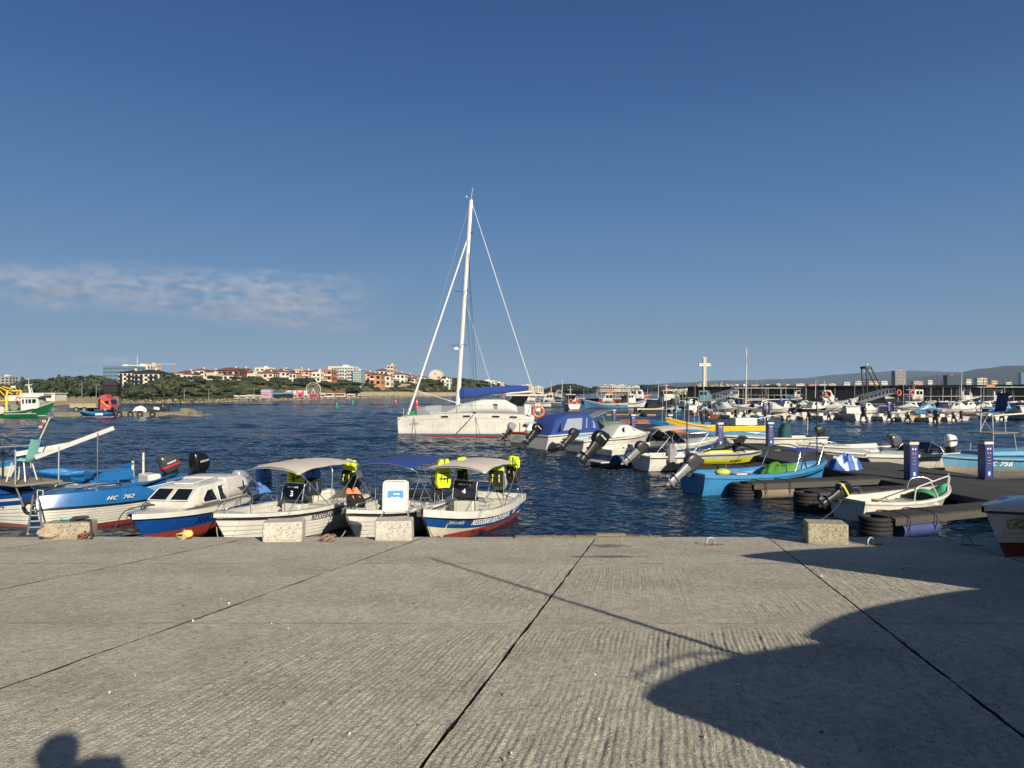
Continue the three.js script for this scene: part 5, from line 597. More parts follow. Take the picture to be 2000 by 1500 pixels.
{ const { g, L } = motorBoat('fishing_boat', 'blue fishing boat with twin steel lookout frames beyond the beige canopy', [X(1268, 66), 66], [X(1378, 67), 67], { group: 'boats on the far side of the pontoon', hull: { B: 2.0, fs: 0.9, fm: 0.85, fb: 1.1 }, bands: [[0.3, C.royal], [0, C.turq]], top: C.turq, inside: C.turq, text: [['НС7 63', 0.2, 0.5, 0.25, 0.02, '#dfe8ee']] }); for (const x of [1.4, 3.6]) { const t = part('lookout_frame', g, [x, 0.9, 0]); mesh('frame', [[-0.5, -0.5], [-0.5, 0.5], [0.5, -0.5], [0.5, 0.5]].flatMap(([a, b]) => [rod([a, 0, b], [a * 0.9, 2.3, b * 0.9], 0.025)]).concat([rod([-0.5, 1.2, 0.5], [0.5, 1.2, 0.5], 0.02), rod([-0.45, 2.3, 0.45], [0.45, 2.3, 0.45], 0.02), rod([-0.45, 2.3, -0.45], [0.45, 2.3, -0.45], 0.02)]), C.galv, t); mesh('lookout_seat', [rbox(0.5, 0.06, 0.5, 0.02, 0, 1.6, 0), rbox(0.06, 0.6, 0.5, 0.02, -0.26, 1.95, 0, 0, 0, 0.15)], C.dark, t); } }
one('upturned_boat', 'green upturned dinghy lying on the far end of the pontoon', 'boat', loft([ring(0, 0, 0, 1.5, 0.6, 2.2, 20), ring(0, 0.3, 0, 1.4, 0.5, 2.2, 20), ring(0, 0.5, 0, 1.0, 0.25, 2, 20), ring(0, 0.55, 0, 0.4, 0.08, 2, 20)]), paint([0.05, 0.12, 0.03], 0.6), [X(1190, 66), 0.55, -66], 0.1);
one('upturned_boat', 'faded red upturned dinghy beside the green one on the pontoon end', 'boat', loft([ring(0, 0, 0, 1.9, 0.6, 2.2, 20), ring(0, 0.28, 0, 1.75, 0.5, 2.2, 20), ring(0, 0.42, 0, 1.3, 0.2, 2, 20)]), paint([0.22, 0.07, 0.04], 0.7), [X(1240, 72), 0.55, -72], 0.05);
// ---------------------------------------------------------------- catamaran
{
  const d0 = 60.3, L = 12.2, [g] = boat('catamaran', 'large white sailing catamaran with tall mast and blue boom cover', [X(776, d0), d0 + 2.5], [X(776, d0) + L, d0 + 2.5]);
  // local: x = L - (along from the bow), camera side is +z or -z; bow to the left means the near hull lies at -z
  const near = new THREE.Vector3(0, 0, 1).applyAxisAngle(V(0, 1, 0), -g.rotation.y).z > 0 ? 1 : -1;
  const H = Hull({ L, B: 1.5, fs: 1.75, fm: 1.95, fb: 1.60, d: 0.4, tw: 0.8, rake: 0.12, bm: 0.4, pb: 2.6, ff: 0.22, fv: 0.7, tr: 0, kr: 0.2, mid: 0.5 });
  for (const s of [near, -near]) { const h = part('hull', g, [0, 0, s * 2.45]); const cut = (f) => t => t < 0.10 ? Math.min(f(t), lerp(0.42, 1, t / 0.10)) : f(t);
    mesh('boot_stripe', H.band(t => 0, H.vy(0.13)), C.red, h); mesh('blue_stripe', H.band(H.vy(0.13), H.vy(0.25), { off: 0.002 }), paint([0.07, 0.14, 0.26]), h); mesh('topsides', H.band(H.vy(0.25), cut(vtop), { m: 6, n: 34, off: 0.0 }), C.white, h); mesh('deck', [H.deck(0.1, 1, 0.0, 0.04), grid(4, 4, (u, v) => { const t = u * 0.1, p = H.pt(t, cut(vtop)(t), 1); return [p[0], p[1], lerp(-1, 1, v) * p[2]]; })], C.white, h);
    for (const sd of [1, -1]) { mesh('seam_line', tube(Array.from({ length: 14 }, (_, i) => H.pt(lerp(0.08, 0.96, i / 13), H.vs(0.42)(0.5), sd, 0.006)), 0.012, 40, 4), C.grey, h); for (const t of [0.20, 0.32, 0.52, 0.67]) pane('porthole', [[-0.022, 0.16], [0.022, 0.16], [0.028, 0.24], [0.022, 0.32], [-0.022, 0.32], [-0.028, 0.24]].map(([a, b]) => H.pt(t + a, H.vs(b)(t), sd, 0.02)), C.tint, h, C.grey, 0.02); H.decal('lettering', print('Hc 1485', { w: 256, h: 64, color: '#5c626c', font: 'italic 52px sans-serif' }), h, sd, 0.84, 0.93, H.vs(0.82), H.vs(0.48), 0.02); } }
  mesh('bridge_deck', rbox(L * 0.62, 0.5, 4.2, 0.1, L * 0.36, 1.55, 0), C.white, g); mesh('trampoline', box(L * 0.26, 0.03, 3.6, L * 0.80, 1.62, 0), mat([0.08, 0.08, 0.08], 0.9), g); mesh('crossbeam', rod([L * 0.965, 1.62, -2.4], [L * 0.965, 1.62, 2.4], 0.12, 10), C.alu, g);
  const S = House([[L * 0.17, 1.9, 2.0, 2.1, 2.0], [L * 0.18, 1.9, 2.6, 2.1, 2.0], [L * 0.26, 1.9, 3.08, 2.2, 2.0], [L * 0.42, 1.9, 3.08, 2.15, 1.8], [L * 0.55, 1.9, 2.75, 2.0, 1.5], [L * 0.66, 1.85, 2.1, 1.5, 1.1], [L * 0.70, 1.8, 1.84, 1.2, 0.9]], 0.16), cr = mesh('coachroof', S.geo(), C.white, g);
  for (const s of [1, -1]) pane('saloon_window', [[0.31, 0.3], [0.60, 0.3], [0.60, 0.78], [0.50, 0.70], [0.31, 0.70]].map(([x, f]) => S.side(x * L, f, s, 0.02)), C.tint, cr);
  for (const z of [-0.9, 0, 0.9]) pane('front_window', [[0.57, -0.35], [0.57, 0.35], [0.65, 0.3], [0.65, -0.3]].map(([x, k]) => { const a = S.at(x * L); return [a[0] + 0.03, a[2] + 0.09, z * 0.8 + k]; }), C.tint, cr);
  // helm, hard top
  mesh('hard_top', [rbox(L * 0.29, 0.14, 3.9, 0.06, L * 0.11, 3.45, 0)], C.white, g); mesh('hard_top_post', [[0.0, 1.7], [0.0, -1.7], [0.23, 1.8], [0.23, -1.8]].map(([x, z]) => rod([x * L + 0.1, 1.75, z], [x * L + (x ? -0.2 : 0.2), 3.42, z], 0.04)), C.alu, g); mesh('windshield', [1, -1].map(s => grid(2, 2, (u, v) => [lerp(L * 0.25, L * 0.205, v) - u * 1.4, lerp(2.5, 3.38, v), s * 1.9])), C.smoke, g); mesh('helm_seat', [rbox(0.6, 0.9, 1.0, 0.1, L * 0.10, 2.2, near * 1.0), rbox(0.5, 0.7, 0.9, 0.1, L * 0.03, 2.4, near * 1.3)], C.whiteCloth, g);
  // mast and rig
  const mB = [L * 0.60, 2.4, 0], top = [L * 0.60 - (915 - 889) / FPX * (d0 + 2.5), Y(390, d0 + 2.5), 0], M = f => mB.map((v, i) => lerp(v, top[i], f));
  const mast = mesh('mast', [(() => { const m = loft([ring(0, 0, 0, 0.20, 0.12, 2.2, 12), ring(0, 1, 0, 0.17, 0.10, 2.2, 12)]); const dx = top[0] - mB[0], dy = top[1] - mB[1]; const p = m.attributes.position; for (let i = 0; i < p.count; i++) { const f = p.getY(i); p.setXYZ(i, p.getX(i) + mB[0] + dx * f, mB[1] + dy * f, p.getZ(i)); } return m; })()], C.alu2 ||= mat([0.56, 0.54, 0.49], 0.35, { metalness: 0.3 }), g);
  const sp = part('spreaders', g); for (const f of [0.30, 0.56, 0.84]) { const c = M(f); mesh('spreader', [rod(c, [c[0] - 0.35, c[1] + 0.05, 1.15 * (f > 0.8 ? 0.3 : 1)], 0.03), rod(c, [c[0] - 0.35, c[1] + 0.05, -1.15 * (f > 0.8 ? 0.3 : 1)], 0.03), rod(c, [c[0] + 0.9 * (f > 0.8 ? 0.15 : 1), c[1] - 0.05, 0], 0.02)], C.dark, sp); }
  mesh('radar_dome', [cyl(0.26, 0.24, 0.2, 14, M(0.29)[0] + 0.5, M(0.29)[1] - 0.15, 0), rod(M(0.285), [M(0.285)[0] + 0.5, M(0.285)[1] - 0.2, 0], 0.03)], C.white, g);
  mesh('antenna', [rod(top, [top[0] - 0.15, top[1] + 1.1, 0], 0.03), rod([top[0], top[1] + 0.1, 0], [top[0] + 0.35, top[1] + 0.25, 0], 0.015), box(0.12, 0.14, 0.02, top[0] + 0.38, top[1] + 0.32, 0)], C.galv, g);
  const rig = part('rigging', g), bowP = [L * 0.955, 1.75, 0]; mesh('furled_jib', rod(bowP, M(0.83), 0.095, 8, 0.06), C.whiteCloth, rig); mesh('forestay', rod([L * 0.97, 1.6, 0], top, 0.014, 4), C.galv, rig); mesh('backstay', [rod(top, [0.15, 2.2, 0.6], 0.028, 5)], C.whiteCloth, rig); mesh('topping_lift', rod(top, [0.9, 4.2, 0], 0.012, 4), C.galv, rig);
  for (const s of [1, -1]) { mesh('shroud', rod(M(0.78), [L * 0.46, 1.95, s * 2.6], 0.02, 4), C.dark, rig); mesh('shroud', rod(M(0.56), [L * 0.475, 1.95, s * 2.6], 0.014, 4), C.dark, rig); mesh('jumper_stay', rod(M(0.83), [M(0.56)[0] + 0.3, M(0.56)[1], s * 0.9], 0.01, 4), C.dark, rig); mesh('lazy_jack', rod(M(0.52), [L * 0.35, 3.95, s * 0.15], 0.01, 4), C.whiteCloth, rig); }
  mesh('jib_sheet', [rod([L * 0.90, 3.9, 0.1], [L * 0.55, 2.6, near * 1.5], 0.025, 4), rod([L * 0.90, 3.8, 0.1], [L * 0.50, 2.5, near * 1.6], 0.02, 4)], C.whiteCloth, rig);
  const bo = [[L * 0.585, 3.5, 0], [L * 0.09, 3.98, 0]]; mesh('boom', rod(bo[0].map((v, i) => i === 1 ? v - 0.14 : v), [bo[1][0] - 0.3, bo[1][1] - 0.2, 0], 0.10, 10), C.alu2, g); mesh('boom_cover', loft(Array.from({ length: 9 }, (_, i) => { const f = i / 8, c = bo[0].map((v, k) => lerp(v, bo[1][k], f)), hh = 0.58 * (1 - 0.45 * f) * (f > 0.99 ? 0.7 : 1), k = 0.03 * Math.sin(i * 2.3); return Array.from({ length: 12 }, (_, j) => { const a = j / 12 * 6.283; return [c[0], c[1] + 0.1 + k + Math.sin(a) * hh * 0.85, Math.cos(a) * 0.2]; }); })), C.blueCloth, g); mesh('mainsheet', [rod([bo[1][0] + 1.2, bo[1][1] - 0.3, 0], [L * 0.1, 3.5, 0.3], 0.015, 4)], C.whiteCloth, g);
  // guard rail with netting on both sides
  const net = mat([0.34, 0.36, 0.36], 0.9, { transparent: true, opacity: 0.42 });
  for (const s of [1, -1]) { const r = part('guard_rail', g), P = (t, h) => [L * t, H.s(t) + h, s * 2.45 + s * H.b(t) * 0.85]; for (let i = 0; i <= 8; i++) mesh('stanchion', rod(P(lerp(0.12, 0.92, i / 8), 0), P(lerp(0.12, 0.92, i / 8), 0.68), 0.018, 5), C.galv, r); for (const h of [0.36, 0.67]) mesh('lifeline', tube(Array.from({ length: 9 }, (_, i) => P(lerp(0.12, 0.92, i / 8), h)), 0.01, 24, 4), C.galv, r); mesh('netting', grid(10, 1, (u, v) => P(lerp(0.12, 0.86, u), 0.04 + 0.62 * v)), net, r); }
  mesh('pulpit', [rod([L * 0.96, 1.6, near * 2.2], [L * 0.96, 2.35, near * 2.2], 0.03), rod([L * 0.94, 2.0, near * 2.2], [L * 0.99, 2.0, near * 2.2], 0.02)], C.galv, g);
  mesh('green_net', grid(12, 6, (u, v) => [L * lerp(0.78, 0.92, u), 1.68 + 0.42 * Math.sin(v * 3.14) * (0.8 + 0.2 * Math.sin(u * 9)), near * (2.1 + 0.8 * (v - 0.5))]), C.greenNet, g);
  lifebuoy(g, [0.35, 2.1, near * 3.2], 0.42); mesh('stern_pole', [rod([0.4, 1.2, near * 2.6], [-0.1, 3.2, near * 2.6], 0.03), rod([1.0, 1.7, near * 2.2], [0.5, 3.3, near * 2.2], 0.03)], C.alu, g); mesh('fender', xf(loft([ring(0, -0.75, 0, 0.04, 0.04, 2, 10), ring(0, -0.6, 0, 0.14, 0.14, 2, 10), ring(0, 0.6, 0, 0.14, 0.14, 2, 10), ring(0, 0.75, 0, 0.04, 0.04, 2, 10)]), 0.75, 1.1, near * 3.35, 0, 0, Math.PI / 2), C.grey, g);
  mesh('mooring_line', [tube(sag([L * 0.465, 1.95, near * 3.1], [L * 0.62, -0.1, near * 4.5], 0.1), 0.03, 12, 4), tube(sag([L * 0.465, 1.95, near * 3.1], [L * 0.42, 0.0, near * 3.6], 0.05), 0.02, 12, 4), tube(sag([L * 0.88, 1.6, near * 2.9], [L * 0.86, 0.0, near * 3.5], 0.05), 0.025, 12, 4), tube(sag([L * 0.97, 1.6, near * 2.4], [L * 1.2, 0.1, near * 4], 0.1), 0.025, 12, 4), tube(sag([L * 0.95, 1.7, near * 2.4], [L * 1.3, 0.8, near * -2], 0.1), 0.02, 12, 4)], C.ropeDark, g); mesh('line_cleat', ball(0.14, L * 0.465, 1.97, near * 3.1, 1.3, 0.7, 1, 8), C.dark, g);
}
// ---------------------------------------------------------------- far basin: boats, floating docks, breakwater
function farBoat(kind, label, px, py, L, deg, o = {}) {
  const d = D(py), g = thing(o.name || { open: 'open_boat', cuddy: 'cuddy_boat', trawler: 'fishing_boat', tour: 'tour_boat', yacht: 'sailing_yacht' }[kind], label, 'boat', [X(px, d), 0, -d], deg * Math.PI / 180, 'boats in the far basin'), big = kind === 'trawler' || kind === 'tour' || kind === 'yacht';
  if (kind === 'tour') g.scale.setScalar(1.5); if (kind === 'trawler') g.scale.setScalar(px < 1260 ? 1.05 : 1.32); if (kind === 'cuddy' || kind === 'open') g.scale.setScalar(py < 810 ? 1.12 : 1);
  const B = o.B ?? (big ? 2.9 : 1.9), f = o.f ?? (big ? 1.1 : 0.62), H = Hull({ L, B, fs: f, fm: f * 0.92, fb: f * (big ? 1.7 : 1.4), d: 0.3, tw: 0.86, rake: o.rake ?? 0.7, ff: 0.26 }), c = g; const sh = part('hull', g, [-L / 2, 0, 0]);
  const st = { n: 14, m: 2 }; mesh('bottom', H.band(t => 0, H.vy(0.12), st), o.bottom || C.red, sh); mesh('topsides', H.band(H.vy(0.12), o.stripe ? H.vs(o.sd ?? 0.3) : vtop, st), o.hull || C.white, sh); if (o.stripe) mesh('stripe', H.band(H.vs(o.sd ?? 0.3), vtop, { ...st, off: 0.004 }), o.stripe, sh); mesh('rim', H.cap(0.12, 0.04, 0.03, 0.06), o.top || C.white, sh); mesh('cockpit', H.inner(0.2, 0.1), o.inside || C.white2, sh);
  const x = t => (t - 0.5) * L;
  if (kind === 'open' || kind === 'cuddy') { if (o.motor !== null) outboard(g, [-L / 2 - 0.12, f + 0.03, 0], { s: o.ms ?? 1.15, tilt: o.tilt ?? 0.5, cowl: o.motor || C.black, low: true }); }
  if (kind === 'open') { if (o.seat !== null) mesh('console', [rbox(0.5, 0.7, 0.7, 0.06, x(0.5), 0.6, 0.1)], C.white2, g); mesh('thwart', box(0.3, 0.06, B * 0.8, x(0.25), f * 0.8, 0), o.top || C.white2, g); }
  if (kind === 'cuddy') { const S = House([[x(0.34), f, f + 0.1, B * 0.42, B * 0.4], [x(0.42), f, f + 1.0, B * 0.42, B * 0.36], [x(0.58), f, f + 1.0, B * 0.42, B * 0.34], [x(0.72), f * 1.1, f + 0.5, B * 0.36, B * 0.26], [x(0.9), f * 1.25, f * 1.3, B * 0.16, B * 0.1]], 0.08), q = mesh('cuddy', S.geo(), o.top || C.white, g); for (const s of [1, -1]) pane('side_window', [[0.44, 0.5], [0.58, 0.5], [0.64, 0.75], [0.57, 0.88], [0.44, 0.88]].map(([a, b]) => S.side(x(a), b, s, 0.012)), C.tint, q); pane('rear_window', [[-0.32, 0.55], [0.32, 0.55], [0.3, 0.9], [-0.3, 0.9]].map(([a, b]) => [x(0.405) - 0.02, f + b, a * B]), C.tint, q); }
  if (kind === 'trawler') { const a = o.wh ?? 0.45, w = B * 0.36, S = House([[x(a - 0.1), f, f + 1.9, w, w], [x(a + 0.06), f, f + 1.95, w, w * 0.96], [x(a + 0.11), f, f + 1.1, w, w * 0.92], [x(a + 0.13), f, f + 1.0, w, w * 0.9]], 0.06), q = mesh('wheelhouse', S.geo(), o.house || C.white, g); for (const s of [1, -1]) for (const k of [0, 1]) pane('side_window', [[a - 0.08 + k * 0.075, 0.55], [a - 0.02 + k * 0.075, 0.55], [a - 0.02 + k * 0.075, 0.85], [a - 0.08 + k * 0.075, 0.85]].map(([m, n]) => S.side(x(m), n, s, 0.02)), C.tint, q); for (const k of [-1, 0, 1]) pane('front_window', [[0.072, 0.94], [0.072, 0.94], [0.10, 0.64], [0.10, 0.64]].map(([m, n], i) => [x(a + m) + 0.08, f + 1.95 * n, w * (k * 0.6 + (i === 0 || i === 3 ? -0.26 : 0.26))]), C.tint, q); for (const k of [-1, 1]) pane('rear_window', [[-0.35, 0.55], [0.35, 0.55], [0.35, 0.85], [-0.35, 0.85]].map(([m, n]) => [x(a - 0.1) - 0.02, f + 1.9 * n, w * (k * 0.45 + m)]), C.tint, q);
    mesh('mast', [rod([x(a - 0.02), f + 1.9, 0], [x(a - 0.04), f + (o.mast ?? 3.6), 0], 0.05), rod([x(a - 0.03), f + 2.8, -0.6], [x(a - 0.03), f + 2.8, 0.6], 0.03)], C.white2, g); mesh('fore_deck', H.deck(0.55, 1, 0.02, 0.1).translate(-L / 2, 0, 0), o.deck || C.grey, g); if (o.raft) mesh('raft', [rbox(1.3, 0.28, 0.9, 0.1, x(a - 0.02), f + 2.1, 0)], C.orange, g); if (o.buoys) { lifebuoy(g, [x(0.03), f + 0.5, 0.7], 0.36, 0, Math.PI / 2); lifebuoy(g, [x(0.03), f + 0.5, -0.7], 0.36, 0, Math.PI / 2); } if (o.awning) { mesh('awning', rbox(L * 0.42, 0.07, B * 0.95, 0.03, x(0.16), f + 1.75, 0), o.awning, g); for (const s of [1, -1]) for (const t of [-0.03, 0.3]) mesh('awning_post', rod([x(t + 0.01), f, s * B * 0.42], [x(t + 0.01), f + 1.75, s * B * 0.42], 0.035, 5), C.galv, g); } mesh('deck_gear', [rbox(0.8, 0.5, 0.9, 0.1, x(0.22), f + 0.2, 0.3), ball(0.4, x(0.12), f + 0.2, -0.4, 1, 0.7, 1, 8)], o.gear || C.dark, g); }
  if (kind === 'tour') { mesh('canopy', grid(8, 6, (u, v) => [x(lerp(0.02, 0.8, u)), f + 1.95 + 0.12 * (1 - (2 * v - 1) ** 2), lerp(-1, 1, v) * B * 0.5]), o.awning || C.blackCloth, g); for (const s of [1, -1]) for (const t of [0.04, 0.3, 0.55, 0.78]) mesh('canopy_post', rod([x(t), f, s * B * 0.44], [x(t), f + 1.97, s * B * 0.46], 0.04, 5), o.post || C.galv, g); mesh('bench', [1, -1].map(s => rbox(L * 0.6, 0.4, 0.4, 0.05, x(0.35), f * 0.6, s * B * 0.33)), o.seatM || C.wood, g); const S = House([[x(0.72), f, f + 1.75, B * 0.25, B * 0.25], [x(0.82), f, f + 1.7, B * 0.25, B * 0.22], [x(0.85), f, f + 0.9, B * 0.22, B * 0.2]], 0.05), q = mesh('helm_house', S.geo(), o.house || C.white, g); for (const s of [1, -1]) pane('side_window', [[0.735, 0.5], [0.81, 0.5], [0.81, 0.85], [0.735, 0.85]].map(([m, n]) => S.side(x(m), n, s, 0.02)), C.tint, q); for (const t of [0.2, 0.45]) mesh('tyre_fender', torus(0.24, 0.08, x(t), f * 0.8, (H.b(0.3) + 0.08) * (o.near ?? 1), 0, 0, 0, 16, 6), C.rubber, g); mesh('rail', [1, -1].map(s => rod([x(0.02), f + 0.7, s * B * 0.45], [x(0.8), f + 0.75, s * B * 0.42], 0.025, 5)), C.galv, g); if (o.raft) mesh('raft', rbox(1.3, 0.28, 0.9, 0.1, x(0.7), f + 2.2, 0), C.orange, g); }
  if (kind === 'yacht') { mesh('coachroof', House([[x(0.3), f, f + 0.1, 0.9, 0.8], [x(0.34), f, f + 0.55, 0.9, 0.75], [x(0.6), f, f + 0.5, 0.8, 0.6], [x(0.78), f * 1.1, f * 1.15, 0.4, 0.3]], 0.08).geo(), C.white2, g); mesh('deck', H.deck(0, 1, 0.02, 0.08).translate(-L / 2, 0, 0), C.white2, g); mesh('mast', rod([x(0.56), f, 0], [x(0.54), o.mastY, 0], 0.11, 8, 0.08), C.alu2, g); mesh('boom', [rod([x(0.55), f + 1.2, 0], [x(0.1), f + 1.3, 0], 0.07), ball(0.001)].slice(0, 1), C.alu2, g); mesh('sail_cover', rod([x(0.52), f + 1.4, 0], [x(0.12), f + 1.45, 0], 0.17, 8), C.greyCloth, g); for (const [a, b] of [[[x(0.99), f * 1.7, 0], [x(0.54), o.mastY, 0]], [[x(0.0), f, 0], [x(0.54), o.mastY, 0]], [[x(0.54), f, 1.2], [x(0.54), o.mastY * 0.9, 0]], [[x(0.54), f, -1.2], [x(0.54), o.mastY * 0.9, 0]]]) mesh('stay', rod(a, b, 0.02, 4), C.galv, g); mesh('spreader', rod([x(0.545), o.mastY * 0.5, -0.8], [x(0.545), o.mastY * 0.5, 0.8], 0.04, 5), C.galv, g); mesh('wind_vane', ball(0.3, x(0.54) + 0.5, o.mastY * 0.42, 0, 1, 1, 1, 6), C.white, g); }
  if (kind !== 'yacht') { const q = hash2(px, py * 3); if (q > 0.3) mesh('whip_antenna', rod([x(0.45), f + 0.9, 0.3], [x(0.43), f + 2.2 + q * 2.6, 0.3], 0.022, 4), q > 0.7 ? C.dark : C.white2, g); if (q < 0.55 && kind === 'open') mesh('helm_arch', tube([[x(0.3), f, -B * 0.38], [x(0.3), f + 1.2, -B * 0.36], [x(0.3), f + 1.35, 0], [x(0.3), f + 1.2, B * 0.36], [x(0.3), f, B * 0.38]], 0.03, 20, 5, false, 0.2), C.galv, g); }
  for (const [txt, t0, t1, color] of o.text || []) for (const s of [1, -1]) H.decal('lettering', print(txt, { w: 256, h: 64, color: color || '#222', font: 'bold 52px sans-serif' }), sh, s, t0, t1, H.vs(0.55), H.vs(0.1), 0.02);
  return g;
}
const navyHull = { hull: C.navy, stripe: C.white };
// nearest far row, sterns towards us
farBoat('open', 'white open boat with black motor in the far row, left of the grey yacht', 1420, 818.5, 4.6, 100, { tilt: 0.3 });
farBoat('open', 'small white dinghy with grey motor in the far row, right of the grey yacht', 1537, 820, 3.9, 78, { motor: silver, ms: 0.95, tilt: 0.4 });
farBoat('open', 'small round white dinghy with silver motor, second right of the grey yacht', 1600, 820.5, 3.8, 100, { motor: silver, ms: 1.0, tilt: 0.3 });
farBoat('cuddy', 'tall white cuddy boat, widest in the far row, with black motor', 1662, 822, 5.8, 92, { B: 2.5, f: 0.95, motor: C.dark, ms: 1.5 });
farBoat('open', 'white boat with yellow coaming and black motor in the far row', 1798, 824, 4.8, 97, { top: C.yellow, inside: C.yellow, ms: 1.4, tilt: 0.15 });
farBoat('open', 'white motor boat just left of the lookout chair in the far row', 1868, 822, 4.6, 70, { motor: C.dark, B: 2.1 });
farBoat('cuddy', 'white cabin boat at the right edge of the far row', 1996, 820, 5.4, 105, { B: 2.4, f: 0.9 });
farBoat('open', 'dark wooden skiff in the far row behind the bending person', 1395, 818, 4.0, 60, { hull: C.wood, top: C.wood, inside: C.wood, motor: C.black, ms: 0.9 });
// far floating dock
function dock(label, a, b, w, posts) { const g = thing('floating_dock', label, 'dock', [X(a[0], D(a[1])), 0, -D(a[1])], 0), bx = X(b[0], D(b[1])), bz = -D(b[1]), dx = bx - g.position.x, dz = bz - g.position.z, L = Math.hypot(dx, dz); g.rotation.y = Math.atan2(-dz, dx); const n = Math.round(L / 4), R = rng(L | 0); for (let i = 0; i < n; i++) mesh('deck_section', rbox(L / n - 0.04, 0.14, w, 0.02, (i + 0.5) * L / n, 0.5, 0), C.deck, g); for (let i = 0; i < n; i++) if (R() > 0.35) mesh('float', rbox(L / n - 0.7, 0.5, w - 0.3, 0.05, (i + 0.5) * L / n, 0.14, 0), R() > 0.4 ? mat([0.34, 0.29, 0.2], 0.9, { map: 'block' }) : C.deckSide, g); for (let i = 0; i < 5; i++) for (let k = 0; k < 4; k++) mesh('tyre', torus(0.32, 0.09, L * (0.1 + 0.2 * i), 0.42 - k * 0.15, w / 2 + 0.3, Math.PI / 2, 0, 0, 14, 6), C.rubber, g); return g; }
dock('long dark floating dock behind the first far row of boats', [1180, 812], [2040, 817], 2.2); dock('second floating dock, deeper in the far basin', [1260, 799], [2060, 801], 2.4);
for (const [px, py, t] of [[1493, 815, 'blue service post left of the grey yacht mast on the far dock'], [1504, 814, 'blue service post right of the grey yacht mast on the far dock'], [1735, 815, 'blue service post beside the cream boat on the far dock'], [1425, 803, 'blue service post on the second dock by the teal wheelhouse'], [1633, 797, 'tall blue service post on the second dock by the white bow'], [1660, 799, 'blue service post by the truss gangway'], [1526, 799, 'blue service post behind the grey yacht on the second dock']]) { const d = D(py); servicePost(X(px, d), d, t).scale.setScalar(1.2); }
// second row behind the dock
farBoat('cuddy', 'cream cuddy boat moored just right of the grey yacht', 1506, 806, 5.6, -35, { hull: C.cream, B: 2.3 });
farBoat('yacht', 'grey hulled sailing yacht with a tall bare mast', 1462, 805, 8.4, 178, { hull: paint([0.28, 0.29, 0.31]), mastY: Y(680, D(805)), B: 2.7, f: 0.95 });
farBoat('cuddy', 'white speedboat bow out, second left of the grey yacht', 1412, 806, 5.4, -60, { motor: null });
farBoat('open', 'white skiff with blue rim behind the dark wooden skiff', 1378, 806, 4.8, -120, { top: C.turq });
farBoat('open', 'pale green open boat right of the cream cuddy', 1552, 804, 5, -100, { hull: paint([0.22, 0.4, 0.33]), motor: C.black });
farBoat('cuddy', 'black hulled speedboat with white deck in the middle of the far basin', 1588, 804.5, 5.8, 20, { hull: C.black, motor: C.black });
farBoat('cuddy', 'white speedboat with dark windscreen left of the orange lifebuoys', 1626, 803, 5.6, -30, { motor: C.dark });
farBoat('open', 'pink keeled white rowing boat left of the tall cuddy', 1628, 812, 4.6, 175, { bottom: mat([0.4, 0.2, 0.18], 0.7), motor: null, seat: null });
farBoat('open', 'cream work boat beside the far service post', 1752, 812, 4.8, 8, { hull: C.cream, motor: null });
farBoat('cuddy', 'light blue and white cuddy behind the yellow rimmed boat', 1812, 809, 5.4, -160, { hull: C.sky, top: C.paleBlue, motor: null });
farBoat('cuddy', 'light blue cuddy behind the lookout chair', 1958, 808, 5.2, -170, { hull: C.sky, top: C.paleBlue, motor: null });
farBoat('open', 'grey skiff heaped with orange net floats', 1842, 811, 5, 160, { hull: C.grey, top: C.orange, motor: null });
farBoat('cuddy', 'white runabout with green tinted screen behind the steering wheel', 1868, 806, 5.6, -20, { motor: null });
farBoat('open', 'white tender below the teal wheelhouse', 1448, 800, 4.8, 15, { motor: silver });
farBoat('open', 'blue skiff at the left end of the second dock', 1318, 806, 4.6, 80, { hull: C.turq });
farBoat('cuddy', 'white cuddy with blue canvas at the left of the second dock', 1338, 800, 6, -70, { stripe: C.turq, motor: null });
farBoat('cuddy', 'white day cruiser stern out below the first gangway', 1392, 797, 6, 100, {});
farBoat('open', 'navy hulled workboat tied under the long gangway', 1704, 801, 6.5, 180, { hull: C.navy, top: C.navy, motor: null, f: 1.0 });
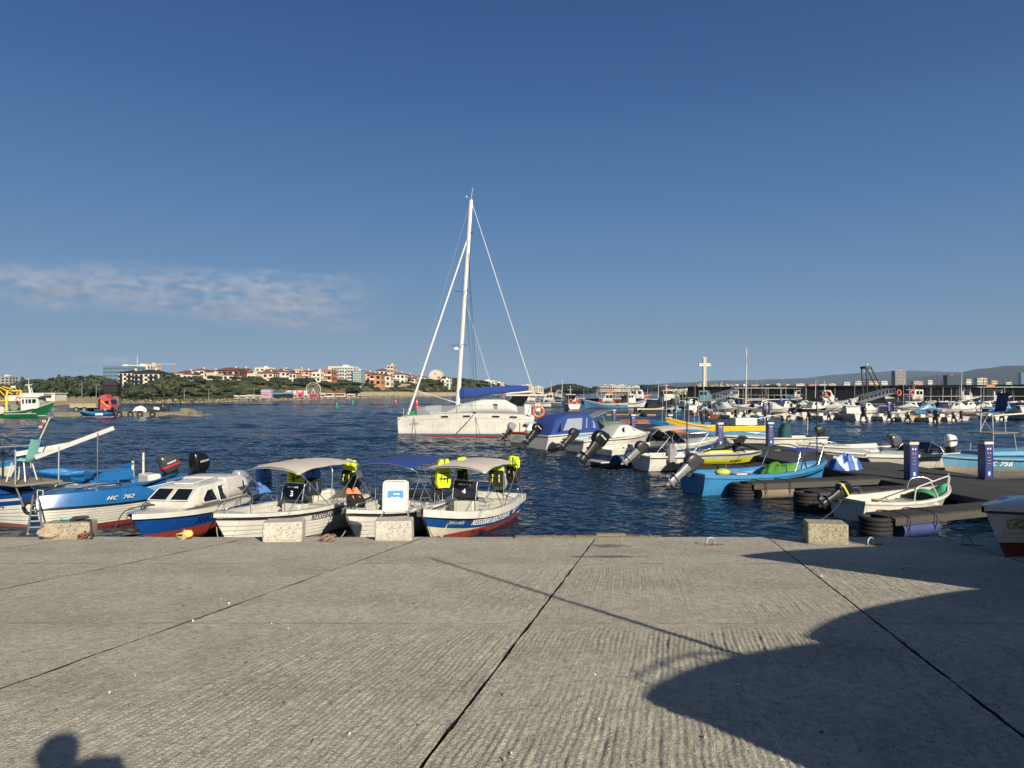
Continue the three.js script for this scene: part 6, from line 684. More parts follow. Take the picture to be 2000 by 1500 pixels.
for (const [px, py, L, a, hullM, label] of [[1352, 809, 5, 95, C.white, 'white boat stern out between the tower boat and the wooden skiff'], [1446, 818, 4.4, 85, C.white2, 'off white dinghy stern out below the grey yacht bow'], [1480, 819, 4.2, 95, C.sky, 'light blue dinghy stern out below the grey yacht'], [1568, 819, 4.0, 88, C.cream, 'cream dinghy stern out between two white dinghies'], [1632, 820, 4.2, 94, C.white, 'white dinghy stern out just left of the tall cuddy'], [1718, 822, 4.4, 90, C.white, 'white dinghy stern out right of the tall cuddy'], [1758, 823, 4.2, 84, C.grey, 'grey dinghy stern out left of the yellow rimmed boat'], [1836, 823, 4.2, 98, C.cream, 'cream dinghy stern out right of the yellow rimmed boat'], [1930, 821, 4.6, 92, C.white, 'white boat stern out behind the lookout chair'], [1535, 801, 5.2, 10, C.white, 'white launch deep in the basin behind the cream cuddy'], [1572, 799, 5.2, 170, C.turq, 'turquoise launch deep in the basin'], [1612, 799, 5.4, 15, C.white, 'white launch below the pale blue canopy'], [1650, 803, 5.4, 165, C.white2, 'off white launch left of the navy workboat'], [1690, 808, 5, 20, C.white, 'white launch in front of the navy workboat'], [1780, 804, 5.4, 172, C.grey, 'grey launch below the motor cruiser'], [1890, 805, 5.4, 8, C.white, 'white launch below the orange raft tour boat'], [1924, 804, 5.2, 172, C.navy, 'navy launch below the orange raft tour boat'], [1490, 798, 5.4, 12, C.navy, 'navy launch behind the grey yacht mast'], [1428, 796, 5.4, 165, C.white, 'white launch behind the first service post of the second dock'], [1350, 794, 5.4, 10, C.white, 'white launch left of the teal wheelhouse']]) farBoat(py > 815 ? 'open' : 'cuddy', label, px, py, L, a, { hull: hullM, motor: (px % 3) ? C.black : silver, ms: 1.05, tilt: 0.3 + (px % 5) * 0.1 });
// black canvas boat on a low black dock
farBoat('cuddy', 'boat under a black canvas cover at the left end of the far dock', 1270, 803, 5.4, 15, { hull: C.white, top: C.blackCloth, motor: null });
one('work_float', 'low black work float left of the far dock', 'float', [rbox(7.5, 0.5, 2.4, 0.05, 0, 0.25, 0)].map(g => g)[0], C.rubber, [X(1290, D(806)), 0, -D(806)], 0.05);
// big boats at the back
farBoat('trawler', 'white fishing boat with dark windows and orange raft just right of the catamaran stern', 1040, 795, 8.5, 175, { raft: true, wh: 0.5, stripe: C.turq });
farBoat('trawler', 'white transom fishing boat with two orange lifebuoys at its stern', 1112, 799, 9, 98, { buoys: true, gear: C.red, stripe: C.white2, awning: C.blackCloth });
farBoat('trawler', 'grey blue fishing boat with long dark awning left of the two lifebuoys', 1082, 795, 10, 165, { hull: paint([0.1, 0.13, 0.18]), awning: C.blackCloth, wh: 0.6, mast: 5 });
farBoat('trawler', 'pale blue and white fishing boat with orange topped awning', 1182, 797, 9.5, 170, { hull: C.sky, stripe: C.white, awning: fabric([0.6, 0.25, 0.06]), raft: true, wh: 0.42, text: [['МРУА', 0.15, 0.3]] });
farBoat('trawler', 'red white and blue bowed fishing boat right of the orange topped one', 1232, 796, 8, 20, { hull: C.white, stripe: C.royal, bottom: C.red, awning: C.blackCloth });
farBoat('trawler', 'small white wheelhouse boat with orange raft behind the black canvas boat', 1306, 795, 8.5, -75, { raft: true, house: C.white, wh: 0.4, mast: 3 });
farBoat('trawler', 'teal wheelhouse fishing boat below the white cross', 1372, 793, 9, -25, { house: paint([0.12, 0.25, 0.30]), hull: paint([0.05, 0.10, 0.14]), wh: 0.55 });
farBoat('tour', 'tour boat under a long dark canopy left of the teal wheelhouse', 1268, 790, 11, 178, { hull: C.navy });
farBoat('tour', 'tour boat with white canopy edge in the middle of the back row', 1470, 791, 12, 175, { awning: C.whiteCloth, hull: C.navy, seatM: C.red });
farBoat('tour', 'tour boat with beige canopy beside the grey mast in the back row', 1540, 790, 11, 5, { awning: C.tan, hull: C.turq, seatM: C.red });
farBoat('tour', 'tour boat with pale blue canopy left of the orange lifebuoys', 1590, 790, 11, 178, { awning: fabric([0.18, 0.28, 0.36]), hull: C.turq });
{ const g = farBoat('trawler', 'white high bowed boat with orange lifebuoys on its side in the back row', 1628, 797, 8, -10, { hull: C.white, wh: 0.35, house: C.white, stripe: C.white2 }); lifebuoy(g, [-1.2, 2.4, 1.3], 0.45); }
{ const g = farBoat('trawler', 'white motor cruiser with large dark wheelhouse windows at the back', 1772, 797, 10.5, -158, { hull: C.white, stripe: C.white, wh: 0.36, f: 1.25 }); lifebuoy(g, [0.4, 2.6, -1.3], 0.45); lifebuoy(g, [0.4, 2.6, 1.3], 0.45); }
farBoat('tour', 'white and blue tour boat with long dark canopy right of the motor cruiser', 1838, 799, 12, 4, { hull: C.white, stripe: C.navy, sd: 0.6, text: [['Зангвър', 0.2, 0.36]] });
farBoat('tour', 'navy tour boat with orange raft over its white helm house', 1900, 799, 12, 6, { hull: C.white, stripe: C.navy, sd: 0.9, raft: true, text: [['НЕСЕБЪР', 0.1, 0.26, '#ddd']] });
farBoat('tour', 'tour boat with pale green canopy at the right edge of the back row', 1984, 799, 13, 2, { hull: C.white2, stripe: C.navy, sd: 0.7, awning: fabric([0.32, 0.5, 0.46]), text: [['Tomas', 0.1, 0.25, '#ddd']] });
farBoat('tour', 'shaded blue tour boat behind the truss gangway', 1668, 788, 11, 175, { hull: C.navy });
farBoat('tour', 'dark tour boat at the left end of the back row', 1120, 787, 11, 176, { hull: C.royal, awning: C.blackCloth });
farBoat('trawler', 'dark fishing boat with orange floats on its roof behind the grey blue one', 1072, 788, 9, 178, { hull: C.navy, raft: true, awning: C.blackCloth });
farBoat('tour', 'red trimmed tour boat with dark canopy between the fishing boats', 1220, 788, 11, 3, { hull: C.red, awning: C.blackCloth });
// truss gangways
function gangway(label, a, b) { const P = at(...a), Q = at(...b), g = thing('gangway', label, 'gangway', P, 0, 'truss gangways in the far basin'), L = Math.hypot(...P.map((v, i) => Q[i] - v)), n = 8; g.rotation.set(0, Math.atan2(-(Q[2] - P[2]), Q[0] - P[0]), Math.asin((Q[1] - P[1]) / L), 'YZX'); for (const s of [0.6, -0.6]) { mesh('rail', rod([0, 1.1, s], [L, 1.1, s], 0.06, 5), C.alu, g); mesh('rail', rod([0, 0, s], [L, 0, s], 0.07, 5), C.alu, g); for (let i = 0; i <= n; i++) { mesh('truss_bar', rod([i * L / n, 0, s], [i * L / n, 1.1, s], 0.04, 4), C.alu, g); if (i < n) mesh('truss_bar', rod([i * L / n, 0, s], [(i + 0.5) * L / n, 1.1, s], 0.035, 4), C.alu, g); } } mesh('walkway', box(L, 0.06, 1.2, L / 2, 0.03, 0), C.galv, g); return g; }
gangway('grey truss gangway on the right, rising to the breakwater', [1680, 786, 125], [1742, 768, 150]); gangway('grey truss gangway below the white cross', [1392, 782, 140], [1436, 769, 165]);
// breakwater with cross and tetrapods
{ const A = [X(1346, 240), 240], B = [X(2100, 150), 150], L = Math.hypot(B[0] - A[0], B[1] - A[1]), g = thing('breakwater', 'long grey concrete breakwater wall behind the far boats', 'wall', [A[0], 0, -A[1]], Math.atan2(B[1] - A[1], B[0] - A[0]) ); g.rotation.y = Math.atan2(B[1] - A[1], B[0] - A[0]) * -1; g.rotation.y = Math.atan2(-(-B[1] + A[1]), B[0] - A[0]); const n = 20, m = [0, 1, 2].map(k => mat([0.062 + 0.01 * k, 0.063 + 0.01 * k, 0.062 + 0.01 * k], 0.95, { map: 'block', bump: 'pit', bumpScale: 0.04 })); for (let i = 0; i < n; i++) mesh('wall_section', rbox(L / n - 0.06, 5.2, 1.6, 0.05, (i + 0.5) * L / n, 2.5, 0), m[(i * 7) % 3], g); mesh('quay_step', rbox(L, 1.8, 5, 0.05, L / 2, 0.4, 3.2), m[1], g); mesh('coping', box(L, 0.25, 1.9, L / 2, 5.15, 0), m[2], g); }
{ const P = at(1376, 756, 238), g = thing('cross', 'tall white lattice cross standing on the breakwater end', 'cross', [P[0], 4.6, P[2]], 0.1), h = Y(697, 238) - 4.6, m = paint([0.6, 0.56, 0.46]); for (const [x, z] of [[-0.35, -0.35], [0.35, -0.35], [-0.35, 0.35], [0.35, 0.35]]) { mesh('upright', box(0.22, h, 0.22, x, h / 2, z), m, g); } mesh('core', box(0.5, h - 0.3, 0.5, 0, h / 2, 0), mat([0.36, 0.34, 0.28], 0.8), g); for (let i = 1; i < 18; i++) mesh('rung', box(0.9, 0.12, 0.9, 0, i * h / 18, 0), m, g); mesh('arm', [box(3.9, 0.24, 0.24, 0, h * 0.72, 0.35), box(3.9, 0.24, 0.24, 0, h * 0.72 + 0.65, 0.35), box(3.9, 0.24, 0.24, 0, h * 0.72, -0.35), box(3.9, 0.24, 0.24, 0, h * 0.72 + 0.65, -0.35), box(3.8, 0.5, 0.5, 0, h * 0.72 + 0.32, 0), box(0.14, 0.9, 0.9, -1.95, h * 0.72 + 0.32, 0), box(0.14, 0.9, 0.9, 1.95, h * 0.72 + 0.32, 0)], m, g); mesh('stay', [rod([0.3, 3, 0], [2.4, 0, 0.6], 0.12), rod([0.3, 3.0, 0], [2.0, 0, -1.2], 0.12)], C.rust, g); mesh('plinth', rbox(3, 4.8, 3, 0.1, 0, -2.3, 0), mat([0.3, 0.28, 0.24], 0.95, { map: 'block' }), g); }
{ const tp = join([[0, 1, 0], [0.94, -0.33, 0], [-0.47, -0.33, 0.82], [-0.47, -0.33, -0.82]].map(v => rod([0, 0, 0], v.map(k => k * 1.6), 0.62, 7, 0.42))), R = rng(31), m = mat([0.36, 0.35, 0.31], 0.95, { map: 'block' }); for (let i = 0; i < 26; i++) { const px = 1318 + i * 5.4 + R() * 4, d = 242 + R() * 22, t = mesh('tetrapod', tp, m); t.position.set(X(px, d), (i > 6 && i < 22 ? 4.0 : 1.2) + R() * 1.6, -d); t.rotation.set(R() * 6, R() * 6, R() * 6); tag(t, 'grey concrete tetrapod in the heap around the foot of the cross', 'tetrapod', 'tetrapods at the breakwater end'); } }
// derrick behind the wall and lamp masts
{ const P = at(1690, 790, 150), g = thing('derrick', 'dark steel derrick frame leaning over the right gangway', 'derrick', [P[0], 0.4, P[2]], 0.1), m = mat([0.02, 0.022, 0.026], 0.6), s = 150 / FPX; const p = (x, y, z = 0) => [(x - 1690) * s, Y(y, 150) - 0.4, z]; for (const z of [-0.8, 0.8]) { mesh('leg', rod(p(1691, 785, z), p(1687, 718, z), 0.13, 6), m, g); mesh('back_leg', rod(p(1697, 718, z), p(1722, 765, z), 0.13, 6), m, g); mesh('brace', rod(p(1690, 741, z), p(1709, 741, z), 0.09, 5), m, g); } mesh('head', rbox(1.5, 0.5, 2.0, 0.05, ...p(1692, 718)), m, g); mesh('lamp_ball', ball(0.25, ...p(1693, 712), 1, 1, 1, 8), C.white2, g); mesh('base_frame', rbox(6, 1.0, 3, 0.1, ...p(1708, 792)), m, g); }
for (const [px, top, d, t] of [[1097, 741, 150, 'thin white antenna mast above the two lifebuoys'], [1285, 745, 165, 'thin antenna mast left of the white cross'], [1301, 746, 165, 'second thin antenna mast left of the white cross'], [1877, 723, 140, 'thin mast above the orange raft tour boat'], [1919, 741, 120, 'dark lamp mast right of the orange raft tour boat'], [1592, 739, 170, 'thin grey mast right of the grey yacht']]) one('mast_pole', t, 'mast', rod([0, 0, 0], [0.2, Y(top, d) - 2.2, 0], 0.09, 6, 0.04), px === 1919 ? C.dark : C.white2, [X(px, d), 2.2, -d]);
// channel buoys
function buoy(label, px, py, m, s) { const d = D(py), g = thing('channel_buoy', label, 'buoy', [X(px, d), 0, -d], 0, 'channel buoys in the bay'); mesh('body', new THREE.LatheGeometry([[0.01, -0.3], [0.75, -0.25], [0.8, 0.1], [0.62, 0.35], [0.35, 0.7], [0.24, 1.3], [0.16, 1.75], [0.01, 1.78]].map(p => new THREE.Vector2(p[0] * s, p[1] * s)), 16), m, g); mesh('lantern', cyl(0.1 * s, 0.06 * s, 0.4 * s, 8, 0, 1.9 * s, 0), m, g); if (m === buoyRed) mesh('band', cyl(0.24 * s, 0.2 * s, 0.25 * s, 12, 0, 1.45 * s, 0), C.white, g); }
const buoyRed = paint([0.42, 0.02, 0.03], 0.4), buoyGreen = paint([0.01, 0.17, 0.10], 0.4);
buoy('nearer green channel buoy with pointed top', 658, 797, buoyGreen, 0.75); buoy('farther small green channel buoy', 689, 790.5, buoyGreen, 0.75); buoy('farther red channel buoy left of the forestay', 773, 790, buoyRed, 0.75); buoy('nearer red channel buoy between forestay and mast', 814, 795, buoyRed, 0.95); buoy('tiny red channel buoy under the catamaran hard top', 984, 781, buoyRed, 1.0);
// ---------------------------------------------------------------- land across the bay
const SH = [[-700, 120], [-120, 205], [120, 212], [250, 222], [420, 245], [640, 330], [800, 470], [960, 690], [1060, 1000], [1250, 1350], [1500, 1500], [2300, 1500], [2900, 1400]];
const shoreD = px => { let i = 0; while (i < SH.length - 2 && SH[i + 1][0] < px) i++; const [a, b] = [SH[i], SH[i + 1]]; return lerp(a[1], b[1], clamp((px - a[0]) / (b[0] - a[0]), 0, 1)); };
const plateau = px => lerp(3.4, 9, smooth(150, 420, px)) + 4 * smooth(700, 900, px) - 11 * smooth(930, 1060, px);
const landY = (px, s) => { const k = plateau(px); return -0.6 + 1.6 * smooth(-3, 7, s) + Math.max(0, k - 1) * smooth(12, 75, s) + 0.5 * (fbm(px * 0.03, s * 0.08, 3) - 0.5) * smooth(0, 20, s) + 0.02 * Math.max(0, s - 80) * smooth(300, 500, px) * (1 - smooth(900, 1000, px)); };
{
  const cols = 220, ss = [-6, -2, 0, 2, 4, 6, 8, 11, 15, 20, 28, 38, 50, 65, 80, 110, 160, 240, 400, 700, 1200];
  const g = grid(cols, ss.length - 1, (u, v) => { const px = lerp(-680, 2850, Math.pow(u, 0.9)), s = ss[Math.round(v * (ss.length - 1))], d = shoreD(px) + s; return [X(px, d), landY(px, s), -d]; }, true);
  T.land = dataTex(512, (u, v) => { const a = fbm(u * 6, v * 6, 5, 6), b = fbm(u * 40, v * 40, 3, 40); const dry = smooth(0.45, 0.62, a); return [lerp(0.28, 0.55, dry) + 0.16 * (b - 0.5), lerp(0.33, 0.50, dry) + 0.16 * (b - 0.5), lerp(0.16, 0.34, dry) + 0.1 * (b - 0.5)]; }, true, 40);
  const m = new THREE.MeshStandardMaterial({ map: T.land, roughness: 1, bumpMap: T.land, bumpScale: 0.3, side: THREE.DoubleSide }); m.color.setRGB(0.42, 0.44, 0.34); structure('shore_land', g, m);
  // rocks along the water's edge: far too many to count
  const R = rng(9), rk = new THREE.IcosahedronGeometry(0.5, 0), N = 2600, im = new THREE.InstancedMesh(rk, mat([0.19, 0.16, 0.125], 0.95), N), M4 = new THREE.Matrix4(), col = new THREE.Color();
  for (let i = 0; i < N; i++) { const px = lerp(-100, 1000, R()), s = -2 + R() * R() * 11, d = shoreD(px) + s, k = 0.35 + R() * R() * 1.2; M4.compose(V(X(px, d), landY(px, s) + 0.05, -d), new THREE.Quaternion().setFromEuler(new THREE.Euler(R() * 6, R() * 6, R() * 6)), V(k * (d / 300), k * 0.7 * (d / 300), k * (d / 300))); im.setMatrixAt(i, M4); const c = 0.7 + R() * 0.6; im.setColorAt(i, col.setRGB(c, c * 0.97, c * 0.92)); }
  im.name = 'shore_rocks'; im.userData = { kind: 'stuff', label: 'brown rocks along the far water edge' }; im.castShadow = im.receiveShadow = true; scene.add(im);
}
// trees: leaf clumps spread through a lumpy crown
function crownGeo(seed, n, leaf, shape) {
  const R = rng(seed), P = [], Nn = [], lobes = []; const nl = shape === 'tall' ? 5 : 9; for (let i = 0; i < nl; i++) { const a = R() * 6.283, r = Math.sqrt(R()) * (shape === 'tall' ? 0.12 : 0.55); lobes.push([Math.cos(a) * r, shape === 'tall' ? 0.1 + 0.8 * (i / nl) : 0.25 + 0.55 * R() * (1 - r * 0.5), Math.sin(a) * r, shape === 'tall' ? 0.16 + 0.06 * R() : 0.26 + 0.2 * R()]); }
  for (let i = 0; i < n; i++) { const l = lobes[Math.floor(R() * nl)], u = R() * 2 - 1, a = R() * 6.283, q = Math.sqrt(1 - u * u), rr = l[3] * (0.55 + 0.5 * Math.sqrt(R())), nx = q * Math.cos(a), nz = q * Math.sin(a), c = [l[0] + nx * rr, l[1] + u * rr * 0.85, l[2] + nz * rr]; const s = leaf * (0.6 + R() * 0.8), t1 = V(R() - 0.5, R() - 0.5, R() - 0.5).normalize(), t2 = V(nx, u, nz).add(V(R() - 0.5, R() - 0.5, R() - 0.5).multiplyScalar(1.1)).normalize().cross(t1).normalize(), t3 = t1.clone().cross(t2).normalize(); const A = t2.multiplyScalar(s), B = t3.cross(t2.clone().normalize()).normalize().multiplyScalar(s);
    for (const [x, y] of [[-1, -0.6], [1, -0.4], [0.2, 1]]) { P.push(c[0] + A.x * x + B.x * y, c[1] + A.y * x + B.y * y, c[2] + A.z * x + B.z * y); { const w = V(nx + (R() - 0.5) * 0.4, u + 0.1 + (R() - 0.5) * 0.4, nz + (R() - 0.5) * 0.4).normalize(); Nn.push(w.x, w.y, w.z); }; } }
  const g = new THREE.BufferGeometry(); g.setAttribute('position', new THREE.Float32BufferAttribute(P, 3)); g.setAttribute('uv', new THREE.BufferAttribute(new Float32Array(P.length / 3 * 2), 2)); g.setAttribute('normal', new THREE.Float32BufferAttribute(Nn, 3)); g.computeBoundingBox(); const bb = g.boundingBox, ky = 0.86 / (bb.max.y - bb.min.y), kr = 0.62 / Math.max(bb.max.x, -bb.min.x, bb.max.z, -bb.min.z); g.translate(0, -bb.min.y, 0); g.scale(kr, ky, kr); g.translate(0, 0.14, 0); return g;
}
const crowns = [1, 2, 3, 4].map(k => crownGeo(k * 11, 1500, 0.10, 'round')).concat([crownGeo(77, 500, 0.05, 'tall')]);
const leafM = [[0.026, 0.044, 0.012], [0.046, 0.064, 0.016], [0.015, 0.029, 0.012], [0.085, 0.10, 0.022], [0.034, 0.05, 0.018]].map(c => mat(c, 0.85, { transmission: 0.15, thickness: 0 }));
const trunkG = join([rod([0, -0.1, 0], [0.02, 0.45, 0.01], 0.035, 6, 0.022), rod([0.02, 0.38, 0.01], [0.2, 0.62, 0.08], 0.018, 5, 0.008), rod([0.02, 0.34, 0.01], [-0.16, 0.6, -0.1], 0.016, 5, 0.008)]), bark = mat([0.07, 0.055, 0.04], 0.95);
const protoTree = {};
function tree(px, s, h, w, kind, label, group, crown, leaf) {
  const d = shoreD(px) + s, key = crown + '|' + leaf; let t;
  if (!protoTree[key]) { t = new THREE.Group(); t.name = 'x'; mesh('trunk', trunkG, bark, t); mesh('crown', crowns[crown], leafM[leaf], t); protoTree[key] = t; }
  t = protoTree[key].clone(); t.name = numbered(kind); scene.add(t); t.position.set(X(px, d), landY(px, s) - 0.05 * h, -d); t.scale.set(w, h, w); t.rotation.y = px * 1.7; tag(t, label, 'tree', group); return t;
}
{
  const R = rng(21), L1 = 'dark green broadleaf tree in the wooded belt along the far shore', G1 = 'trees of the wooded belt';
  // belt: pixel span, setbacks and height of the tops above the water line in photo rows
  const topRow = px => { const K = [[-60, 755], [30, 745], [60, 737], [110, 734], [150, 730], [190, 726], [215, 736], [240, 748], [300, 756], [312, 728], [345, 727], [352, 759], [470, 755], [520, 750], [560, 747], [615, 744], [632, 754], [680, 745], [720, 750], [750, 752], [800, 745], [840, 748], [872, 735], [900, 738], [940, 748], [965, 754], [1040, 762]]; let i = 0; while (i < K.length - 2 && K[i + 1][0] < px) i++; return lerp(K[i][1], K[i + 1][1], clamp((px - K[i][0]) / (K[i + 1][0] - K[i][0]), 0, 1)); };
  for (let r = 0; r < 3; r++) for (let px = -60 + r * 5; px < 965; px += 11.5 + R() * 6 + (r === 0 ? 4 : 0)) {
    const s = [22, 46, 72][r] + R() * 12; if (r === 0 && ((px > 500 && px < 700) || px < 40 || (px > 190 && px < 330 && R() < 0.55) || (px > 700 && px < 800 && R() < 0.5))) continue; const d = shoreD(px) + s, y0 = landY(px, s), top = topRow(px) + (r === 0 ? 14 : r === 1 ? 5 : 0) + R() * 8 - 1.5, h = Math.max(2.2, Y(top, d) - y0 + 0.4), w = Math.max(h * 1.0, 22 / FPX * d) * (0.7 + R() * 0.6); if (r === 2 && px > 690 && px < 850 && R() < 0.5) continue; if (r > 0 && px > 342 && px < 640 && R() < 0.35) continue;
    tree(px, s, h, w, 'broadleaf_tree', L1, G1, Math.floor(R() * 4), [0, 0, 1, 2, 2, 1, 4][Math.floor(R() * 7)]);
  }
  for (const [px, s, top, w, leaf, label] of [[45, 50, 733, 1.6, 2, 'slim dark cypress rising from the left woods'], [113, 55, 728, 1.6, 2, 'slim dark cypress in the middle of the left woods'], [328, 30, 727, 9, 0, 'tall broad tree right of the black roofed hotel'], [45, 15, 757, 4, 3, 'yellow green young tree behind the green trawler'], [110, 18, 762, 4, 3, 'yellow green bush at the foot of the left woods'], [605, 45, 735, 8, 2, 'big dark tree behind the ferris wheel'], [692, 12, 752, 9, 2, 'round dark tree below the modern glass hotel'], [876, 40, 733, 13, 0, 'large round tree right of the cream curved roof house'], [755, 60, 742, 9, 2, 'dark tree among the pink houses'], [260, 14, 752, 4.4, 4, 'small round tree in front of the black roofed hotel, left'], [292, 14, 753, 4.4, 4, 'small round tree in front of the black roofed hotel, right']]) { const d = shoreD(px) + s, y0 = landY(px, s); tree(px, s, Y(top, d) - y0, w, w < 2 ? 'cypress_tree' : 'broadleaf_tree', label, null, w < 2 ? 4 : px % 4, leaf); }
  // low scrub on the bank
  const N = 420, im = new THREE.InstancedMesh(crowns[1], leafM[4], N), M4 = new THREE.Matrix4(); for (let i = 0; i < N; i++) { const px = lerp(-80, 1000, R()), s = 9 + R() * 62, d = shoreD(px) + s, k = (0.8 + R() * 1.6) * (d / 300); if (s < 24 && px > 490 && px < 720) { M4.makeScale(0, 0, 0); M4.makeTranslation(X(px, d), -5, -d); } else M4.compose(V(X(px, d), landY(px, s) - 0.1, -d), new THREE.Quaternion(), V(k * 1.5, k * 0.8, k)); im.setMatrixAt(i, M4); } im.name = 'bank_scrub'; im.userData = { kind: 'stuff', label: 'low green scrub covering the far bank' }; im.castShadow = im.receiveShadow = true; scene.add(im);
}
// buildings: pixel span, top and base rows, depth
const wallM = { cream: mat([0.52, 0.46, 0.36], 0.9, { map: 'grime' }), white: mat([0.58, 0.55, 0.49], 0.9, { map: 'grime' }), pink: mat([0.52, 0.32, 0.24], 0.9, { map: 'grime' }), terra: mat([0.34, 0.13, 0.07], 0.9, { map: 'grime' }), salmon: mat([0.42, 0.2, 0.12], 0.9, { map: 'grime' }), yellow: mat([0.55, 0.42, 0.16], 0.9, { map: 'grime' }), grey: mat([0.26, 0.26, 0.26], 0.9, { map: 'grime' }), dark: mat([0.02, 0.02, 0.023], 0.8), glass: mat([0.16, 0.24, 0.3], 0.15, { metalness: 0.3 }), brown: mat([0.12, 0.075, 0.05], 0.9) };
const roofM = { red: mat([0.26, 0.09, 0.05], 0.9, { map: 'grime' }), brown: mat([0.17, 0.065, 0.045], 0.9, { map: 'grime' }), black: mat([0.018, 0.018, 0.022], 0.7), green: mat([0.08, 0.2, 0.15], 0.7) };
function building(label, px0, px1, py0, py1, d, o = {}) {
  const w = (px1 - px0) / FPX * d, top = Y(py0, d), base = Math.min(Y(py1, d), top - 3) - 2, h = top - base, dp = o.dp ?? Math.max(8, w * 0.7), g = thing(o.name || 'building', label, 'building', [X((px0 + px1) / 2, d), base, -d - dp / 2], o.turn ?? -0.12, 'buildings across the bay');
  const roofH = o.roof ? Math.min(h * 0.16, w * 0.16, 2.2 * (o.rh ?? 1)) : 0, H = h - roofH, fl = o.floors ?? Math.max(2, Math.round((H - 2) / 3)), nx = o.nx ?? Math.max(2, Math.round(w / 3.4)), m = wallM[o.wall || 'cream'];
  mesh('wall', box(w, H + 12, dp, 0, H / 2 - 6, 0), m, g);
  if (o.roof) { const e = 0.6, q = new THREE.CylinderGeometry(0.0, 1, 1, 4, 1); mesh('roof', (() => { const a = [-w / 2 - e, w / 2 + e], b = [-dp / 2 - e, dp / 2 + e], r = Math.max(0, w / 2 - dp * 0.42), P = [], v = (x, y, z) => [x, H + y, z]; const quad = (A, B, C2, D2) => P.push(...A, ...B, ...C2, ...A, ...C2, ...D2); quad(v(a[0], 0, b[1]), v(a[1], 0, b[1]), v(r, roofH, 0), v(-r, roofH, 0)); quad(v(a[1], 0, b[0]), v(a[0], 0, b[0]), v(-r, roofH, 0), v(r, roofH, 0)); P.push(...v(a[0], 0, b[0]), ...v(a[0], 0, b[1]), ...v(-r, roofH, 0)); P.push(...v(a[1], 0, b[1]), ...v(a[1], 0, b[0]), ...v(r, roofH, 0)); quad(v(a[0], 0, b[0]), v(a[1], 0, b[0]), v(a[1], 0, b[1]), v(a[0], 0, b[1])); const bg = new THREE.BufferGeometry(); bg.setAttribute('position', new THREE.Float32BufferAttribute(P, 3)); bg.setAttribute('uv', new THREE.BufferAttribute(new Float32Array(P.length / 3 * 2), 2)); bg.computeVertexNormals(); return bg; })(), roofM[o.roof], g); if (o.chimney !== false) mesh('chimney', box(0.7, 1.8, 0.7, w * 0.2, H + roofH * 0.8, 0.5), wallM.white, g); }
  else { mesh('parapet', [box(w + 0.2, 0.5, 0.25, 0, H + 0.2, dp / 2), box(0.25, 0.5, dp, -w / 2, H + 0.2, 0), box(0.25, 0.5, dp, w / 2, H + 0.2, 0)], m, g); mesh('roof_hut', box(w * 0.2, 1.6, dp * 0.3, w * 0.1, H + 0.8, 0), wallM.white, g); }
  const win = [], bal = [], fh = (H - 2) / fl; for (let f = 0; f < fl; f++) for (let i = 0; i < nx; i++) { const x = -w / 2 + (i + 0.5) * w / nx, y = 2 + (f + 0.5) * fh; win.push(box(w / nx * (o.ww ?? 0.5), fh * (o.wh ?? 0.52), 0.14, x, y, dp / 2 + 0.03)); if (o.bal !== false && (i * 7 + f * 3 + px0) % 3 !== 0) bal.push(box(w / nx * 0.86, fh * 0.32, 0.9, x, y - fh * 0.36, dp / 2 + 0.45)); }
  for (let f = 0; f < fl; f++) for (let i = 0; i < 3; i++) win.push(box(0.14, fh * 0.5, dp / 7, w / 2 + 0.03, 2 + (f + 0.5) * fh, (i - 1) * dp / 3.3));
  const wm = mesh('windows', win, o.win || C.tint, g); wm.userData.kind = 'stuff'; if (bal.length) { const b = mesh('balconies', bal, o.balM || wallM.white, g); b.userData.kind = 'stuff'; }
  return g;
}
building('grey apartment tower at the far left edge', -14, 20, 736, 770, 520, { wall: 'grey', floors: 6, bal: false });
building('glass fronted office with pale parapets behind the black roofed hotel', 201, 262, 716, 752, 470, { wall: 'glass', floors: 5, ww: 0.9, bal: false, win: C.glassWall ||= mat([0.1, 0.17, 0.22], 0.1, { metalness: 0.4 }) });
building('white flat roofed block on top of the left hill', 246, 290, 714, 745, 560, { wall: 'white', floors: 4 });
building('yellow block with roof tank behind the black roofed hotel', 283, 305, 712, 740, 620, { wall: 'yellow', floors: 4, bal: false });
building('black roofed white and black hotel, left wing', 233, 268, 722, 760, 300, { wall: 'white', roof: 'black', floors: 4, balM: wallM.dark, nx: 4, ww: 0.6 }); building('black roofed white and black hotel, right wing', 262, 313, 721, 762, 292, { wall: 'white', roof: 'black', floors: 4, balM: wallM.dark, nx: 5, ww: 0.6 });
